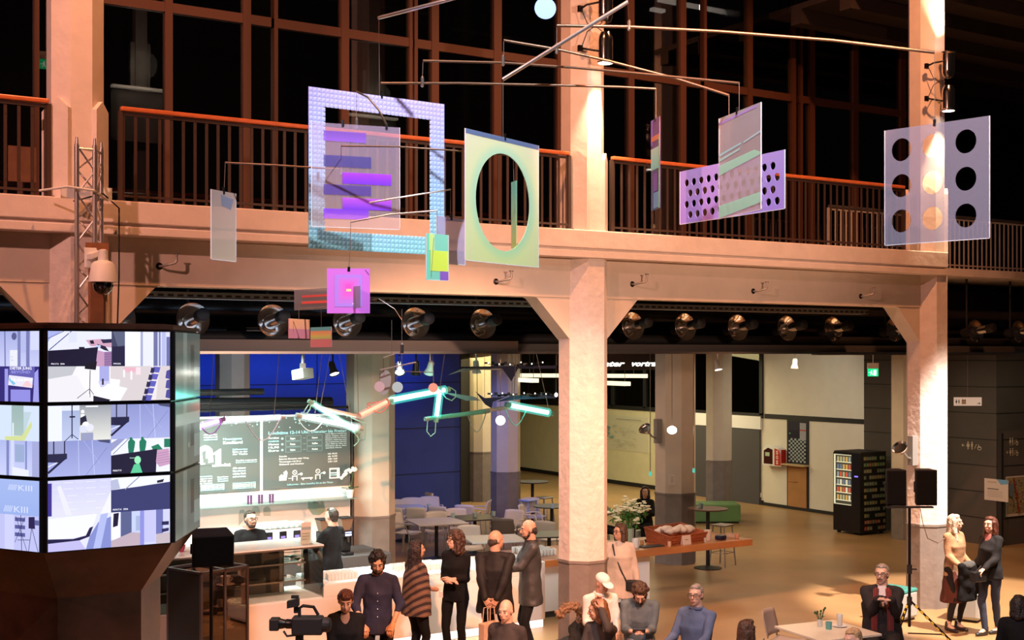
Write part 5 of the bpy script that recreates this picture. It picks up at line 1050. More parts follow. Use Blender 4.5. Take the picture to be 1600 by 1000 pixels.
# orchid
P = PY(547, 778, 18.62); t = thing('potted_orchid', 'white orchid in a white pot at the right end of the glass shelf', 'plant', (P.x, 18.62, sz))
b = MB(); b.lathe([(0.045, 0), (0.065, 0.13), (0.062, 0.13), (0.05, 0.02)], n=20); b.build('pot', 'white', t, smooth=60)
b = MB(); b.tube([(0, 0, 0.12), (0.03, 0, 0.22), (0.04, 0, 0.34), (-0.02, 0, 0.42), (-0.13, 0, 0.36)], 0.005, 5); b.tube([(0, 0, 0.12), (0.04, 0, 0.3), (0.06, 0, 0.4), (0.11, 0, 0.44)], 0.005, 5); b.build('stem', mat('stem_green', (0.06, 0.12, 0.04), 0.6), t)
b = MB()
for a in (0.3, 1.4, 2.4, 3.5, 4.5, 5.6):
    d = Vector((cos(a), sin(a)*0.5, 0)); b.obox(d*0.08+Vector((0, 0, 0.15)), d*0.08+Vector((0, 0, 0.01)), Vector((-d.y, d.x, 0)).normalized()*0.02, (0, 0, 0.003))
b.build('leaf', mat('leaf_green', (0.03, 0.10, 0.03), 0.4), t)
b = MB(); rq = random.Random(9)
for k in range(16):
    c = Vector((-0.15+k*0.0165+rq.uniform(-.01, .01), rq.uniform(-.03, .03), 0.34+0.10*sin(k/16*2.2)+rq.uniform(-.03, .03)))
    for a in range(5): d = Vector((cos(a*1.257), -0.2, sin(a*1.257)))*0.016; b.ell(c+d, (0.015, 0.005, 0.015), nu=6, nv=4)
b.build('blossom', 'white', t)
# green-grey art and painted grey vase shadows on the white wall
def wall_shape(pts, col, lab):
    P = [PY(x, y, 18.795) for x, y in pts]; b = MB(); n = len(P); b.add(P+[q+Vector((0, 0.006, 0)) for q in P], [tuple(range(n)), tuple(range(2*n-1, n-1, -1))]+[(i, n+i, n+(i+1) % n, (i+1) % n) for i in range(n)]); tag(b.build('wall_decal_shadow', mat('decal', col, 0.5)), lab, 'wall decal')
wall_shape([(481, 782), (505, 781), (509, 798), (499, 805), (489, 804), (481, 794)], (0.30, 0.48, 0.42), 'green-grey faceted shape on the white wall above the coffee machine')
wall_shape([(375, 797), (381, 796), (383, 800), (381, 812), (373, 822), (373, 805)], (0.42, 0.50, 0.48), 'slim grey vase shadow painted on the white wall left of the glasses barista')
for cx_, lab in ((400, 'left of two round-topped grey vase shadows painted on the white wall'), (417, 'right of two round-topped grey vase shadows painted on the white wall')): wall_shape([(cx_+6*cos(pi*k/8), 798-7*sin(pi*k/8)) for k in range(9)]+[(cx_-5, 806), (cx_+6, 806)], (0.42, 0.52, 0.48), lab)
# back counter, coffee machine, grinders
b = MB(); b.box(2.0, 17.75, 0, 8.9, 18.75, 0.93); tag(b.build('back_counter', 'dark_grey', bevel=0.01), 'dark counter along the white bar wall under the coffee machine', 'counter')
cm = PY(398, 852, 18.0); cm2 = PY(478, 848, 18.0); Wm = cm2.x-cm.x
t = thing('coffee_machine', 'wide chrome and white espresso machine on the back counter', 'coffee machine', (cm.x, 17.9, 0.93))
b = MB(); b.box(0.05, 0.12, 0.10, Wm-0.05, 0.6, 0.42); b.box(0, 0.0, 0.30, Wm, 0.62, 0.46); b.build('body', 'white_gloss', t, bevel=0.03)
b = MB(); b.box(0.02, -0.12, 0.04, Wm-0.02, 0.5, 0.10); b.build('drip_tray', 'chrome', t, bevel=0.01)
b = MB(); b.box(0, 0.08, 0.455, Wm, 0.62, 0.475); b.build('cup_warmer', 'chrome', t)
for k in range(3):
    x = 0.18+k*0.22; b = MB(); b.box(x-0.055, -0.012, 0.28, x+0.055, 0.0, 0.44); h = b.build('display', 'black_gloss', t)
    b = MB(); b.box(x-0.035, -0.016, 0.34, x+0.035, -0.012, 0.37); b.build('readout', mat('violet_readout', (0, 0, 0), 0.4, emit=(0.35, 0.25, 0.9), es=1.5), h)
    b = MB(); b.lathe([(0.035, 0.0), (0.04, 0.05), (0.036, 0.06)], o=(x, 0.03, 0.22), n=14); b.cyl((x, 0.0, 0.24), (x, -0.16, 0.20), 0.014, n=8); b.build('group_head', 'chrome', t, smooth=50)
for x in (0.06, Wm-0.06):
    b = MB(); b.box(x-0.03, 0.1, 0, x+0.03, 0.5, 0.06); b.build('foot', 'chrome', t)
b = MB(); b.box(Wm-0.13, -0.01, 0.38, Wm-0.04, 0, 0.43); b.build('side_display', mat('red_readout', (0, 0, 0), 0.4, emit=(0.6, 0.2, 0.8), es=1.2), t)
g0 = None
cup_b = MB(); cup_b.lathe([(0.024, 0), (0.036, 0.05), (0.038, 0.075), (0.034, 0.075), (0.022, 0.006)], n=12)
M['cup_w'] = mat('cup_glass', (0.75, 0.85, 0.83), 0.15, alpha=0.7)
for r in range(3):
    for c in range(9):
        if r == 2 and c > 6: continue
        q = Vector((cm.x+0.06+c*0.085, 17.99+r*0.11, 1.405+ (0.077 if False else 0)))
        if g0 is None: g0 = cup_b.build('coffee_glass', 'cup_w', smooth=60); tag(g0, 'small coffee glass standing on top of the espresso machine', 'glass', 'coffee glasses on the espresso machine'); g0.location = q
        else: c_ = g0.copy(); C.objects.link(c_); c_.location = q
def grinder(px, lab):
    q = PY(px, 850, 17.95); t = thing('coffee_grinder', lab, 'grinder', (q.x, 17.95, 0.93), 0, 'coffee grinders')
    b = MB(); b.box(-0.09, -0.12, 0, 0.09, 0.15, 0.05); b.box(-0.08, -0.02, 0.05, 0.08, 0.14, 0.30); b.box(-0.085, -0.1, 0.28, 0.085, 0.14, 0.38); b.build('body', 'black_gloss', t, bevel=0.015)
    b = MB(); b.add([(-0.06, -0.04, 0.38), (0.06, -0.04, 0.38), (0.06, 0.1, 0.38), (-0.06, 0.1, 0.38), (-0.10, -0.07, 0.56), (0.10, -0.07, 0.56), (0.10, 0.13, 0.56), (-0.10, 0.13, 0.56)], [(3, 2, 1, 0), (4, 5, 6, 7), (0, 1, 5, 4), (1, 2, 6, 5), (2, 3, 7, 6), (3, 0, 4, 7)]); b.build('bean_hopper', mat('bean_brown', (0.22, 0.13, 0.08), 0.3), t)
    b = MB(); b.box(-0.10, -0.08, 0.555, 0.10, 0.14, 0.575); b.build('lid', 'black', t)
    b = MB(); b.box(-0.05, -0.108, 0.30, 0.05, -0.1, 0.33); b.box(-0.05, -0.108, 0.345, 0.05, -0.1, 0.36); b.build('readout', mat('blue_readout', (0, 0, 0), 0.4, emit=(0.5, 0.55, 1), es=3), t)
    b = MB(); b.cyl((0, -0.08, 0.28), (0, -0.10, 0.20), 0.03, 0.02, n=10); b.build('spout', 'chrome', t)
grinder(507, 'black coffee grinder just left of the back-turned barista'); grinder(540, 'black coffee grinder right of the back-turned barista')
# ---- front counter
CYF = 15.62; cx1 = PY(852, 880, CYF).x; cxg = PY(506, 900, CYF).x; cx0 = 3.2
M['counter_front'] = mat('counter_front', (0.80, 0.74, 0.68), 0.55, var=0.02)
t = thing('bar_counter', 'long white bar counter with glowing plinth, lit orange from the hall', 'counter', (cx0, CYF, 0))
b = MB(); b.box(0, 0, 0.12, cx1-cx0, 0.08, 0.785); b.box(cxg-cx0, 0, 0.78, cx1-cx0, 0.08, 0.93); b.box(0, 0.08, 0.12, 0.05, 0.9, 0.785); b.build('front_panel', 'counter_front', t, bevel=0.01)
b = MB(); b.box(cxg-cx0+0.01, 0.0, 0.93, cx1-cx0, 0.98, 0.965); b.build('worktop', 'white', t, bevel=0.006)
b = MB(); b.box(0, 0.05, 0.775, cxg-cx0, 0.98, 0.80); b.build('low_worktop', 'white', t)
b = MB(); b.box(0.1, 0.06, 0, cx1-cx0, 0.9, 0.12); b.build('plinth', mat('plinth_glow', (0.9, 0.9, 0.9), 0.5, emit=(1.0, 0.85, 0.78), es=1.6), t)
b = MB(); b.box(cxg-cx0, 0.9, 0.12, cx1-cx0, 0.96, 0.93); b.build('rear_panel', 'white', t)
# glass display case on the low part
zc0, zc1 = 0.80, 1.47; gx0 = PY(389, 900, CYF).x-1.55
t = thing('display_case', 'glass food display case with shelves at the left of the bar', 'display case', (gx0, CYF, zc0))
Wc = cxg-gx0; Hc = zc1-zc0
b = MB(); b.box(0, 0.02, 0.0, Wc, 0.028, Hc); b.build('front_pane', 'glass', t)
b = MB(); b.box(Wc-0.008, 0.02, 0, Wc, 0.75, Hc); b.build('side_pane', 'glass', t)
b = MB(); b.box(0, 0.0, Hc, Wc, 0.78, Hc+0.02); b.build('top_pane', mat('frosted_top', (0.78, 0.82, 0.80), 0.12, alpha=0.9), t)
b = MB()
b.box(0, -0.002, Hc-0.02, Wc, 0.01, Hc+0.002); b.build('top_edge', 'steel', t)
for z in (0.22, 0.45):
    b = MB(); b.box(0.0, 0.1, z, Wc-0.25, 0.6, z+0.012); s_ = b.build('shelf', 'glass', t); b = MB(); b.box(0, 0.09, z, Wc-0.22, 0.1, z+0.02); b.build('shelf_edge', 'steel', s_)
for x in (0.06, Wc*0.5, Wc-0.38):
    b = MB(); b.box(x, 0.6, 0, x+0.05, 0.64, Hc); b.build('post', 'steel', t)
b = MB(); b.box(0, 0.64, 0, Wc-0.3, 0.66, Hc-0.05); b.build('rear_pane', mat('case_back', (0.10, 0.085, 0.07), 0.3), t)
b = MB(); b.box(0.0, 0.62, Hc-0.03, 0.7, 0.66, Hc-0.01); b.build('case_light', 'bulb_soft', t)
for k, (x, z, c, lab) in enumerate(((0.15, 0.0, (0.75, 0.8, 0.7), 'white plate in the display case, bottom left'), (0.42, 0.0, (0.08, 0.35, 0.05), 'bowl of green salad in the display case'), (0.2, 0.232, (0.8, 0.8, 0.7), 'pale bowl on the lower shelf of the display case'), (0.18, 0.462, (0.85, 0.85, 0.8), 'white bowl on the upper shelf of the display case'))):
    b = MB(); b.lathe([(0.03, 0.004), (0.07, 0.02), (0.10, 0.055), (0.094, 0.055), (0.06, 0.02)], n=18); bw_ = b.build('bowl', mat('bowl', c, 0.4), smooth=60); tag(bw_, lab, 'bowl'); bw_.location = (gx0+x, CYF+0.35, zc0+z+0.0)
# things on top of the case (left end)
for px, py, rr_, hh, c, nm, lab in ((262, 866, 0.09, 0.05, (0.8, 0.75, 0.7), 'dish', 'white dish on the display case by the screens'), (284, 866, 0.05, 0.09, (0.25, 0.02, 0.05), 'bowl', 'dark red bowl on the display case'), (292, 869, 0.06, 0.02, (0.7, 0.7, 0.7), 'saucer', 'small saucer on the display case beside the red bowl')):
    q = PY(px, py, CYF+0.35); b = MB(); b.lathe([(rr_*0.5, 0), (rr_, hh), (rr_*0.92, hh), (rr_*0.4, 0.01)], n=18); o = b.build(nm, mat(nm, c, 0.3), smooth=60); o.location = (q.x, q.y, zc1+0.021); tag(o, lab, 'dishes')
q = PY(478, 850, CYF+0.12); b = MB(); b.rbox(0, 0, 0.15, 0.15, 0.008, 0.30, 0.0, -0.12); o = b.build('price_card', 'glass'); t = thing('menu_stand', 'paper price card in a stand on the display case corner', 'menu stand', (q.x, CYF+0.12, zc1+0.021)); o.parent = t; o.location = (0, 0, 0)
pt = Paint((-0.07, -0.012, 0.29), (0.14, 0, 0), (0, 0.033, -0.28), (0, -1, 0), 14, 28); pt.rect(0, 0, 14, 28, (0.62, 0.60, 0.55)).rect(0, 6, 14, 10, (0.3, 0.38, 0.42)).rect(2, 14, 12, 15, (0.35, 0.3, 0.28)).rect(2, 18, 12, 19, (0.35, 0.3, 0.28)).rect(2, 22, 10, 23, (0.35, 0.3, 0.28)); pt.build('card', attr_mat('card_paint'), t)
b = MB(); b.box(-0.08, -0.05, 0, 0.08, 0.05, 0.012); b.build('stand_base', 'steel', t)
# rows of glasses on the counter
gb = MB(); gb.lathe([(0.026, 0), (0.033, 0.09), (0.031, 0.09), (0.024, 0.008)], n=10); g1 = None
M['tumbler'] = mat('tumbler_glass', (0.85, 0.88, 0.85), 0.1, alpha=0.55)
def glasses(px0, px1, Y0, rows, z, n, label, group, mt='tumbler'):
    global g1
    x0 = PY(px0, 880, Y0).x; x1 = PY(px1, 880, Y0).x
    first = None
    for r in range(rows):
        for c in range(n):
            q = Vector((x0+(x1-x0)*(c+0.5*(r % 2))/n, Y0+r*0.085, z))
            if first is None:
                o = gb.build('drinking_glass', mt, smooth=60) if g1 is None else g1.copy()
                if g1 is None: g1 = o
                else: C.objects.link(o)
                tag(o, label, 'glass', group); o.location = q; first = o
            else: o = first.copy(); C.objects.link(o); o.location = q
glasses(515, 562, 15.8, 4, 0.967, 9, 'clear tumbler in the block of glasses at the left end of the white counter', 'tumblers at the left end of the counter')
glasses(620, 652, 15.95, 3, 0.967, 6, 'clear tumbler in the middle block of glasses between the blue shirt and the poncho', 'tumblers in the middle of the counter')
glasses(664, 694, 15.8, 5, 0.967, 6, 'clear tumbler in the block of glasses between the poncho and the curly-haired woman', 'tumblers by the poncho')
# wooden counter right of it
wx0 = cx1+0.02; wx1 = PY(1176, 845, 16.0).x; M['oak'] = mat('red_oak', (0.48, 0.17, 0.05), 0.3, var=0.12, vscale=4, coat=0.3)
t = thing('wooden_counter', 'long reddish wooden counter top jutting out to the right on a white base', 'counter', (wx0, 16.0, 0))
b = MB(); b.box(0, 0, 0.80, wx1-wx0, 1.15, 0.91); b.v = [Vector((v.x, v.y, v.z)) for v in b.v]; b.build('top_slab', 'oak', t, bevel=0.008)
bx = PY(1012, 900, 16.2).x-wx0
b = MB(); b.box(0.02, 0.15, 0.10, bx, 0.95, 0.80); b.build('base', 'white', t)
b = MB(); b.box(0.05, 0.2, 0.0, bx-0.05, 0.9, 0.1); b.build('plinth', 'dark_grey', t)
lamp('AREA', 'counter_wash', (10.9, 15.2, 1.6), 9, (1, 0.95, 0.9), (11.2, 16.2, 0.5), 1.6, size_y=0.1)
glasses(830, 872, 16.35, 7, 0.912, 8, 'clear tumbler in the greenish block of glasses on the wooden counter', 'tumblers on the wooden counter')
zt = 0.911
def on(px, py): q = PZ(px, py, zt); return Vector((q.x, q.y, zt))
# flowers
q = on(983, 850); t = thing('flower_vase', 'glass vase with a big bouquet of pale yellow blossoms on the wooden counter', 'vase', q)
b = MB(); b.lathe([(0.06, 0), (0.075, 0.02), (0.085, 0.26), (0.078, 0.26), (0.065, 0.03)], n=20); b.build('vase', mat('vase_glass', (0.6, 0.7, 0.5), 0.08, alpha=0.45), t, smooth=60)
b = MB(); rf = random.Random(4); heads = []
for k in range(34):
    a = rf.uniform(0, 2*pi); r = rf.uniform(0.04, 0.36); z = 0.68-0.5*r+rf.uniform(-.12, .08); e = Vector((r*cos(a), r*sin(a)*0.8, z)); heads.append(e)
    b.tube([(0.03*cos(a+2), 0.03*sin(a+2), 0.02), (0.03*cos(a), 0.03*sin(a), 0.25), e*0.7+Vector((0, 0, 0.15)), e], 0.004, 4)
b.build('stems', mat('flower_stems', (0.07, 0.22, 0.04), 0.6), t)
b = MB()
for e in heads:
    for k in range(9):
        d = Vector((rf.uniform(-1, 1), rf.uniform(-1, 1), rf.uniform(-1, .6))); d.normalize(); c = e*rf.uniform(.75, 1.0)+d*0.05; s_ = d.cross(Vector((0.3, 0.2, 1))).normalized()*0.018
        b.add([c-d*0.05, c+s_, c+d*0.06, c-s_], [(0, 1, 2, 3)])
b.build('leaves', mat('bouquet_leaves', (0.06, 0.22, 0.03), 0.5), t)
b = MB()
for i_, e in enumerate(heads):
    if i_ % 5 == 4: continue
    for k in range(6):
        c = e+Vector((rf.uniform(-.045, .045), rf.uniform(-.045, .045), rf.uniform(-.03, .06)))
        for a in range(5): d = Vector((cos(a*1.257+k), sin(a*1.257+k), 0.4))*0.018; b.ell(c+d, (0.018, 0.018, 0.010), nu=5, nv=4)
b.build('blossom', mat('cream_blossom', (0.88, 0.84, 0.55), 0.6), t)
# wicker basket with cloth
q = on(1056, 846); M['wicker'] = mat('red_wicker', (0.42, 0.10, 0.03), 0.5, bump=0.8, bscale=60, var=0.3, vscale=40)
t = thing('wicker_basket', 'reddish wicker basket with cream cloths on the wooden counter', 'basket', q, 0.15)
b = MB(); hw, hd = 0.42, 0.26
def tray(b, z0, z1a, z1b, hw0, hd0, hw1, hd1, th):
    o = [(-hw0, -hd0, z0), (hw0, -hd0, z0), (hw0, hd0, z0), (-hw0, hd0, z0), (-hw1, -hd1, z1a), (hw1, -hd1, z1a), (hw1, hd1, z1b), (-hw1, hd1, z1b)]
    i = [(x*(1-th/hw0), y*(1-th/hd0), z+(th if k < 4 else 0)) for k, (x, y, z) in enumerate(o)]
    n = len(b.v); b.add(o+i, [(3, 2, 1, 0), (8, 9, 10, 11)]+[(k, (k+1) % 4, 4+(k+1) % 4, 4+k) for k in range(4)]+[(8+(k+1) % 4, 8+k, 12+k, 12+(k+1) % 4) for k in range(4)]+[(4+k, 4+(k+1) % 4, 12+(k+1) % 4, 12+k) for k in range(4)])
tray(b, 0, 0.14, 0.24, hw, hd, hw+0.03, hd+0.03, 0.02); b.build('weave', 'wicker', t)
b = MB()
for z, e in ((0.035, 0.004), (0.07, 0.007)): b.tube([(-hw-e*2, -hd-e*2, z), (hw+e*2, -hd-e*2, z), (hw+e*2, hd, z)], 0.008, 6)
b.tube([(-hw-.03, -hd-.03, .14), (hw+.03, -hd-.03, .14), (hw+.03, hd+.03, .24), (-hw-.03, hd+.03, .24), (-hw-.03, -hd-.03, .14)], 0.012, 6); b.build('rim', 'wicker', t)
b = MB()
for k in range(14): b.ell((rf.uniform(-.3, .3), rf.uniform(-.14, .16), 0.17+rf.uniform(0, .07)), (rf.uniform(.08, .14), rf.uniform(.05, .09), 0.05), nu=12, nv=8)
cl_ = remesh(b, 0.012, 3, 0.02, 12).build('cloth', mat('cream_cloth', (0.80, 0.62, 0.48), 0.8, bump=0.4, bscale=30), t, smooth=180)
# small things on the wooden counter
def pot(px, py, r, h, c, nm, lab, cat='cup', met=0, al=1.0):
    q = on(px, py); b = MB(); b.lathe([(r*0.9, 0), (r, h*0.15), (r, h), (r*0.9, h), (r*0.85, 0.02)], n=20); o = b.build(nm, mat(nm+'_m', c, 0.35, met, alpha=al), smooth=50); o.location = q; tag(o, lab, cat)
pot(993, 856, 0.06, 0.15, (0.82, 0.76, 0.66), 'canister', 'cream canister beside the flower vase', 'canister'); pot(1105, 844, 0.065, 0.17, (0.82, 0.66, 0.52), 'canister', 'cream canister on the counter right of the basket', 'canister')
pot(1003, 851, 0.028, 0.07, (0.6, 0.28, 0.1), 'jar', 'little amber jar by the left canister', 'jar'); pot(987, 859, 0.028, 0.08, (0.62, 0.32, 0.14), 'jar', 'little amber jar in front of the left canister', 'jar'); pot(1046, 854, 0.03, 0.08, (0.7, 0.4, 0.25), 'jar', 'little amber glass in front of the basket', 'jar'); pot(1102, 848, 0.027, 0.08, (0.8, 0.6, 0.45), 'drinking_glass', 'small glass in front of the right canister', 'glass', al=0.5); pot(1152, 841, 0.03, 0.08, (0.8, 0.4, 0.25), 'candle_glass', 'small candle glass near the counter end', 'candle')
pot(1141, 840, 0.10, 0.07, (0.85, 0.6, 0.45), 'glass_bowl', 'shallow glass bowl near the counter end', 'bowl', al=0.35)
for (px, py, w_, d_, h_, c, nm, lab, r) in ((1017, 846, 0.18, 0.13, 0.04, (0.02, 0.025, 0.06), 'book', 'navy notebook on a pale box beside the flowers', 0.1), (1126, 843, 0.17, 0.13, 0.075, (0.015, 0.02, 0.05), 'pouch', 'dark navy pouch right of the canister', 0.2), (1018, 854, 0.42, 0.16, 0.015, (0.03, 0.035, 0.035), 'serving_tray', 'flat dark tray at the front edge of the wooden counter', 0.0)):
    q = on(px, py); b = MB(); b.rbox(0, 0, h_/2, w_, d_, h_); o = b.build(nm, mat(nm+'_c', c, 0.5), bevel=min(0.02, h_*0.3)); o.location = q; o.rotation_euler = (0, 0, r); tag(o, lab, nm.replace('_', ' '))
q = on(1073, 851); t = thing('table_card', 'white folded card standing in front of the basket', 'card', q, 0.1); b = MB(); b.rbox(0, 0, 0.075, 0.19, 0.006, 0.15, 0, -0.12); b.rbox(0, 0.03, 0.07, 0.19, 0.006, 0.14, 0, 0.2); b.build('folded_card', mat('card_white', (0.8, 0.6, 0.48), 0.6), t)
p = Paint((-0.09, -0.014, 0.148), (0.18, 0, 0), (0, 0.017, -0.14), (0, -1, 0), 18, 14); p.rect(5, 6, 12, 7, (0.3, 0.2, 0.15)).rect(6, 8.5, 11, 9, (0.3, 0.2, 0.15)); p.build('writing', attr_mat('card_ink'), t)

# ================================================================ CAFE FURNITURE
M['shell'] = mat('shell_plastic', (0.66, 0.60, 0.55), 0.5); M['shell_dark'] = mat('dark_shell', (0.16, 0.14, 0.13), 0.5); M['tube'] = mat('chair_tube', (0.55, 0.53, 0.5), 0.35, 0.6)
def make_chair(label, m_='shell', legm='tube', arms=True, group='shell chairs in the cafe'):
    t = thing('shell_chair', label, 'chair', (0, 0, 0), 0, group)
    # seat faces +y (front); backrest at -y
    def grid(f, nu, nv, th):
        vs = [f(i/(nu-1), j/(nv-1)) for j in range(nv) for i in range(nu)]
        b = MB(); b.add(vs, [(j*nu+i, j*nu+i+1, (j+1)*nu+i+1, (j+1)*nu+i) for j in range(nv-1) for i in range(nu-1)]); return b
    grid(lambda u, v: Vector(((u-.5)*(0.46-0.03*v), -0.21+0.43*v, 0.45-0.02*sin(pi*u)-0.02*sin(pi*v)-(0.03*(max(0, v-.8)*5)**2)+0.012)), 9, 8, .02).build('seat', m_, t, smooth=180, solid=0.014)
    grid(lambda u, v: Vector(((u-.5)*(0.45-0.04*abs(v-.4)), -0.22-0.07*v-0.045*(1-(2*u-1)**2)+0.03, 0.50+0.32*v-0.02*(2*u-1)**4*v)), 9, 7, .02).build('backrest', m_, t, smooth=180, solid=0.014)
    for s in (-1, 1):
        b = MB(); b.tube([(s*0.235, -0.24, 0.5), (s*0.235, -0.22, 0.45), (s*0.25, -0.25, 0.0)], 0.012, 7); b.build('leg', legm, t, smooth=60)
        b = MB(); b.tube([(s*0.225, 0.17, 0.44), (s*0.25, 0.22, 0.0)], 0.012, 7); b.build('leg', legm, t, smooth=60)
        if arms:
            b = MB(); b.tube([(s*0.235, -0.24, 0.62), (s*0.26, -0.05, 0.645), (s*0.26, 0.10, 0.64), (s*0.24, 0.16, 0.46)], 0.014, 7); b.build('armrest', m_, t, smooth=60)
    b = MB(); b.tube([(-0.225, 0.17, 0.43), (0.225, 0.17, 0.43)], 0.010, 6); b.tube([(-0.235, -0.2, 0.43), (0.235, -0.2, 0.43)], 0.010, 6); b.build('frame_bar', legm, t)
    return t
def at_floor(px, d): u = (px-800)/F; return Vector((d*(u*cs+sn), d*(cs-u*sn), 0))
def facing(f, q):
    """yaw that turns local +y; f: 0 = towards camera, 90 = picture right, -90 = picture left, 180 = away"""
    f = radians(f); fw = Vector((sn, cs, 0)); rt = Vector((cs, -sn, 0)); d = fw*(-cos(f))+rt*sin(f); return atan2(-d.x, d.y)
protos = {}
def chair(px, d, f, label, m_='shell', arms=True, legm='tube'):
    q = at_floor(px, d); k = (m_, arms, legm)
    if k not in protos: t = protos[k] = make_chair(label, m_, legm, arms); t.location = q; t.rotation_euler = (0, 0, facing(f, q)); return t
    return dup(protos[k], q, facing(f, q), label)
def d_of(y, z): return F*(CZ-z)/(y-HOR)
for px, yb, f, lab, m_, a in (
    (621, 783, 20, 'bluish-lit shell chair at the far left of the back row, beside the green pillar', 'shell', True),
    (646, 780, 15, 'second shell chair of the back row under the navy wall', 'shell', True),
    (673, 778, 10, 'third shell chair of the back row under the navy wall', 'shell', True),
    (746, 781, -100, 'white shell chair turned sideways in front of the dark passage', 'shell', True),
    (620, 791, 165, 'shell chair with its back to us at the left edge of the bluish table', 'shell', True),
    (653, 791, 172, 'shell chair with its back to us in front of the bluish table', 'shell', True),
    (690, 789, 160, 'tall-looking beige shell chair at the right of the bluish table', 'shell', True),
    (731, 787, 165, 'beige shell chair left of the sideways white chair', 'shell', True),
    (636, 803, 65, 'shell chair at the left side of the big grey square table, legs in view', 'shell', True),
    (682, 802, 5, 'shell chair behind the big grey square table', 'shell', True),
    (715, 797, 10, 'pale shell chair behind the tumbler table', 'shell', True),
    (794, 799, -30, 'shell chair in front of the blue-lit inner pillar', 'shell', True),
    (787, 808, 175, 'dark shell chair with its back to us right of the tumbler table', 'shell_dark', True),
    (735, 824, 10, 'greenish-lit shell chair above the curly-haired woman', 'shell', True),
    (833, 790, 75, 'white shell chair just left of the middle pillar', 'shell', True),
    (835, 780, 20, 'beige shell chair behind the white one at the middle pillar', 'shell', True),
    (862, 812, 150, 'shell chair half hidden by the middle pillar', 'shell', True)):
    chair(px, d_of(yb, 0.81), f, lab, m_, a)
M['table_white'] = mat('table_laminate', (0.62, 0.60, 0.60), 0.35); M['table_dark'] = mat('dark_table_top', (0.05, 0.045, 0.05), 0.35)
def table(px, py, w_, d_, rot, label, m_='table_white', rnd=False, h=0.74, dist=None, cat='table'):
    d = dist or d_of(py, h); q = at_floor(px, d); t = thing('cafe_table' if h < 0.9 else 'bar_table', label, cat, q, radians(rot)-TH)
    b = MB()
    if rnd: b.lathe([(w_/2-0.01, h-0.025), (w_/2, h-0.015), (w_/2, h)], n=32)
    else: b.box(-w_/2, -d_/2, h-0.025, w_/2, d_/2, h)
    b.build('tabletop', m_, t, bevel=0 if rnd else 0.004)
    b = MB(); b.cyl((0, 0, 0.02), (0, 0, h-0.02), 0.035, n=14); b.build('column', 'black', t, smooth=60)
    b = MB(); b.lathe([(0.26, 0), (0.26, 0.012), (0.06, 0.05), (0.03, 0.06)], n=24); b.build('base_plate', 'black', t, smooth=40)
    return t
table(682, 814, 1.0, 1.0, 20, 'big grey square table with one black leg in front of the green pillar'); table(636, 791, 0.7, 0.7, 12, 'bluish-white square table in front of the navy wall')
table(742, 808, 0.85, 0.85, 25, 'dark square table with tumblers left of the blue-lit pillar', 'table_dark'); table(772, 841, 1.0, 0.9, 15, 'grey table behind the bald man and the man in the dark suit')
table(862, 790, 0.8, 0.8, 0, 'dark round table left of the middle pillar', 'table_dark', True); table(832, 752, 0.75, 0.75, 0, 'high round table far behind, left of the middle pillar', 'table_dark', True, 1.07)
table(1106, 789, 0.75, 0.75, 0, 'high round table behind the wooden counter, right of the notice pillar', mat('brown_round_top', (0.12, 0.06, 0.05), 0.4), True, 1.12, dist=23.9)
table(858, 834, 0.9, 0.8, 10, 'dim grey table beside the bald bearded man', 'table_dark')
for px, py, lab in ((708, 801, 'frosted tumbler on the edge of the big grey table'), (742, 800, 'frosted tumbler on the dark square table'), (670, 786, 'frosted tumbler on the bluish-white table'), (771, 798, 'frosted tumbler at the right of the dark square table'), (864, 786, 'frosted tumbler on the dark round table'), (1095, 783, 'frosted tumbler on the high round table behind the counter')):
    h_ = 1.121 if px == 1095 else 0.741; d = 23.9 if px == 1095 else (d_of(py+8, 0.74))
    b = MB(); b.lathe([(0.04, 0), (0.045, 0.09), (0.04, 0.09), (0.036, 0.01)], n=14); o = b.build('tea_light_glass', mat('frosted_glass', (0.45, 0.62, 0.62), 0.3, alpha=0.85), smooth=60); q = at_floor(px, d); o.location = (q.x, q.y, h_); tag(o, lab, 'tumbler')
def stool(px, d, h, label, m_='grey_metal', group=None):
    t = thing('bar_stool', label, 'stool', at_floor(px, d), 0.3)
    b = MB(); b.box(-0.17, -0.15, h-0.03, 0.17, 0.15, h); b.build('seat', m_, t, bevel=0.01)
    for sx in (-1, 1):
        for sy in (-1, 1): b = MB(); b.cyl((sx*0.14, sy*0.12, h-0.03), (sx*0.19, sy*0.17, 0), 0.013, n=8); b.build('leg', m_, t)
    b = MB(); b.tube([(-.17, -.15, .25), (.17, -.15, .25), (.17, .15, .25), (-.17, .15, .25), (-.17, -.15, .25)], 0.008, 6); b.build('footrest', m_, t)
stool(1129, 24.2, 0.78, 'grey metal bar stool behind the end of the wooden counter'); stool(825, 28.3, 0.78, 'blue-lit bar stool left of the middle pillar, by the high table', mat('blue_stool', (0.25, 0.35, 0.75), 0.4)); stool(850, 28.8, 0.78, 'dark bar stool at the far high table by the middle pillar')
# green bench
q = at_floor(1126, 30.5); t = thing('upholstered_bench', 'low green upholstered bench behind the slim inner pillar', 'bench', q, -TH)
b = MB(); b.box(-0.85, -0.3, 0.03, 0.43, 0.5, 0.44); b.build('cushion', mat('green_fabric', (0.12, 0.26, 0.09), 0.8, var=0.08), t, bevel=0.03)
b = MB(); b.box(-0.8, -0.26, 0, 0.38, 0.45, 0.03); b.build('base', 'black', t)

# ================================================================ FOYER THINGS
q = PX(1297, 800, 21.12); 
t = thing('vending_machine', 'black vending machine with lit snack window and coloured letter tiles on its side', 'vending machine', (21.42, 19.8, 0), 0)
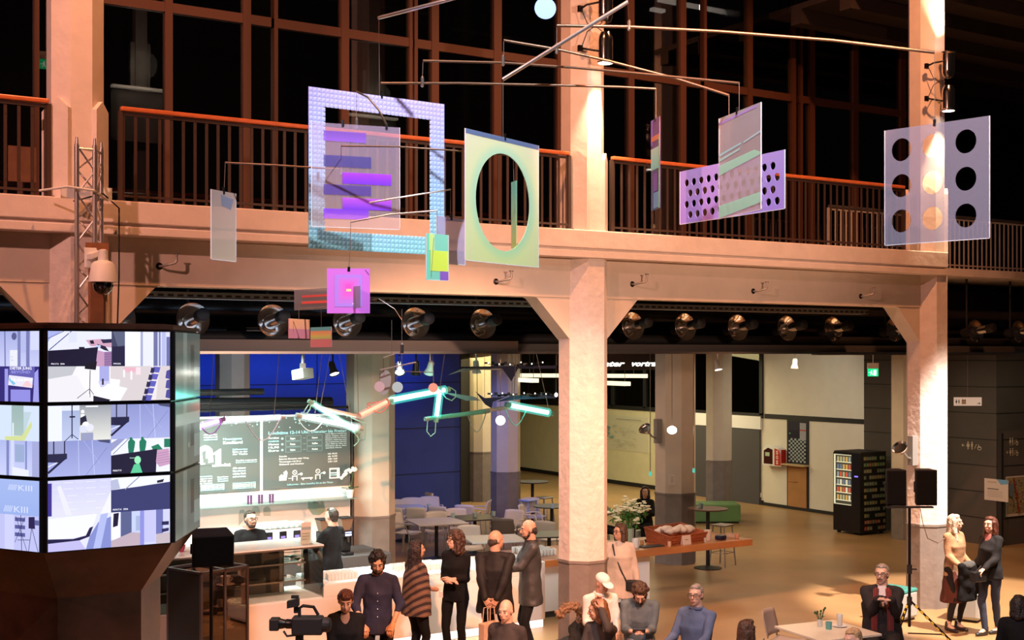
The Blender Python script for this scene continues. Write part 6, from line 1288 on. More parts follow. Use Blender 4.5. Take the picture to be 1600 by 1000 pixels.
# front faces -x ; local y along front (0..0.82), x depth 0..0.8
b = MB(); b.box(0, 0, 0.05, 0.8, 0.8, 1.83); b.build('cabinet', 'black', t, bevel=0.01)
b = MB(); b.box(-0.03, 0.22, 0.6, 0, 0.79, 1.80); b.box(-0.03, 0.0, 0.05, 0, 0.79, 0.6); b.box(-0.03, 0, 0.6, 0, 0.22, 1.8); fr = b.build('front_door', 'black_gloss', t)
p = Paint((-0.034, 0.77, 1.76), (0, -0.52, 0), (0, 0, -1.12), (-1, 0, 0), 52, 112, dz=0.0006)
p.rect(0, 0, 52, 112, (0.75, 0.68, 0.42)).rect(2, 2, 52, 110, (0.06, 0.05, 0.03)).rect(2, 2, 5, 110, (1.0, 0.95, 0.6))
rv = random.Random(2)
for r in range(6):
    p.rect(8, 16+r*17, 52, 18+r*17, (0.95, 0.85, 0.5))
    for c in range(5):
        cc = rv.choice([(0.5, 0.42, 0.2), (0.3, 0.36, 0.32), (0.7, 0.4, 0.1), (0.8, 0.7, 0.45), (0.7, 0.1, 0.05), (0.15, 0.2, 0.25)]); p.rect(10+c*8.5, 5+r*17, 16+c*8.5, 16+r*17, cc)
p.build('snack_window', attr_mat('vending_glow', emit=0.9), fr)
b = MB(); b.box(-0.035, 0.06, 1.28, -0.03, 0.16, 1.31); b.build('readout', mat('blue_violet', (0, 0, 0), .4, emit=(0.2, 0.15, 1), es=2), fr)
p = Paint((0.08, -0.003, 1.76), (0.68, 0, 0), (0, 0, -1.7), (0, -1, 0), 68, 170, dz=0.0006)
cols = [(0.42, 0.04, 0.02), (0.10, 0.25, 0.10), (0.38, 0.30, 0.08), (0.13, 0.22, 0.16), (0.22, 0.26, 0.18), (0.02, 0.02, 0.02)]
words_ = ['SNACK BAR', 'KARLSRUH', 'AKE  IMP', 'E TARTEN', 'MEDIA  N', 'KLANG OR', 'R  LEBEN', 'SEHEN ZT', 'HOEREN K', 'EI  KUNS', 'MUSEUM Z', 'LEA  ART']
for r in range(12):
    for c in range(8):
        ch_ = words_[r][c] if c < len(words_[r]) else ' '
        if ch_ == ' ': continue
        p.rect(c*8.4, 3+r*14, c*8.4+7.8, 11+r*14, rv.choice(cols[:5])).text(ch_, c*8.4+1.6, 10+r*14, 5.5, (0.5, 0.5, 0.38), bold=0.02)
p.build('letter_tiles', attr_mat('tile_paint'), t)
for (x, y) in ((0.06, 0.06), (0.7, 0.06), (0.06, 0.7), (0.7, 0.7)): b = MB(); b.box(x, y, 0, x+0.06, y+0.06, 0.05); b.build('foot', 'black', t)
# defibrillator box with SOS
q = PX(1214, 727, XW-0.02); t = thing('defibrillator_box', 'white and red wall box marked SOS on the off-white wall', 'first aid box', (XW-0.02, q.y, q.z))
b = MB(); pr = [(0.34, 0), (-0.34, 0), (-0.34, 0.3), (-0.26, 0.46), (-0.1, 0.52), (0.2, 0.52), (0.34, 0.4)]; b.prism(pr, (0, 0, 0), (0, 1, 0), (0, 0, 1), (-0.2, 0, 0)); b.build('housing', 'white', t)
b = MB(); b.prism([(0.28, 0.04), (-0.05, 0.04), (-0.05, 0.42), (0.12, 0.46), (0.28, 0.38)], (-0.201, 0, 0), (0, 1, 0), (0, 0, 1), (-0.004, 0, 0)); b.build('window', mat('dark_red_window', (0.05, 0.01, 0.01), 0.2), t)
b = MB(); b.box(-0.18, -0.35, 0.03, -0.02, -0.34, 0.43); b.prism([(-0.34, 0.02), (-0.12, 0.02), (-0.12, 0.46), (-0.28, 0.42), (-0.34, 0.3)], (-0.202, 0, 0), (0, 1, 0), (0, 0, 1), (-0.003, 0, 0)); b.build('red_panel', mat('sos_red', (0.5, 0.02, 0.015), 0.4), t)
p = Paint((-0.207, -0.15, 0.42), (0, -0.15, 0), (0, 0, -0.38), (-1, 0, 0), 15, 38)
for k, ch_ in enumerate('SOS'): p.text(ch_, 3, 11+k*12.5, 9, (0.8, 0.75, 0.7), w=8, bold=0.04)
p.build('lettering', attr_mat('sos_paint'), t)
p = Paint((-0.207, 0.22, 0.34), (0, -0.16, 0), (0, 0, -0.1), (-1, 0, 0), 16, 10); p.rect(0, 0, 16, 10, (0.45, 0.6, 0.4)); p.build('label_sticker', attr_mat('sticker'), t)
# exit signs
def exit_sign(q, w_, h_, yaw, label, hang=0.3):
    t = thing('exit_sign', label, 'exit sign', q, yaw)
    b = MB(); b.box(-w_/2, -0.03, h_, w_/2, 0.03, h_+0.11); b.cyl((0, 0, h_+0.1), (0, 0, h_+0.1+hang), 0.008, n=6); b.build('housing', 'white', t)
    b = MB(); b.box(-w_/2+0.005, -0.012, 0, w_/2-0.005, 0.012, h_); b.build('panel', 'green_glow', t)
    p = Paint((-w_/2, -0.013, h_), (w_, 0, 0), (0, 0, -h_), (0, -1, 0), 30, 18)
    p.rect(16, 3, 24, 16, (0.9, 1, 0.9)).disc(11, 5, 1.6, (0.9, 1, 0.9)).poly([(9, 6), (12, 7), (13, 11), (10, 11)], (0.9, 1, 0.9)).line(11, 10, 7, 15, 1.6, (0.9, 1, 0.9)).line(12, 11, 14, 15, 1.6, (0.9, 1, 0.9)).line(10, 7, 6, 10, 1.2, (0.9, 1, 0.9)).line(3, 9, 6, 9, 1, (0.9, 1, 0.9)); p.build('running_figure', attr_mat('exit_paint', emit=1.6), t)
exit_sign(PY(1364, 588, 17.4), 0.21, 0.15, -TH*1.2, 'green running-man exit sign hanging under the cafe ceiling', 0.33)
exit_sign(PY(1324, 134, 19.4), 0.30, 0.18, -0.3, 'green exit sign behind the dark gallery windows', 2.2)
exit_sign(PY(72, 108, 19.4), 0.2, 0.14, -0.2, 'small green exit sign far left behind the gallery glass', 2.0)
# toilet sign with pictograms
q = PY(1512, 634, 16.47); t = thing('direction_sign', 'white hanging sign with toilet and cloakroom symbols and an arrow', 'sign', q, -TH)
b = MB(); b.box(-0.27, -0.01, 0, 0.27, 0.01, 0.165); b.build('panel', mat('sign_white', (0.72, 0.68, 0.60), 0.5, emit=(0.7, 0.65, 0.55), es=0.35), t); b = MB(); b.cyl((0, 0, 0.165), (0, 0, 3.99-q.z), 0.005, n=6); b.build('wire', 'cord', t)
def person_icon(p, x, y, h, c, skirt=False):
    p.disc(x, y-h*0.88, h*0.10, c).poly([(x-h*.14, y-h*.74), (x+h*.14, y-h*.74), (x+(h*.2 if skirt else h*.09), y-h*.32), (x-(h*.2 if skirt else h*.09), y-h*.32)], c).rect(x-h*.07, y-h*.35, x-h*.01, y, c).rect(x+h*.01, y-h*.35, x+h*.07, y, c)
p = Paint((-0.27, -0.012, 0.165), (0.54, 0, 0), (0, 0, -0.165), (0, -1, 0), 54, 16.5); K = (0.03, 0.03, 0.03)
person_icon(p, 4.5, 13, 9, K, True); person_icon(p, 9.5, 13, 9, K); p.rect(15, 5, 23, 13, K).rect(15.8, 5.8, 22.2, 12.2, (0.72, 0.68, 0.6)).line(17, 5, 16, 3, .8, K).line(21, 5, 22, 3, .8, K); person_icon(p, 19, 12, 5.5, K); p.line(45, 12, 51, 12, 0.9, K).line(48.5, 10, 51, 12, .9, K).line(48.5, 14, 51, 12, .9, K); p.build('symbols', attr_mat('sign_ink'), t)
# wall pictograms
def pictos(o, right, nrm, W, H, rows, lab):
    t = thing('wall_pictogram', lab, 'pictogram', o); p = Paint((0, 0, 0), right, (0, 0, -H*0.01), nrm, W, H, dz=0.001); c = (0.62, 0.58, 0.48)
    for (y, arr) in rows:
        if arr: p.line(1, y-8, 7, y-8, 1.4, c).line(1, y-8, 4, y-11, 1.2, c).line(1, y-8, 4, y-5, 1.2, c)
        person_icon(p, 14, y, 17, c, True); person_icon(p, 22, y, 17, c); p.line(27, y-2, 31, y-12, 1.2, c).disc(37, y-4, 4.4, c).disc(37, y-4, 3, (0.09, 0.085, 0.08)).line(35, y-12, 36, y-5, 1.6, c).line(36, y-6, 41, y-6, 1.4, c)
    p.build('symbols', attr_mat('picto_paint'), t)
q = PX(1502, 688, 22.585); pictos(q, (0, -0.55, 0), (-1, 0, 0), 44, 22, [(18, True)], 'white toilet pictograms on the dark wall, left of the corner')
q = PY(1572, 683, 17.185); pictos(q, (0.42, 0, 0), (0, -1, 0), 44, 50, [(18, False), (40, True)], 'white toilet pictograms on the wall right of the corner, two rows')
# posters
def poster(o, right, down, nrm, name, lab, draw, W, H):
    t = thing(name, lab, 'poster', o); p = Paint((0, 0, 0), right, down, nrm, W, H, dz=0.001); draw(p)
    r, d, n = Vector(right), Vector(down), Vector(nrm).normalized(); b = MB(); b.obox(r/2+d/2-n*0.004, r/2, d/2, n*0.0035); b.build('sheet', 'white', t); p.build('print', attr_mat(name+'_print', rough=0.5), t)
def dr1(p):
    p.rect(0, 0, 23, 34, (0.62, 0.60, 0.58)).poly([(12, 0), (23, 0), (23, 6), (16, 8)], (0.15, 0.4, 0.7)).rect(3, 4, 12, 6, (0.45, 0.4, 0.38)).rect(3, 15, 14, 16.5, (0.1, 0.1, 0.1))
    for k in range(4): p.rect(3, 19+k*2.6, 18, 20+k*2.6, (0.45, 0.42, 0.4))
q = PX(1538, 747, 22.585); poster(q, (0, -0.58, 0), (0, 0, -0.45), (-1, 0, 0), 'notice_sheet', 'white notice with a blue corner on the dark wall left of the map', dr1, 23, 34)
q = PY(1572, 745, 17.18)
def dr2(p):
    p.rect(0, 0, 60, 64, (0.62, 0.58, 0.50)).rect(2, 2, 60, 60, (0.30, 0.26, 0.16)); rm = random.Random(11)
    for k in range(120): x, y = rm.uniform(3, 56), rm.uniform(3, 56); p.rect(x, y, x+rm.uniform(1, 4), y+rm.uniform(1, 4), rm.choice([(0.45, 0.35, 0.1), (0.35, 0.08, 0.05), (0.15, 0.22, 0.3), (0.5, 0.45, 0.3), (0.2, 0.25, 0.1)]))
    p.line(16, 2, 30, 60, 3, (0.35, 0.05, 0.04)).poly([(3, 14), (16, 10), (14, 34), (5, 30)], (0.15, 0.22, 0.3))
poster(q, (0.80, 0, 0), (0, 0, -0.84), (0, -1, 0), 'wall_map', 'colourful street map poster at the right edge', dr2, 60, 64)
b = MB(); q = PY(1564, 677, 17.12); b.box(q.x-0.04, 17.08, 0, q.x+0.03, 17.18, q.z); tag(b.build('edge_post', 'black'), 'slim black upright post left of the street map', 'post')
# large pale map on the yellow wall
def dr3(p):
    p.rect(0, 0, 100, 60, (0.62, 0.60, 0.46)); rm = random.Random(12)
    for k in range(260): x, y = rm.gauss(42, 9), 14+abs(rm.gauss(0, 16)); s_ = rm.uniform(1.5, 4.0); p.rect(x, y, x+s_, y+s_, (0.12+rm.random()*.22, 0.32+rm.random()*.14, 0.38))
    for k in range(60): x, y = rm.uniform(66, 88), rm.uniform(14, 58); p.rect(x, y, x+2, y+0.8, (0.42, 0.42, 0.32))
    p.rect(70, 5, 95, 6, (0.3, 0.3, 0.25))
ya = PX(950, 650, XW-0.04).y; yb = PX(1013, 655, XW-0.04).y; zt_ = PX(1013, 652, XW).z; zb_ = PX(1013, 708, XW).z
poster((XW-0.04, ya+3.0, zt_), (0, yb-ya-3.0, 0), (0, 0, zb_-zt_), (-1, 0, 0), 'cloud_map', 'large pale map with a blue cloud of dots on the yellowish wall', dr3, 100, 60)
# notice on the notice pillar, switches and sockets
q = PY(1046, 741, 18.823); t = thing('paper_notice', 'small white paper notice stuck on the thick inner pillar', 'notice', q); b = MB(); b.box(0, 0, -0.21, 0.15, 0.004, 0); b.build('sheet', 'white', t)
p = Paint((0, -0.001, 0), (0.15, 0, 0), (0, 0, -0.21), (0, -1, 0), 15, 21)
for k in range(6): p.rect(2.5, 5+k*2, 11-(k % 3), 5.8+k*2, (0.5, 0.47, 0.45))
p.build('writing', attr_mat('notice_ink'), t)
for px, py, nm, lab in ((1172, 772, 'wall_socket', 'double wall socket low on the grey-white wall'), (1185, 773, 'wall_socket', 'single wall socket right of the double one')):
    q = PX(px, py, XW-0.02); b = MB(); b.box(XW-0.03, q.y-0.12, q.z-0.06, XW, q.y+0.12, q.z+0.06); tag(b.build(nm, 'white', bevel=0.005), lab, 'socket')
# glowing word sign on a dark board between the pillars
q0 = PY(900, 575, 20.0); q1 = PY(1030, 575, 20.0)
t = thing('letter_sign', 'glowing slanted words theater vortrag on a dark beam under the ceiling', 'sign', (q0.x, 20.0, q0.z-0.02)); b = MB(); b.box(-0.2, 0, -0.03, q1.x-q0.x+0.3, 0.06, 4.06-q0.z+0.02); b.build('dark_board', mat('dark_red_board', (0.04, 0.02, 0.018), 0.5), t)
p = Paint((0, -0.003, 0.22), (q1.x-q0.x, 0, 0), (0, 0, -0.22), (0, -1, 0), 130, 22, dz=0.001); w4 = (1, 0.97, 0.9)
p.text('theater', 18, 17, 10, w4, w=57, italic=True, bold=0.03).text('vortrag', 86, 17, 10, w4, w=47, italic=True, bold=0.03); p.build('letters', attr_mat('letter_glow', emit=3.0), t)
# fluorescent fixtures in the foyer
for (a, b_, y0, y1, d, lab) in ((808, 1011, 585, 589, 31.0, 'long yellowish strip light hanging in the foyer'), (812, 836, 594, 594, 29.0, 'short strip light left of the middle pillar in the foyer'), (944, 980, 598, 600, 29.0, 'short strip light right of the middle pillar in the foyer')):
    P0 = PD(a, y0, d); P1 = PD(b_, y1, d*0.97); P0.z = P1.z = (P0.z+P1.z)/2; t = thing('strip_light', lab, 'ceiling light', P0)
    v = P1-P0; n = Vector((-v.y, v.x, 0)).normalized(); b = MB(); b.obox(v/2, v/2, n*0.09, (0, 0, 0.045)); b.build('diffuser', mat('strip_glow', (1, 1, .9), .5, emit=(1.0, 0.92, 0.62), es=1.2), t)
    b = MB()
    for f in (0.1, 0.9): b.cyl(v*f+Vector((0, 0, 0.04)), v*f+Vector((0, 0, 4.04-P0.z)), 0.006, n=5)
    b.build('hanger', 'cord', t)
# framed paper on the upper left gallery
q = PY(13, 227, 15.2); b = MB(); b.box(0, 0, -0.36, 0.22, 0.02, 0); b.cyl((0.11, 0.02, -0.9), (0.11, 0.02, -0.3), 0.02, n=8)
t = thing('info_stand', 'small information board on a stand behind the railing at the far left', 'sign', (q.x, 15.2, 5.56)); zz = q.z-5.56
b = MB(); b.box(0, 0, zz-0.4, 0.30, 0.02, zz); b.build('board', 'timber', t); b = MB(); b.cyl((0.15, 0.02, 0), (0.15, 0.02, zz-0.2), 0.02, n=8); b.box(0.0, -0.1, 0, 0.3, 0.14, 0.02); b.build('stand', 'brown_frame', t)

# ================================================================ HALL FLOOR THINGS
# dark showcase cabinet with cups, in front of the bar
c0 = PD(314, 895, 15.03); l0 = PD(256, 886, 15.4); r0_ = PD(389, 882, 15.6); ztop = 1.43
for v in (c0, l0, r0_): v.z = 0
ax = (r0_-c0); W_ = ax.length; ang = atan2(ax.y, ax.x); Dp = (l0-c0).length
t = thing('showcase_cabinet', 'dark framed showcase cabinet with cups and saucers behind glass', 'cabinet', c0, ang)
b = MB()
for x in (0, W_/2-0.012, W_-0.03):
    for y in (0, Dp-0.03):
        b.box(x, y, 0, x+0.03, y+0.03, ztop)
for z in (0, ztop-0.03, 0.0): b.box(0, 0, z, W_, 0.03, z+0.03); b.box(0, Dp-0.03, z, W_, Dp, z+0.03); b.box(0, 0, z, 0.03, Dp, z+0.03); b.box(W_-0.03, 0, z, W_, Dp, z+0.03)
b.box(W_/2-0.012, 0, ztop-0.03, W_/2+0.018, Dp, ztop)
b.build('frame', mat('bronze_frame', (0.12, 0.10, 0.11), 0.35, 0.7), t)
b = MB(); b.box(0.005, 0.03, 0.03, 0.02, Dp-0.03, ztop-0.03); b.build('side_panel', 'black', t)
b = MB(); b.box(0.03, 0.008, 0.03, W_-0.03, 0.014, ztop-0.03); b.box(W_-0.02, 0.03, 0.03, W_-0.014, Dp-0.03, ztop-0.03); b.build('pane', glass_mat('smoked_glass', (0.6, 0.55, 0.52), 0.05), t)
b = MB(); b.box(0.03, Dp-0.02, 0.03, W_-0.03, Dp-0.01, ztop-0.06); b.build('rear_panel', mat('brown_ply', (0.14, 0.09, 0.06), 0.5), t)
for z in (0.35, 0.65, 0.92, 1.17):
    b = MB(); b.box(0.03, 0.03, z, W_-0.03, Dp-0.03, z+0.012); b.build('shelf', 'dark_grey', t)
Mx = Matrix.Translation(c0) @ Matrix.Rotation(ang, 4, 'Z')
def cup_saucer(x, y, z, lab, s=1.0):
    t = thing('cup', lab, 'cup', Mx @ Vector((x, y, z)), 0, 'crockery in the showcase'); b = MB(); b.lathe([(0.03*s, 0.012), (0.05*s, 0.09*s), (0.046*s, 0.09*s), (0.026*s, 0.02)], n=18); b.build('bowl_body', 'white', t, smooth=60)
    b = MB(); b.tube([(0.045*s, 0, 0.075*s), (0.075*s, 0, 0.06*s), (0.042*s, 0, 0.03*s)], 0.006, 6); b.build('handle', 'white', t)
    b = MB(); b.lathe([(0.04*s, 0), (0.09*s, 0.012), (0.088*s, 0.016), (0.03*s, 0.008)], n=20); b.build('saucer', 'white', t, smooth=60)
cup_saucer(W_*0.75, 0.22, 1.183, 'large white cup on a saucer on the top shelf of the showcase', 1.25)
cup_saucer(W_*0.62, 0.2, 0.933, 'cup on the second shelf of the showcase, left'); cup_saucer(W_*0.86, 0.24, 0.933, 'cup on the second shelf of the showcase, right'); cup_saucer(W_*0.75, 0.2, 0.663, 'cup on the third shelf of the showcase')
# speakers on stands
def speaker_box(name, q, yaw, w_, d_, h_, label, pitch=0.0, trap=0.7):
    t = thing(name, label, 'loudspeaker', q, yaw); R_ = Matrix.Rotation(pitch, 3, 'X')
    pr = [(-w_/2, 0), (w_/2, 0), (w_/2*trap, d_), (-w_/2*trap, d_)]; b = MB(); b.prism(pr, (0, 0, 0), (1, 0, 0), (0, 1, 0), (0, 0, h_)); b.v = [R_@v for v in b.v]; b.build('cabinet', mat('speaker_black', (0.006, 0.005, 0.008), 0.6, spec=0.2), t, bevel=0.012)
    b = MB(); b.box(-w_/2+0.02, -0.012, 0.02, w_/2-0.02, -0.001, h_-0.02); b.v = [R_@v for v in b.v]; b.build('grille', mat('grille_black', (0.006, 0.006, 0.006), 0.9, spec=0.1), t)
    b = MB(); b.box(-w_/2-0.004, d_*0.35, h_*0.35, -w_/2+0.01, d_*0.45, h_*0.65); b.v = [R_@v for v in b.v]; b.build('handle', 'black', t); return t
q = PD(333, 886, 12.4); speaker_box('loudspeaker', q, facing(20, q)+pi, 0.40, 0.32, 0.31, 'black loudspeaker on a pole in front of the showcase cabinet', 0.12, 0.85)
st = at_floor(330, 12.55); t = thing('speaker_stand', 'black pole stand under the loudspeaker by the showcase', 'stand', st)
b = MB(); b.cyl((0, 0, 0.3), (0, 0, q.z+0.0), 0.018, n=12); b.build('pole', 'black_metal', t)
for k in range(3): a = k*2.094+0.5; b = MB(); b.cyl((0.02*cos(a), 0.02*sin(a), 0.62), (0.5*cos(a), 0.5*sin(a), 0.02), 0.012, n=8); b.build('leg', 'black_metal', t)
b = MB(); b.cyl((0, 0, 0.55), (0, 0, 0.7), 0.028, n=12); b.build('collar', 'black', t)
# right pair on one tripod
sd = 17.6; zb = CZ-(790-HOR)*sd/F; st = at_floor(1421, sd)
t = thing('speaker_stand', 'black tripod stand with yellow-taped legs carrying two loudspeakers', 'stand', st)
b = MB(); b.cyl((0, 0, 0.25), (0, 0, zb-0.03), 0.02, n=12); b.build('pole', 'black_metal', t)
b = MB(); R_ = Vector((cs, -sn, 0)); b.obox(Vector((0, 0, zb-0.02)), R_*0.32, Vector((-R_.y, R_.x, 0))*0.04, (0, 0, 0.012)); b.build('crossbar', 'black', t)
b = MB(); b.cyl((0, 0, 0.98), (0, 0, 1.10), 0.035, n=12); b.cyl((0, 0, 1.04), R_*0.1+Vector((0, 0, 1.04)), 0.012, n=8); b.build('clamp', 'black', t)
fw = Vector((sn, cs, 0)); M['tape_y'] = mat('yellow_tape', (0.75, 0.62, 0.08), 0.4)
for k, d in enumerate((R_*0.95-fw*0.25, R_*-0.55-fw*0.35, fw*0.6-R_*0.1)):
    top = Vector((0, 0, 0.62)); e = d*0.62; b = MB(); b.cyl(top, e+Vector((0, 0, 0.02)), 0.014, n=8); lg = b.build('leg', 'black_metal', t)
    b = MB()
    for j in range(7): f0, f1 = 0.12+j*0.115, 0.12+j*0.115+0.055; b.cyl(top.lerp(e, f0), top.lerp(e, f1), 0.017, n=8)
    if k < 2: b.build('tape', 'tape_y', lg)
b = MB(); b.cyl((0, 0, 0.55), (0, 0, 0.66), 0.035, n=12); b.build('hub', 'black', t)
b = MB(); b.cyl(R_*-0.02+Vector((0, 0, 0.16)), R_*0.5+Vector((0, 0, 0.14)), 0.01, n=6); b.build('brace', 'black_metal', t)
for px, w_, lab in ((1401, 0.27, 'left of two black loudspeakers on the tripod by the end pillar'), (1448, 0.29, 'right of two black loudspeakers on the tripod by the end pillar')):
    q = at_floor(px, sd); q.z = zb; speaker_box('loudspeaker', q, facing(-5, q)+pi, w_, 0.28, 0.49, lab)
b = MB(); P0 = PD(1438, 795, sd); b.tube([P0, P0+Vector((0.05, 0, -.2)), P0+Vector((0.15, 0, -.42)), P0+Vector((0.36, 0, -.5)), P0+Vector((0.5, 0, -.44))], 0.006, 6); tag(b.build('cable', mat('cable_grey', (0.3, 0.25, 0.22), .5)), 'thin cable sagging from the tripod loudspeakers to the pillar', 'cable')
# poufs by the right pillar
def pouf(px, d, w_, dd, h, rz, c, label, name='pouf'):
    q = at_floor(px, d); t = thing(name, label, 'seat', q, rz); b = MB()
    b.box(-w_/2, -dd/2, 0.03, w_/2, dd/2, h); b.build('body', mat('pouf_grey', (0.45, 0.45, 0.42), 0.5), t, bevel=0.05)
    b = MB(); b.box(-w_/2-0.004, -dd/2-0.004, h-0.05, w_/2+0.004, dd/2+0.004, h+0.02); b.build('seat_pad', mat('pouf_pad', c, 0.35), t, bevel=0.035)
    b = MB(); b.box(-w_/2+0.04, -dd/2+0.04, 0, w_/2-0.04, dd/2-0.04, 0.03); b.build('base', 'black', t); return t
pouf(1511, 19.3, 0.48, 0.48, 0.44, 0.4, (0.50, 0.70, 0.72), 'pale teal-topped cube seat behind the two standing women')
pouf(1398, 19.3, 0.5, 0.5, 0.46, 0.2, (0.05, 0.25, 0.22), 'dark teal seat behind the grey-haired man in the scarf')
pouf(862, 15.9, 0.75, 0.6, 0.30, 0.5, (0.72, 0.80, 0.62), 'pale green cushioned block seat at the foot of the middle pillar')
b = MB(); q = at_floor(880, 16.2); b.ell((0, 0, 0.06), (0.2, 0.12, 0.06)); b.ell((0.12, 0.03, 0.08), (0.12, 0.1, 0.07)); o = remesh(b, 0.012, 3, 0.015).build('dark_bag', 'black', smooth=180); o.location = PD(880, 984, 15.95); o.location.z = 0.322; tag(o, 'black bag lying on the pale green block seat', 'bag')
# foreground table
bk = PZ(1298, 968, 0.74); lf = PZ(1205, 978, 0.74); rt_ = PZ(1383, 990, 0.74); a1 = lf-bk; a2 = rt_-bk; ctr = (lf+rt_)/2
t = thing('square_table', 'white square table at the lower right with flowers and glasses', 'table', (ctr.x, ctr.y, 0), atan2(a1.y, a1.x))
b = MB(); hs_ = 0.44; b.box(-hs_, -hs_, 0.712, hs_, hs_, 0.74); b.build('tabletop', mat('cream_laminate', (0.72, 0.68, 0.55), 0.35), t, bevel=0.005)
b = MB(); b.cyl((0, 0, 0.03), (0, 0, 0.71), 0.035, n=12); b.build('column', 'black', t); b = MB(); b.lathe([(0.3, 0), (0.3, 0.015), (0.05, 0.04)], n=24); b.build('base_plate', 'black', t)
def ontab(px, py): q = PZ(px, py, 0.7405); return q
q = ontab(1281, 979); t = thing('bud_vase', 'small glass with a white flower and greens on the white table', 'vase', q)
b = MB(); b.lathe([(0.026, 0), (0.03, 0.02), (0.034, 0.09), (0.031, 0.09), (0.024, 0.01)], n=14); b.build('glass_body', 'tumbler', t, smooth=60)
b = MB()
for k in range(9): a = k*0.7; b.tube([(0, 0, 0.02), (0.02*cos(a), 0.02*sin(a), 0.09), (0.06*cos(a), 0.05*sin(a), 0.12+0.012*k)], 0.004, 5); b.ell((0.065*cos(a), 0.055*sin(a), 0.125+0.012*k), (0.02, 0.008, 0.016), nu=6, nv=4)
b.build('leaf', mat('dark_leaf', (0.03, 0.10, 0.03), 0.5), t)
b = MB()
for a in range(7): b.ell((0.05+0.016*cos(a*.9), 0.016*sin(a*.9), 0.13), (0.014, 0.012, 0.012), nu=6, nv=5)
b.build('blossom', mat('blossom_cream', (0.8, 0.75, 0.45), 0.6), t)
q = ontab(1295, 983); b = MB(); b.lathe([(0.034, 0), (0.038, 0.085), (0.035, 0.085), (0.03, 0.01)], n=16); o = b.build('tea_light_glass', mat('teal_glass', (0.15, 0.45, 0.42), 0.2, alpha=0.8), smooth=60); o.location = q; tag(o, 'teal tea-light glass on the white table', 'tumbler')
q = ontab(1312, 979); t = thing('latte_glass', 'tall latte glass on a saucer on the white table', 'glass', q)
b = MB(); b.lathe([(0.03, 0), (0.085, 0.012), (0.083, 0.016), (0.03, 0.008)], n=20); b.build('saucer', 'white', t); b = MB(); b.lathe([(0.025, 0.012), (0.03, 0.03), (0.038, 0.15), (0.035, 0.15), (0.024, 0.02)], n=16); b.build('glass_body', 'tumbler', t, smooth=60); b = MB(); b.lathe([(0.024, 0.02), (0.028, 0.05), (0.029, 0.07)], n=14); b.build('milk_foam', mat('foam', (0.7, 0.55, 0.4), 0.7), t)
# chairs round it (taupe and pale shell chairs)
M['shell_brown'] = mat('taupe_shell', (0.42, 0.34, 0.30), 0.5)
chair(1232, d_of(956, 0.81), 60, 'taupe shell chair behind the left corner of the white table', 'shell_brown', False)
chair(1216, 14.2, 125, 'pale shell chair at the lower left of the white table, cut by the frame', 'shell', False)
chair(1378, 14.3, -145, 'dark shell chair at the right front of the white table', 'shell_brown', False)
# television camera on a tripod
q = PD(468, 985, 10.9); t = thing('television_camera', 'black broadcast camera with big lens hood and top handle', 'video camera', q, -TH)
b = MB(); b.box(-0.06, -0.07, -0.03, 0.20, 0.07, 0.12); b.lathe([(0.055, 0), (0.065, 0.03), (0.065, 0.10), (0.05, 0.13)], o=(0.14, 0, 0.05), ax=(1, 0, 0), n=16); b.build('body', 'black', t, bevel=0.015)
b = MB(); b.lathe([(0.04, 0), (0.042, 0.05), (0.036, 0.06), (0.045, 0.10), (0.045, 0.12)], o=(-0.06, 0, 0.055), ax=(-1, 0, 0.02), n=18); b.build('lens', 'black_metal', t, smooth=40)
b = MB(); b.obox((-0.21, 0, 0.055), (0.04, 0, 0), (0, 0.06, 0), (0, 0, 0.05)); b.build('lens_hood', 'black', t, bevel=0.01)
b = MB(); b.tube([(0.0, 0, 0.12), (0.0, 0, 0.19), (0.03, 0, 0.21), (0.12, 0, 0.20), (0.16, 0, 0.13)], 0.014, 8); b.build('top_handle', 'black', t)
b = MB(); b.obox((-0.05, -0.02, 0.235), (0.05, 0, 0.01), (0, 0.03, 0), (0, 0, 0.03)); b.cyl((-0.03, 0, 0.15), (-0.03, 0, 0.22), 0.02, n=8); b.obox((-0.035, -0.02, 0.29), (0.03, 0, 0), (0, 0.02, 0), (0, 0, 0.012)); b.build('viewfinder', 'black', t)
b = MB(); b.tube([(-0.13, -0.03, 0.0), (-0.10, -0.04, -0.04), (-0.02, -0.04, -0.03)], 0.01, 6); b.build('zoom_lever', 'black', t)
f0 = at_floor(468, 10.9); t2 = thing('camera_tripod', 'black tripod under the broadcast camera', 'tripod', f0)
b = MB(); b.cyl((0, 0, 0.8), (0, 0, q.z-0.03), 0.035, n=12); b.build('head', 'black', t2)
for k in range(3): a = k*2.094+0.2; b = MB(); b.cyl((0.03*cos(a), 0.03*sin(a), 1.1), (0.42*cos(a), 0.42*sin(a), 0.0), 0.018, n=8); b.build('leg', 'black_metal', t2)
b = MB(); b.tube([(0.02, 0, q.z-0.09), (0.25, 0.03, q.z-0.14), (0.42, 0.05, q.z-0.2)], 0.01, 6); b.build('pan_bar', 'black_metal', t2)
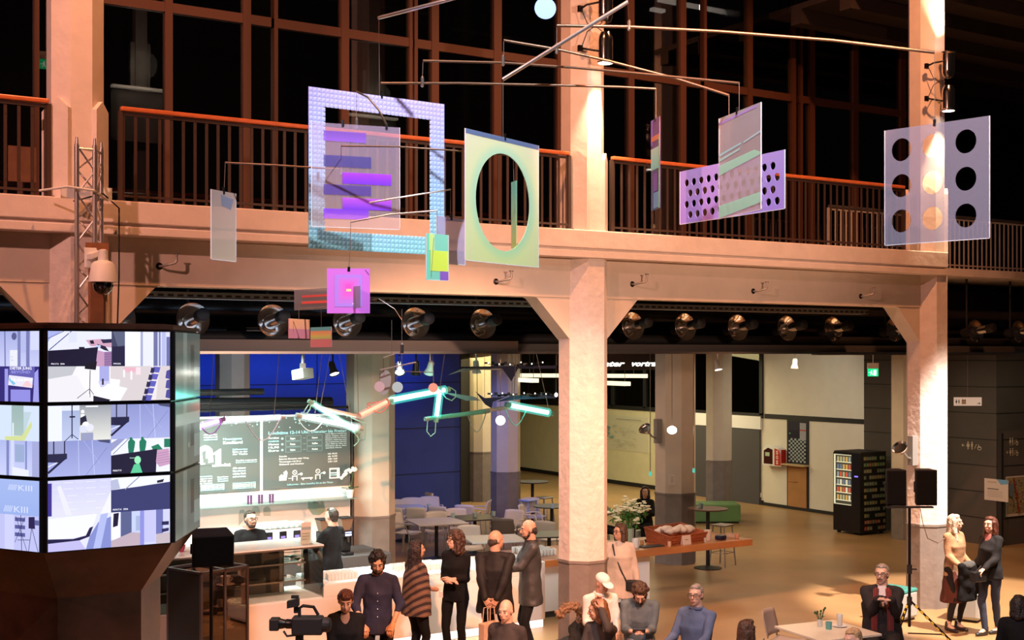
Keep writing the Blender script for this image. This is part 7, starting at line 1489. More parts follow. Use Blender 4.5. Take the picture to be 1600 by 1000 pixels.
# ================================================================ PEOPLE
SKIN = mat('skin', (0.56, 0.32, 0.22), 0.5, bump=0.05, bscale=60); SKIN2 = mat('skin_pale', (0.66, 0.42, 0.32), 0.5)
EYEW = mat('eye_white', (0.7, 0.68, 0.65), 0.3); IRIS = mat('iris', (0.03, 0.02, 0.015), 0.2); LIP = mat('lip', (0.42, 0.16, 0.13), 0.5)
def cloth_mat(name, col, rough=0.85, sheen=0.0, var=0.08, spec=0.3): return mat(name, col, rough, bump=0.35, bscale=14, var=var, vscale=7, spec=spec)
HAIRM = {}
def hairm(c):
    if c not in HAIRM:
        m = mat('hair', c, 0.45, bump=0.8, bscale=55, var=0.35, vscale=30); HAIRM[c] = m
    return HAIRM[c]
def ik(a, c, L1, L2, hint):
    a, c = Vector(a), Vector(c); d = c-a; D = d.length; mx = (L1+L2)*0.995
    if D > mx: c = a+d*(mx/D); d = c-a; D = mx
    D = max(D, abs(L1-L2)*1.02+1e-4)
    x = (L1*L1-L2*L2+D*D)/(2*D); h = sqrt(max(L1*L1-x*x, 0)); u = d.normalized(); n = Vector(hint)-u*Vector(hint).dot(u)
    n = n.normalized() if n.length > 1e-4 else Vector((0, -1, 0)); return a+u*x+n*h, c
def Rx(a): return Matrix.Rotation(a, 3, 'X')
def Ry(a): return Matrix.Rotation(a, 3, 'Y')
def Rz(a): return Matrix.Rotation(a, 3, 'Z')
def orient(d):  # 3x3 with z along d, x roughly local x
    z = Vector(d).normalized(); x = Vector((1, 0, 0)); x = (x-z*x.dot(z)).normalized(); y = z.cross(x); return Matrix((x, y, z)).transposed()
def person(label, px, d, f, h=1.75, seat=None, lean=0.0, yaw=0.0, pitch=0.0, roll=0.0, wr=None, wl=None, er=(0.3, -0.7, -0.6), el=(-0.3, -0.7, -0.6),
           hdr=None, hdl=None, skin=SKIN, hair='short', hc=(0.03, 0.02, 0.015), top=None, bot=None, shoe=(0.02, 0.02, 0.02), sleeve=1.0, style='shirt', beard=None,
           glasses=False, girth=1.0, coat=0.0, female=False, stance=0.10, step=0.0, skirt=0.0, twist=0.0, curl=0.9, collar=None, hidefeet=False, z0=0.0, extra=None, inner=None):
    """local frame: x = the person's own right... +x is the wearer's left seen from behind; y forward; z up.  wr/wl: wrist points (scaled metres)"""
    k = h/1.75; q = at_floor(px, d); q.z = z0
    t = thing('person', label, 'person', q, facing(f, q)); seed = (px*7.31) % 50
    ps = (seat+0.10)/k if seat is not None else 0.94
    pel = Vector((0, 0, ps)); sh_w = (0.143 if female else 0.168)*(0.5+0.5*girth); hipw = 0.095
    TR = Rx(-lean) @ Rz(twist)
    up = lambda v: pel+TR@Vector(v)
    chest = up((0, 0.0, 0.36)); neck = up((0, -0.01, 0.545)); shl = [up((s*sh_w, -0.01, 0.478)) for s in (-1, 1)]
    HR = TR @ Rz(yaw) @ Rx(-pitch) @ Ry(roll)
    hc0 = neck+TR@Vector((0, 0.012, 0.03))+HR@Vector((0, 0.012, 0.115))
    H = lambda v: hc0+HR@Vector(v)
    # legs
    legs = []
    for i, s in enumerate((-1, 1)):
        hip = pel+Vector((s*hipw, 0, -0.02))
        if seat is not None:
            ank = Vector((s*0.12, 0.46+0.04*s, 0.085-z0/k)); kn, ank = ik(hip, ank, 0.44, 0.42, (0, 1, 0.8))
        else:
            ank = Vector((s*stance, 0.0+s*step-0.02, 0.085)); kn, ank = ik(hip, ank, 0.435, 0.425, (s*0.1, 1, 0))
        legs.append((hip, kn, ank))
    arms = []
    for i, (s, w_, eh) in enumerate(((-1, wr, er), (1, wl, el))):
        if w_ is None: w_ = up((s*(sh_w+0.07), 0.06, -0.03))
        e, w_ = ik(shl[i], Vector(w_), 0.285, 0.25, (s*abs(eh[0])*0.7, eh[1], eh[2])); arms.append((shl[i], e, w_))
    S = lambda b: setattr(b, 'v', [v*k for v in b.v]) or b
    g = girth
    # ---- body skin
    b = MB()
    I3 = TR
    b.loft([(up((0, 0, -0.08)), 0.13*g, 0.09*g, I3), (up((0, 0, 0.02)), 0.155*g, 0.105*g, I3), (up((0, 0, 0.16)), 0.125*g, 0.09*g, I3), (up((0, 0, 0.34)), 0.14*g, 0.095*g, I3), (up((0, 0, 0.46)), 0.12, 0.075, I3), (up((0, -0.01, 0.52)), 0.055, 0.055, I3)])
    b.caps(neck+TR@Vector((0, 0, -0.05)), 0.060 if female else 0.070, H((0, -0.02, -0.07)), 0.052 if female else 0.062)
    b.ell(H((0, -0.012, 0.022)), (0.074, 0.094, 0.100), HR); b.ell(H((0, 0.022, -0.045)), (0.058, 0.068, 0.072), HR); b.ell(H((0, 0.058, -0.092)), (0.026, 0.024, 0.02), HR)
    b.caps(H((0, 0.088, 0.018)), 0.009, H((0, 0.108, -0.022)), 0.013); b.ell(H((0, 0.082, -0.058)), (0.024, 0.016, 0.014), HR); b.caps(H((-0.035, 0.075, 0.036)), 0.012, H((0.035, 0.075, 0.036)), 0.012)
    for s in (-1, 1): b.ell(H((s*0.077, -0.008, -0.004)), (0.009, 0.02, 0.031), HR); b.ell(H((s*0.036, 0.066, -0.02)), (0.02, 0.018, 0.018), HR)
    for hip, kn, ank in legs: b.caps(hip, 0.075*g, kn, 0.05); b.caps(kn, 0.05, ank, 0.034); b.caps(ank, 0.034, ank+Vector((0, 0.12, -0.05)), 0.03)
    for i, (a, e, w_) in enumerate(arms): b.caps(a, 0.040, e, 0.036); b.caps(e, 0.036, w_, 0.025); b.caps(up(((-0.05, 0.05)[i], -0.012, 0.495)), 0.03, a, 0.038)
    fing = MB()
    for i, (a, e, w_) in enumerate(arms):
        s = (-1, 1)[i]; hd = Vector((hdr, hdl)[i]) if (hdr, hdl)[i] is not None else (w_-e)
        hd = hd.normalized(); side = hd.cross(Vector((0, 0, 1)) if abs(hd.z) < 0.8 else Vector((0, 1, 0))).normalized()
        pn = side.cross(hd).normalized()
        if abs(hd.z) < 0.8 and pn.z > 0: pn = -pn
        b.obox(w_+hd*0.045, hd*0.045, side*0.038, pn*0.012); b.caps(w_, 0.025, w_+hd*0.04, 0.022)
        for j, L in enumerate((0.068, 0.078, 0.073, 0.058)):
            r0 = w_+hd*0.082+side*((j-1.5)*0.0205); c1 = r0+(hd*cos(curl*0.5)+pn*sin(curl*0.5))*L*0.5; c2 = c1+(hd*cos(curl*1.3)+pn*sin(curl*1.3))*L*0.5
            fing.caps(r0-hd*0.02, 0.0095, c1, 0.0085, 8); fing.caps(c1, 0.0085, c2, 0.007, 8)
        inn = -side if (side.dot(Vector((s, 0, 0))) > 0) else side
        t0 = w_+hd*0.025+inn*0.03; t1 = t0+(hd*0.6+inn*0.7+pn*0.3).normalized()*0.035; t2 = t1+(hd*0.9+inn*0.15+pn*0.4).normalized()*0.03; fing.caps(t0, 0.012, t1, 0.010, 8); fing.caps(t1, 0.010, t2, 0.008, 8)
    S(b); S(fing); body = remesh(b, 0.0095, 3, extra=fing).build('body', skin, t, smooth=180)
    # ---- face details
    e_ = MB()
    for s in (-1, 1): e_.ell(H((s*0.031, 0.079, 0.012)), (0.013, 0.008, 0.0065), HR, 10, 6)
    S(e_).build('eyes', EYEW, t, smooth=180)
    e_ = MB()
    for s in (-1, 1): e_.ell(H((s*0.031, 0.0855, 0.012)), (0.0055, 0.003, 0.0055), HR, 8, 5)
    S(e_).build('irises', IRIS, t)
    e_ = MB()
    for s in (-1, 1): e_.tube([H((s*0.014, 0.090, 0.030)), H((s*0.03, 0.0895, 0.036)), H((s*0.048, 0.078, 0.032))], 0.0035, 5)
    S(e_).build('eyebrows', hairm(hc), t)
    e_ = MB(); e_.ell(H((0, 0.0955, -0.0535)), (0.022, 0.004, 0.004), HR, 10, 5); e_.ell(H((0, 0.0955, -0.0615)), (0.019, 0.0045, 0.0045), HR, 10, 5); S(e_); (None if beard else e_.build('mouth', LIP, t, smooth=180))
    # ---- hair
    b = MB()
    if hair != 'bald' and hair != 'cap':
        if hair == 'fringe':
            b.ell(H((0, -0.045, -0.012)), (0.083, 0.066, 0.055), HR); b.ell(H((0, -0.07, -0.03)), (0.065, 0.045, 0.05), HR)
        else:
            vol = {'short': 0.0, 'crop': -0.004, 'curly': 0.014, 'bob': 0.008, 'long': 0.008, 'longcurly': 0.02, 'pixie': 0.006}.get(hair, 0)
            b.ell(H((0, -0.03, 0.032)), (0.083+vol, 0.088+vol, 0.090+vol), HR); b.ell(H((0, 0.012, 0.088)), (0.062+vol*.7, 0.055, 0.034+vol), HR)
            b.ell(H((0, -0.06, -0.02)), (0.070+vol, 0.048+vol, 0.062), HR)
            if hair == 'pixie': b.ell(H((0, 0.045, 0.07)), (0.062, 0.045, 0.038), HR)
            if hair in ('bob', 'long', 'longcurly'):
                L = {'bob': -0.11, 'long': -0.27, 'longcurly': -0.17}[hair]
                for s in (-1, 1): b.caps(H((s*0.07, -0.005, 0.03)), 0.028+vol, H((s*0.078, -0.005, max(L, -0.14))), 0.024+vol*1.3)
                b.caps(H((0, -0.06, 0.0)), 0.06+vol, H((0, -0.085, L)), 0.045+vol); b.caps(H((0.04, -0.05, 0.0)), 0.05+vol, H((0.045, -0.075, L*0.95)), 0.035+vol); b.caps(H((-0.04, -0.05, 0.0)), 0.05+vol, H((-0.045, -0.075, L*0.95)), 0.035+vol)
                if hair == 'long': b.caps(H((0.07, 0.0, -0.05)), 0.03, H((0.08, 0.04, -0.27)), 0.025)
        S(b); remesh(b, 0.008, 2, 0.022 if 'curly' in hair else 0.008, 30 if 'curly' in hair else 22, seed=seed).build('hair', hairm(hc), t, smooth=180)
    if beard:
        b = MB(); b.ell(H((0, 0.035, -0.082)), (0.055, 0.056, 0.042), HR); b.caps(H((-0.03, 0.088, -0.046)), 0.008, H((0.03, 0.088, -0.046)), 0.008)
        for s in (-1, 1): b.caps(H((s*0.062, 0.02, -0.06)), 0.018, H((s*0.07, 0.005, -0.01)), 0.010)
        S(b); remesh(b, 0.007, 2, 0.006, 40).build('beard', hairm(beard), t, smooth=180)
    if glasses:
        b = MB()
        for s in (-1, 1):
            c = H((s*0.032, 0.104, 0.010)); b.tube([c+HR@Vector((0.025*cos(a*pi/6), -0.004*abs(cos(a*pi/6)), 0.018*sin(a*pi/6))) for a in range(13)], 0.003, 5); b.tube([H((s*0.057, 0.098, 0.016)), H((s*0.080, 0.0, 0.012))], 0.0028, 5)
        b.tube([H((-0.008, 0.106, 0.014)), H((0.008, 0.106, 0.014))], 0.003, 5); S(b).build('glasses', 'black', t)
    if hair == 'cap':
        b = MB(); b.ell(H((0, -0.015, 0.060)), (0.086, 0.104, 0.068), HR); S(b); cp = remesh(b, 0.009, 2); cp.v = cp.v; o = cp.build('cap', mat('cap_white', (0.85, 0.82, 0.78), 0.7), t, smooth=180)
        b = MB(); b.ell(H((0, 0.105, 0.042)), (0.068, 0.085, 0.007), HR @ Rx(-0.12)); S(b).build('cap_peak', mat('cap_white2', (0.85, 0.82, 0.78), 0.7), o, smooth=180)
    # ---- clothes
    tm = top if not isinstance(top, tuple) else cloth_mat('cloth', top); bmat_ = bot if not isinstance(bot, tuple) else cloth_mat('trouser_cloth', bot)
    b = MB(); e2 = 0.018 if style != 'jacket' else 0.03; zb = -0.10-coat
    rings = [(up((0, 0, zb)), (0.165+0.05*min(coat, .6)+e2)*g, (0.115+0.05*min(coat, .6)+e2)*g, I3)] if seat is None or coat < 0.05 else [(up((0, 0.0, -0.09)), (0.175+e2)*g, (0.13+e2)*g, I3)]
    if coat > 0.25 and seat is None: rings.append((up((0, 0, zb*0.5)), (0.175+e2)*g, (0.125+e2)*g, I3))
    rings += [(up((0, 0, 0.02)), (0.152+e2)*g, (0.108+e2)*g, I3), (up((0, 0.004, 0.17)), (0.133+e2)*g, (0.10+e2)*g, I3), (up((0, 0.006 if not female else 0.016, 0.34)), (0.152+e2)*g, (0.108+e2+(0.012 if female else 0))*g, I3), (up((0, 0, 0.45)), 0.15+e2*0.7, 0.088+e2*0.7, I3), (up((0, -0.008, 0.515)), 0.09+e2*0.4, 0.068+e2*0.4, I3), (up((0, -0.01, 0.56)), 0.058+e2*0.35, 0.058+e2*0.35, I3)]
    b.loft(rings, 24)
    for i, (a, e, w_) in enumerate(arms):
        b.caps(a, 0.050+e2*0.5, e, 0.041+e2*0.5)
        b.caps(up(((-0.045, 0.045)[i], -0.012, 0.510)), 0.045+e2*0.4, a, 0.050+e2*0.4); b.caps(up(((-0.08, 0.08)[i]*g, 0.0, 0.34)), 0.080+e2*0.5, a*0.85+up((0, 0, 0.42))*0.15, 0.055+e2*0.3)
        if sleeve > 0: b.caps(e, 0.045+e2*0.5, e.lerp(w_, min(sleeve, 0.97)), 0.031+e2*0.45)
    if style == 'poncho':
        b.loft([(up((0, 0, -0.16)), 0.24, 0.17, I3), (up((0, 0, 0.1)), 0.235, 0.165, I3), (up((0, 0, 0.36)), 0.215, 0.14, I3), (up((0, 0, 0.5)), 0.14, 0.095, I3)], 24)
    S(b); T = remesh(b, 0.0115, 3, 0.014, 10, seed=seed).build({'jacket': 'jacket', 'poncho': 'poncho', 'dress': 'dress'}.get(style, 'top'), tm, t, smooth=180)
    if style == 'jacket':
        b = MB(); iv = inner or (0.6, 0.58, 0.56)
        b.loft([(up((0, 0.085*g+0.02, 0.20)), 0.028, 0.02, I3), (up((0, 0.10*g+0.01, 0.36)), 0.05, 0.024, I3), (up((0, 0.06, 0.50)), 0.06, 0.03, I3), (up((0, 0.035, 0.56)), 0.05, 0.035, I3)], 14); S(b); remesh(b, 0.008, 2).build('shirt_front', cloth_mat('shirt_front_cloth', iv), T, smooth=180)
    if collar:
        b = MB(); b.tube([neck+TR@Vector((0.075*cos(a*pi/5), 0.065*sin(a*pi/5), 0.0 if a % 5 else 0.0)) for a in range(11)], 0.022, 8); S(b); remesh(b, 0.008, 2, 0.01, 20).build('scarf' if len(collar) == 4 else 'collar', cloth_mat('collar_cloth', collar[:3]), T, smooth=180)
    if skirt:
        b = MB(); b.loft([(Vector((0, 0.0, ps-skirt)), 0.23*g, 0.18*g, Matrix.Identity(3)), (Vector((0, 0, ps-skirt*0.5)), 0.20*g, 0.16*g, Matrix.Identity(3)), (Vector((0, 0, ps+0.06)), 0.15*g, 0.11*g, Matrix.Identity(3))], 26); S(b); remesh(b, 0.012, 3, 0.02, 9, seed=seed).build('skirt', bmat_, t, smooth=180)
    b = MB(); b.loft([(pel+Vector((0, 0, -0.11)), 0.16*g, 0.115*g, Matrix.Identity(3)), (pel+Vector((0, 0, 0.05)), 0.158*g, 0.112*g, Matrix.Identity(3))])
    for hip, kn, ank in legs: b.caps(hip, 0.088*g, kn, 0.060*(g*.5+.5)); b.caps(kn, 0.060*(g*.5+.5), ank+Vector((0, 0, 0.01)), 0.045 if not skirt else 0.036)
    S(b); remesh(b, 0.0115, 3, 0.010, 10, seed=seed+3).build('trousers' if not skirt else 'leggings', bmat_ if not skirt else cloth_mat('legging_cloth', (0.015, 0.013, 0.013)), t, smooth=180)
    if not hidefeet:
        sm = mat('shoe_leather', shoe, 0.4)
        for hip, kn, ank in legs:
            b = MB(); b.caps(ank+Vector((0, -0.03, -0.045)), 0.038, ank+Vector((0, 0.10, -0.052)), 0.037); b.caps(ank+Vector((0, 0.10, -0.052)), 0.037, ank+Vector((0, 0.165, -0.058)), 0.028); b.caps(ank+Vector((0, -0.01, 0.03)), 0.045, ank+Vector((0, -0.02, -0.04)), 0.04)
            S(b); sh = remesh(b, 0.009, 2); zm = -q.z; sh.v = [Vector((v.x, v.y, max(v.z, zm+0.002))) for v in sh.v]; sh.build('shoe', sm, t, smooth=180)
    J = dict(t=t, k=k, pel=pel, up=up, H=H, HR=HR, TR=TR, arms=arms, legs=legs, T=T, S=S, neck=neck)
    return J
def add(J, name, m_, fn, par=None, rm=None, disp=0.0):
    b = MB(); fn(b); J['S'](b)
    if rm: b = remesh(b, rm, 2, disp, 14)
    return b.build(name, m_, par or J['t'], smooth=60)
BLK = cloth_mat('black_cloth', (0.008, 0.008, 0.009), spec=0.15); BLK2 = cloth_mat('charcoal_cloth', (0.018, 0.018, 0.02), spec=0.15); JEANS = cloth_mat('dark_denim', (0.035, 0.045, 0.075))
W = Vector
# baristas
J = person('man with glasses and short beard in black behind the display case', 391, 18.15, 20, 1.78, yaw=0.35, hair='short', hc=(0.03, 0.02, 0.012), beard=(0.05, 0.03, 0.02), glasses=True, top=BLK, bot=BLK, wr=(-0.22, 0.34, 1.02), wl=(0.24, 0.30, 1.0), sleeve=0.3, skin=SKIN2)
J = person('man in black with shaved sides, standing with his back turned at the coffee machine', 519, 18.3, -118, 1.80, yaw=-0.1, hair='crop', hc=(0.025, 0.018, 0.012), top=BLK, bot=BLK, wr=(-0.16, 0.36, 1.05), wl=(0.14, 0.36, 1.08), sleeve=0.5, skin=SKIN2)
# standing group at the bar, left to right
J = person('short-haired woman in black looking down beside the broadcast camera', 540, 12.95, 8, 1.63, pitch=0.35, hair='pixie', hc=(0.07, 0.02, 0.015), top=BLK, bot=BLK, female=True, wr=(-0.14, 0.28, 0.95), wl=(0.14, 0.28, 0.95), skin=SKIN2, style='jacket', inner=(0.30, 0.18, 0.13))
J = person('tall man in dark blue shirt with curly black hair, head bowed', 590, 14.4, 6, 1.80, pitch=0.42, hair='curly', hc=(0.012, 0.009, 0.008), beard=(0.02, 0.014, 0.012), top=cloth_mat('blue_shirt', (0.022, 0.024, 0.055)), bot=BLK, wr=(-0.16, 0.24, 0.98), wl=(0.16, 0.24, 0.98), sleeve=0.35, er=(1, -0.2, -0.3), el=(-1, -0.2, -0.3))
add(J, 'buttons', 'offwhite' if False else 'white', lambda b: [b.ell(J['up']((0, 0.135-0.0*i, 0.10+i*0.085)), (0.006, 0.004, 0.006), nu=6, nv=4) for i in range(4)], J['T'])
def stripe_mat():
    m = mat('striped_knit', (0.2, 0.1, 0.07), 0.9, bump=0.4, bscale=40); nt = m.node_tree; b = nt.nodes['Principled BSDF']
    tc = nt.nodes.new('ShaderNodeTexCoord'); wv = nt.nodes.new('ShaderNodeTexWave'); wv.inputs['Scale'].default_value = 4.0; wv.inputs['Distortion'].default_value = 0.6; wv.bands_direction = 'Z'
    mp = nt.nodes.new('ShaderNodeMapping'); mp.inputs['Rotation'].default_value = (0, 0.6, 0); nt.links.new(tc.outputs['Object'], mp.inputs[0]); nt.links.new(mp.outputs[0], wv.inputs[0])
    rp = nt.nodes.new('ShaderNodeValToRGB'); rp.color_ramp.interpolation = 'CONSTANT'; e = rp.color_ramp.elements; e[0].color = (0.03, 0.02, 0.025, 1); e[1].position = 0.35; e[1].color = (0.15, 0.07, 0.05, 1)
    for p_, c in ((0.55, (0.30, 0.20, 0.15, 1)), (0.68, (0.06, 0.04, 0.04, 1)), (0.85, (0.22, 0.13, 0.09, 1))): q = e.new(p_); q.color = c
    nt.links.new(wv.outputs[0], rp.inputs[0]); nt.links.new(rp.outputs[0], b.inputs['Base Color']); return m
J = person('woman in a striped brown poncho with long dark hair, turned to the right', 650, 16.0, 130, 1.67, yaw=-0.3, hair='long', hc=(0.02, 0.010, 0.010), top=stripe_mat(), bot=BLK, female=True, style='poncho', wr=(-0.10, 0.24, 1.06), wl=(0.08, 0.28, 1.08), er=(0.3, -0.1, -1), el=(-0.3, -0.1, -1), sleeve=0.2, hdl=(-1, 0.2, 0.2), hdr=(0.8, 0.5, 0.3))
J = person('woman with curly brown hair and glasses in black, arms crossed', 712, 16.5, -18, 1.72, yaw=-0.75, hair='longcurly', hc=(0.055, 0.025, 0.015), glasses=True, top=BLK, bot=BLK, female=True, wr=(-0.02, 0.23, 1.15), wl=(0.02, 0.255, 1.12), hdr=(0.9, -0.15, 0.25), hdl=(-0.9, -0.1, 0.2), sleeve=0.6, skin=SKIN2, er=(0.25, -0.1, -1), el=(-0.25, -0.1, -1))
add(J, 'name_badge', 'white', lambda b: b.rbox(0.15, 0.145, 0.93, 0.055, 0.006, 0.075))
J = person('balding man in a dark suit seen from behind, hands clasped at his back', 774, 16.1, 168, 1.78, yaw=-0.85, hair='fringe', hc=(0.05, 0.035, 0.025), top=cloth_mat('dark_suit', (0.014, 0.013, 0.014), 0.7, spec=0.3), bot=BLK, style='jacket', girth=1.22, coat=0.10, wr=(-0.07, -0.26, 0.93), wl=(0.07, -0.26, 0.93), er=(0.9, -0.8, -0.3), el=(-0.9, -0.8, -0.3), hdr=(0.5, -0.1, -0.8), hdl=(-0.5, -0.1, -0.8))
t = thing('paper_bag', 'beige shopping bag held behind the back of the man in the dark suit', 'bag', at_floor(764, 15.75)); t.location.z = 0.40; t.rotation_euler = (0, 0, 0.3); WM[t.name] = Matrix.Translation(t.location) @ Matrix.Rotation(0.3, 4, 'Z')
b = MB(); b.box(-0.14, -0.05, 0, 0.14, 0.05, 0.30); b.build('bag_body', mat('bag_paper', (0.55, 0.38, 0.28), 0.7, bump=0.3, bscale=12), t, bevel=0.01)
for s in (-1, 1): b = MB(); b.tube([(-0.07, s*0.045, 0.30), (-0.06, s*0.03, 0.48), (0.06, s*0.03, 0.48), (0.07, s*0.045, 0.30)], 0.007, 6); b.build('handle', mat('bag_handle', (0.6, 0.42, 0.32), 0.7), t)
J = person('bald bearded man in a shiny dark grey jacket gesturing to the left', 829, 16.75, -82, 1.83, yaw=0.1, pitch=0.12, hair='fringe', hc=(0.03, 0.02, 0.018), beard=(0.04, 0.025, 0.02), top=cloth_mat('grey_jacket', (0.05, 0.05, 0.052), 0.5, spec=0.5), bot=BLK2, style='jacket', inner=(0.03, 0.03, 0.03), girth=1.02, coat=0.14, wr=(-0.12, 0.40, 1.17), wl=(0.16, 0.38, 1.22), hdr=(0.1, 0.4, 0.9), hdl=(-0.1, 0.4, 0.9), curl=0.35, collar=(0.03, 0.025, 0.03, 1))
J = person('woman in a cream cardigan with bobbed hair and glasses beside the middle pillar', 969, 17.65, -12, 1.66, yaw=-0.7, hair='bob', hc=(0.07, 0.04, 0.025), glasses=True, top=cloth_mat('cream_cardigan', (0.60, 0.50, 0.42)), bot=BLK, female=True, coat=0.16, girth=1.12, wr=(-0.26, 0.08, 0.86), wl=(0.26, 0.1, 0.88), style='jacket', inner=(0.45, 0.42, 0.40))
add(J, 'shoulder_strap', 'black', lambda b: b.tube([J['up']((0.10, 0.06, 0.52)), J['up']((0.06, 0.155, 0.38)), J['up']((-0.04, 0.165, 0.15)), J['up']((-0.14, 0.14, -0.06))], 0.010, 6))
add(J, 'shoulder_bag', 'black', lambda b: b.rbox(-0.20, 0.12, 0.88, 0.20, 0.08, 0.16), rm=0.012)
# seated row
def hidden_seat(px, d, h, label, f=0, w_=0.42):
    if len(label.split()) > 15: label = ' '.join(label.split()[:14])
    if True:
      pass
    h -= 0.035; w_ = 0.34; q = at_floor(px, d); t = thing('block_stool', label, 'stool', q, facing(f, q)); b = MB(); b.box(-w_/2, -w_/2, 0.0, w_/2, w_/2, h-0.03); b.build('body', mat('stool_body', (0.5, 0.5, 0.45), 0.6), t, bevel=0.02); b = MB(); b.box(-w_/2, -w_/2, h-0.03, w_/2, w_/2, h); b.build('seat_pad', mat('stool_pad', (0.6, 0.68, 0.5), 0.6), t, bevel=0.012)
def sit(px, d, h_seat, lab, **kw):
    hidden_seat(px, d, h_seat, 'low block stool under the '+lab.split(' with')[0].split(',')[0], kw.get('f', 0)); return person(lab, px, d, seat=h_seat, **kw)
J = sit(936, 15.75, 0.44, 'young person in a white cap and white hooded top, looking down', f=8, h=1.74, pitch=0.2, yaw=0.4, hair='cap', hc=(0.02, 0.015, 0.012), top=cloth_mat('white_hoodie', (0.78, 0.74, 0.70)), bot=cloth_mat('grey_trousers', (0.12, 0.11, 0.10)), wr=(-0.16, 0.36, 0.66), wl=(0.14, 0.36, 0.68), lean=0.18, collar=(0.78, 0.74, 0.70))
t = thing('parka', 'dark parka with a fur-trimmed hood lying left of the white cap wearer', 'coat', PD(896, 985, 15.9)); t.location.z = 0.0; WM[t.name] = Matrix.Translation(t.location)
b = MB(); zz = 0.0
for k_ in range(9): b.ell((0.02*k_-0.05, 0.03*sin(k_*2.0), 0.12+k_*0.06), (0.17-k_*0.008, 0.14, 0.09), nu=12, nv=8)
remesh(b, 0.013, 3, 0.04, 9).build('shell', cloth_mat('olive_black', (0.025, 0.025, 0.022)), t, smooth=180)
b = MB()
for k_ in range(14): a = -0.3+k_*0.23; b.ell((-0.08+0.17*cos(a), -0.05, 0.74+0.14*sin(a)), (0.05, 0.06, 0.05), nu=10, nv=7)
remesh(b, 0.010, 1, 0.045, 34).build('fur_trim', mat('fur', (0.26, 0.15, 0.085), 0.9, bump=1.0, bscale=70, var=0.5, vscale=25), t, smooth=180)
J = sit(999, 15.4, 0.44, 'bearded man in a blue-grey sweater bent over his phone', f=-4, h=1.80, pitch=0.5, lean=0.32, hair='curly', hc=(0.06, 0.03, 0.018), beard=(0.07, 0.035, 0.02), top=cloth_mat('bluegrey_sweater', (0.10, 0.135, 0.16)), bot=cloth_mat('light_denim', (0.16, 0.22, 0.32)), wr=(-0.06, 0.46, 0.74), wl=(0.10, 0.46, 0.74), hdr=(0.6, 0.4, 0.2), hdl=(-0.6, 0.4, 0.2), sleeve=0.75, skin=SKIN2, girth=1.08)
t = thing('smartphone', 'dark smartphone held by the man in the blue-grey sweater', 'phone', J['t'].location.copy(), J['t'].rotation_euler[2]); kk = J['k']
b = MB(); b.obox(Vector((0.02, 0.54, 0.765))*kk, (0.075, 0, 0), (0, 0.03, 0.025), (0, -0.003, 0.004)); b.build('body', 'black_gloss', t, bevel=0.002); b = MB(); b.obox(Vector((0.02, 0.537, 0.770))*kk, (0.068, 0, 0), (0, 0.026, 0.022), (0, -0.0005, 0.0007)); b.build('display', mat('phone_glow', (0, 0, 0), 0.2, emit=(0.7, 0.8, 1), es=1.0), t)
t = thing('dark_coat', 'dark coat and grey jacket heaped right of the man with the phone', 'coat', at_floor(1036, 15.5)); b = MB()
for k_ in range(7): b.ell((0.07*k_-0.2, 0.05*sin(k_*3), 0.10+0.06*(k_ % 3)), (0.12, 0.13, 0.12), nu=10, nv=7)
b.ell((0, 0, 0.3), (0.2, 0.15, 0.14)); remesh(b, 0.013, 2, 0.05, 10).build('folds', cloth_mat('black_coat', (0.03, 0.026, 0.024)), t, smooth=180)
b = MB(); b.ell((-0.13, -0.02, 0.36), (0.15, 0.14, 0.12)); b.ell((-0.22, 0.0, 0.22), (0.10, 0.13, 0.14)); remesh(b, 0.013, 2, 0.05, 12).build('grey_lining', cloth_mat('taupe_cloth', (0.25, 0.20, 0.16)), t, smooth=180)
J = sit(942, 13.9, 0.46, 'fair-haired person in a dark grey sweater, hand raised to the head', f=-35, h=1.72, yaw=-0.9, pitch=0.1, hair='bob', hc=(0.20, 0.10, 0.05), top=cloth_mat('grey_sweater', (0.05, 0.048, 0.05)), bot=BLK, wr=(-0.10, 0.20, 1.30), wl=(0.18, 0.38, 0.74), er=(0.8, 0.4, -0.7), hdr=(0.3, -0.3, 0.9), female=True, lean=0.1)
J = sit(1088, 14.55, 0.46, 'grey-haired elderly man with glasses in a blue sweater', f=-38, h=1.78, yaw=0.15, hair='short', hc=(0.30, 0.27, 0.24), glasses=True, top=cloth_mat('blue_sweater', (0.11, 0.15, 0.26)), bot=cloth_mat('beige_trousers', (0.2, 0.16, 0.12)), wr=(-0.20, 0.40, 0.72), wl=(0.22, 0.34, 0.70), skin=SKIN2, girth=1.15, collar=(0.10, 0.13, 0.22))
J = sit(792, 13.9, 0.44, 'bald elderly man in a dark sweater at the bottom edge, looking left', f=-30, h=1.72, yaw=0.1, pitch=0.15, hair='bald', hc=(0.3, 0.27, 0.25), top=cloth_mat('dark_taupe', (0.045, 0.04, 0.04)), bot=BLK, skin=SKIN2, girth=1.1)
J = sit(1167, 13.1, 0.44, 'brown-haired person whose head alone shows at the bottom edge, facing right', f=125, h=1.60, yaw=0.0, hair='bob', hc=(0.07, 0.035, 0.02), top=BLK2, bot=BLK, female=True)
J = sit(1378, 15.8, 0.46, 'grey-haired man with glasses, moustache and red striped scarf, hands folded', f=-14, h=1.84, yaw=-0.25, hair='short', hc=(0.30, 0.28, 0.26), glasses=True, top=cloth_mat('dark_coat_cloth', (0.022, 0.020, 0.022)), bot=cloth_mat('black_trousers2', (0.02, 0.02, 0.02)), style='jacket', inner=(0.62, 0.58, 0.6), girth=1.3, wr=(-0.10, 0.30, 0.98), wl=(0.07, 0.31, 0.98), hdr=(0.9, 0.1, -0.1), hdl=(-0.9, 0.1, 0.1), skin=SKIN2, curl=1.3)
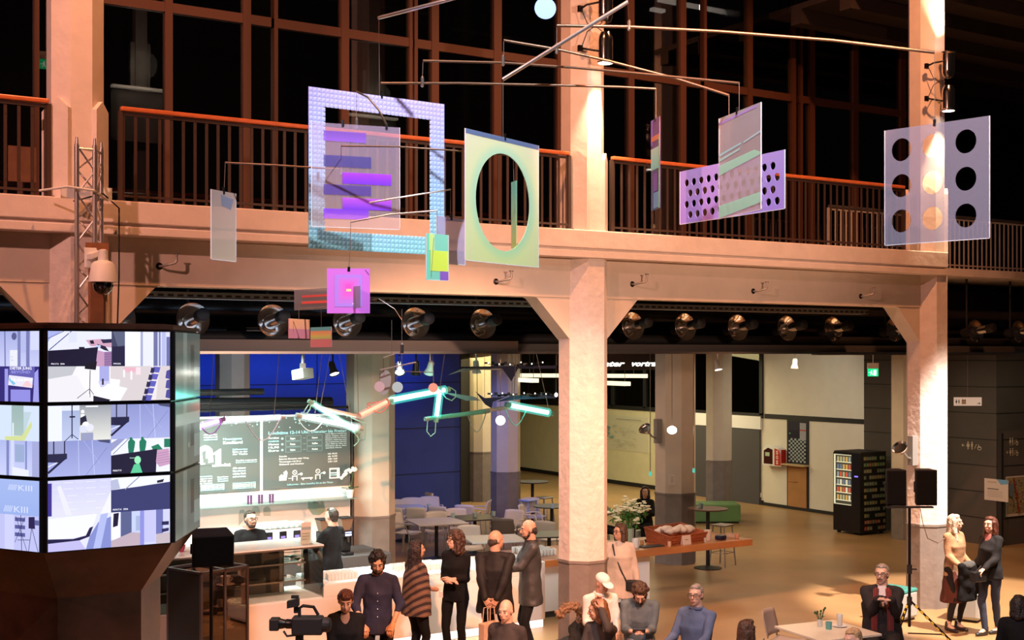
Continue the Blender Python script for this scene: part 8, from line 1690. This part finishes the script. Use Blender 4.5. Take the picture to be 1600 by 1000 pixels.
def scarf_m():
    m = mat('red_striped_scarf', (0.2, 0.02, 0.02), 0.9); nt = m.node_tree; b = nt.nodes['Principled BSDF']; tc = nt.nodes.new('ShaderNodeTexCoord'); wv = nt.nodes.new('ShaderNodeTexWave'); wv.bands_direction = 'X'; wv.inputs['Scale'].default_value = 14
    rp = nt.nodes.new('ShaderNodeValToRGB'); rp.color_ramp.elements[0].color = (0.02, 0.01, 0.012, 1); rp.color_ramp.elements[1].color = (0.28, 0.03, 0.025, 1); nt.links.new(tc.outputs['Object'], wv.inputs[0]); nt.links.new(wv.outputs[0], rp.inputs[0]); nt.links.new(rp.outputs[0], b.inputs['Base Color']); return m
SM = scarf_m()
add(J, 'scarf', SM, lambda b: [b.loft([(J['up']((s*0.09, 0.19, -0.12)), 0.04, 0.014, J['TR']), (J['up']((s*0.09, 0.195, 0.15)), 0.042, 0.014, J['TR']), (J['up']((s*0.085, 0.175, 0.36)), 0.04, 0.016, J['TR']), (J['up']((s*0.07, 0.08, 0.52)), 0.035, 0.03, J['TR']), (J['up']((s*0.04, -0.06, 0.56)), 0.04, 0.025, J['TR'])], 12) for s in (-1, 1)], J['T'], rm=0.010)
add(J, 'moustache', hairm((0.10, 0.08, 0.07)), lambda b: b.tube([J['H']((-0.028, 0.092, -0.048)), J['H']((0, 0.102, -0.042)), J['H']((0.028, 0.092, -0.048))], 0.007, 6))
J = sit(1336, 12.6, 0.44, 'blond person whose hair alone shows at the bottom edge by the white table', f=-60, h=1.66, hair='short', hc=(0.42, 0.28, 0.14), top=BLK2, bot=BLK, skin=SKIN2, pitch=0.2)
J = sit(1592, 14.3, 0.44, 'dark silhouette of a person cut off by the lower right corner', f=150, h=1.64, hair='bob', hc=(0.012, 0.01, 0.01), top=BLK, bot=BLK)
J = sit(55, 12.3, 0.44, 'dark-haired person whose head top shows below the screen tower', f=170, h=1.68, hair='short', hc=(0.012, 0.01, 0.01), top=BLK, bot=BLK)
J = sit(1008, 26.3, 0.40, 'dark-haired woman in black sitting behind the flower vase', f=-25, h=1.68, yaw=0.3, hair='bob', hc=(0.03, 0.012, 0.010), top=BLK, bot=BLK, female=True, wr=(-0.18, 0.34, 0.85), wl=(0.10, 0.34, 0.80))
J = sit(936, 25.6, 0.44, 'person in a grey sleeve mostly hidden behind the middle pillar', f=60, h=1.68, hair='short', hc=(0.03, 0.02, 0.012), top=cloth_mat('grey_sleeve', (0.3, 0.28, 0.27)), bot=BLK, wr=(-0.1, 0.42, 0.95), wl=(0.1, 0.42, 0.95))
# two women by the right-hand pillar
J = person('blonde woman in a tan lace top and dark skirt holding a coat over her arms', 1491, 18.5, 28, 1.68, yaw=0.6, hair='long', hc=(0.62, 0.50, 0.38), top=cloth_mat('tan_lace', (0.38, 0.22, 0.12), var=0.25), bot=cloth_mat('maroon_skirt', (0.10, 0.03, 0.02)), skirt=0.50, female=True, wr=(-0.10, 0.24, 1.02), wl=(0.14, 0.26, 1.02), hdr=(0.8, 0.3, 0), hdl=(-0.8, 0.3, 0), skin=SKIN2, shoe=(0.03, 0.02, 0.018))
Jt = J['t']; t = thing('folded_coat', 'dark coat with a grey lining hanging over the blonde woman\'s arms', 'coat', Jt.location.copy(), Jt.rotation_euler[2]); b = MB()
b.loft([(W((0.02, 0.25, 0.48)), 0.19, 0.06, Matrix.Identity(3)), (W((0.02, 0.27, 0.75)), 0.17, 0.065, Matrix.Identity(3)), (W((0.02, 0.27, 1.0)), 0.15, 0.07, Matrix.Identity(3))], 18); b.loft([(W((-0.2, 0.18, 0.55)), 0.09, 0.05, Matrix.Identity(3)), (W((-0.14, 0.22, 0.95)), 0.07, 0.06, Matrix.Identity(3))], 14); remesh(b, 0.012, 2, 0.04, 9).build('cloth_folds', BLK, t, smooth=180)
b = MB(); b.ell((0.03, 0.28, 0.99), (0.14, 0.075, 0.06)); remesh(b, 0.012, 2, 0.02, 12).build('grey_lining', cloth_mat('lining', (0.07, 0.075, 0.075)), t, smooth=180)
J = person('woman with long auburn hair in a black jacket and jeans, legs crossed, facing left', 1548, 18.25, -62, 1.68, yaw=0.1, hair='long', hc=(0.09, 0.025, 0.012), top=cloth_mat('black_jacket', (0.014, 0.014, 0.016)), bot=JEANS, style='jacket', inner=(0.30, 0.10, 0.09), female=True, wr=(-0.14, 0.30, 1.02), wl=(0.17, 0.18, 0.98), stance=0.0, step=0.14, skin=SKIN2)
t = thing('handbag', 'small black handbag held by the auburn-haired woman', 'bag', J['t'].location.copy(), J['t'].rotation_euler[2]); b = MB(); b.rbox(-0.10, 0.36, 0.87, 0.09, 0.24, 0.15); remesh(b, 0.012, 3).build('pouch', mat('bag_leather', (0.012, 0.012, 0.014), 0.35), t, smooth=180); b = MB(); b.tube([(-0.10, 0.28, 0.93), (-0.12, 0.33, 1.02), (-0.10, 0.42, 0.93)], 0.008, 6); b.build('handle', 'black', t)
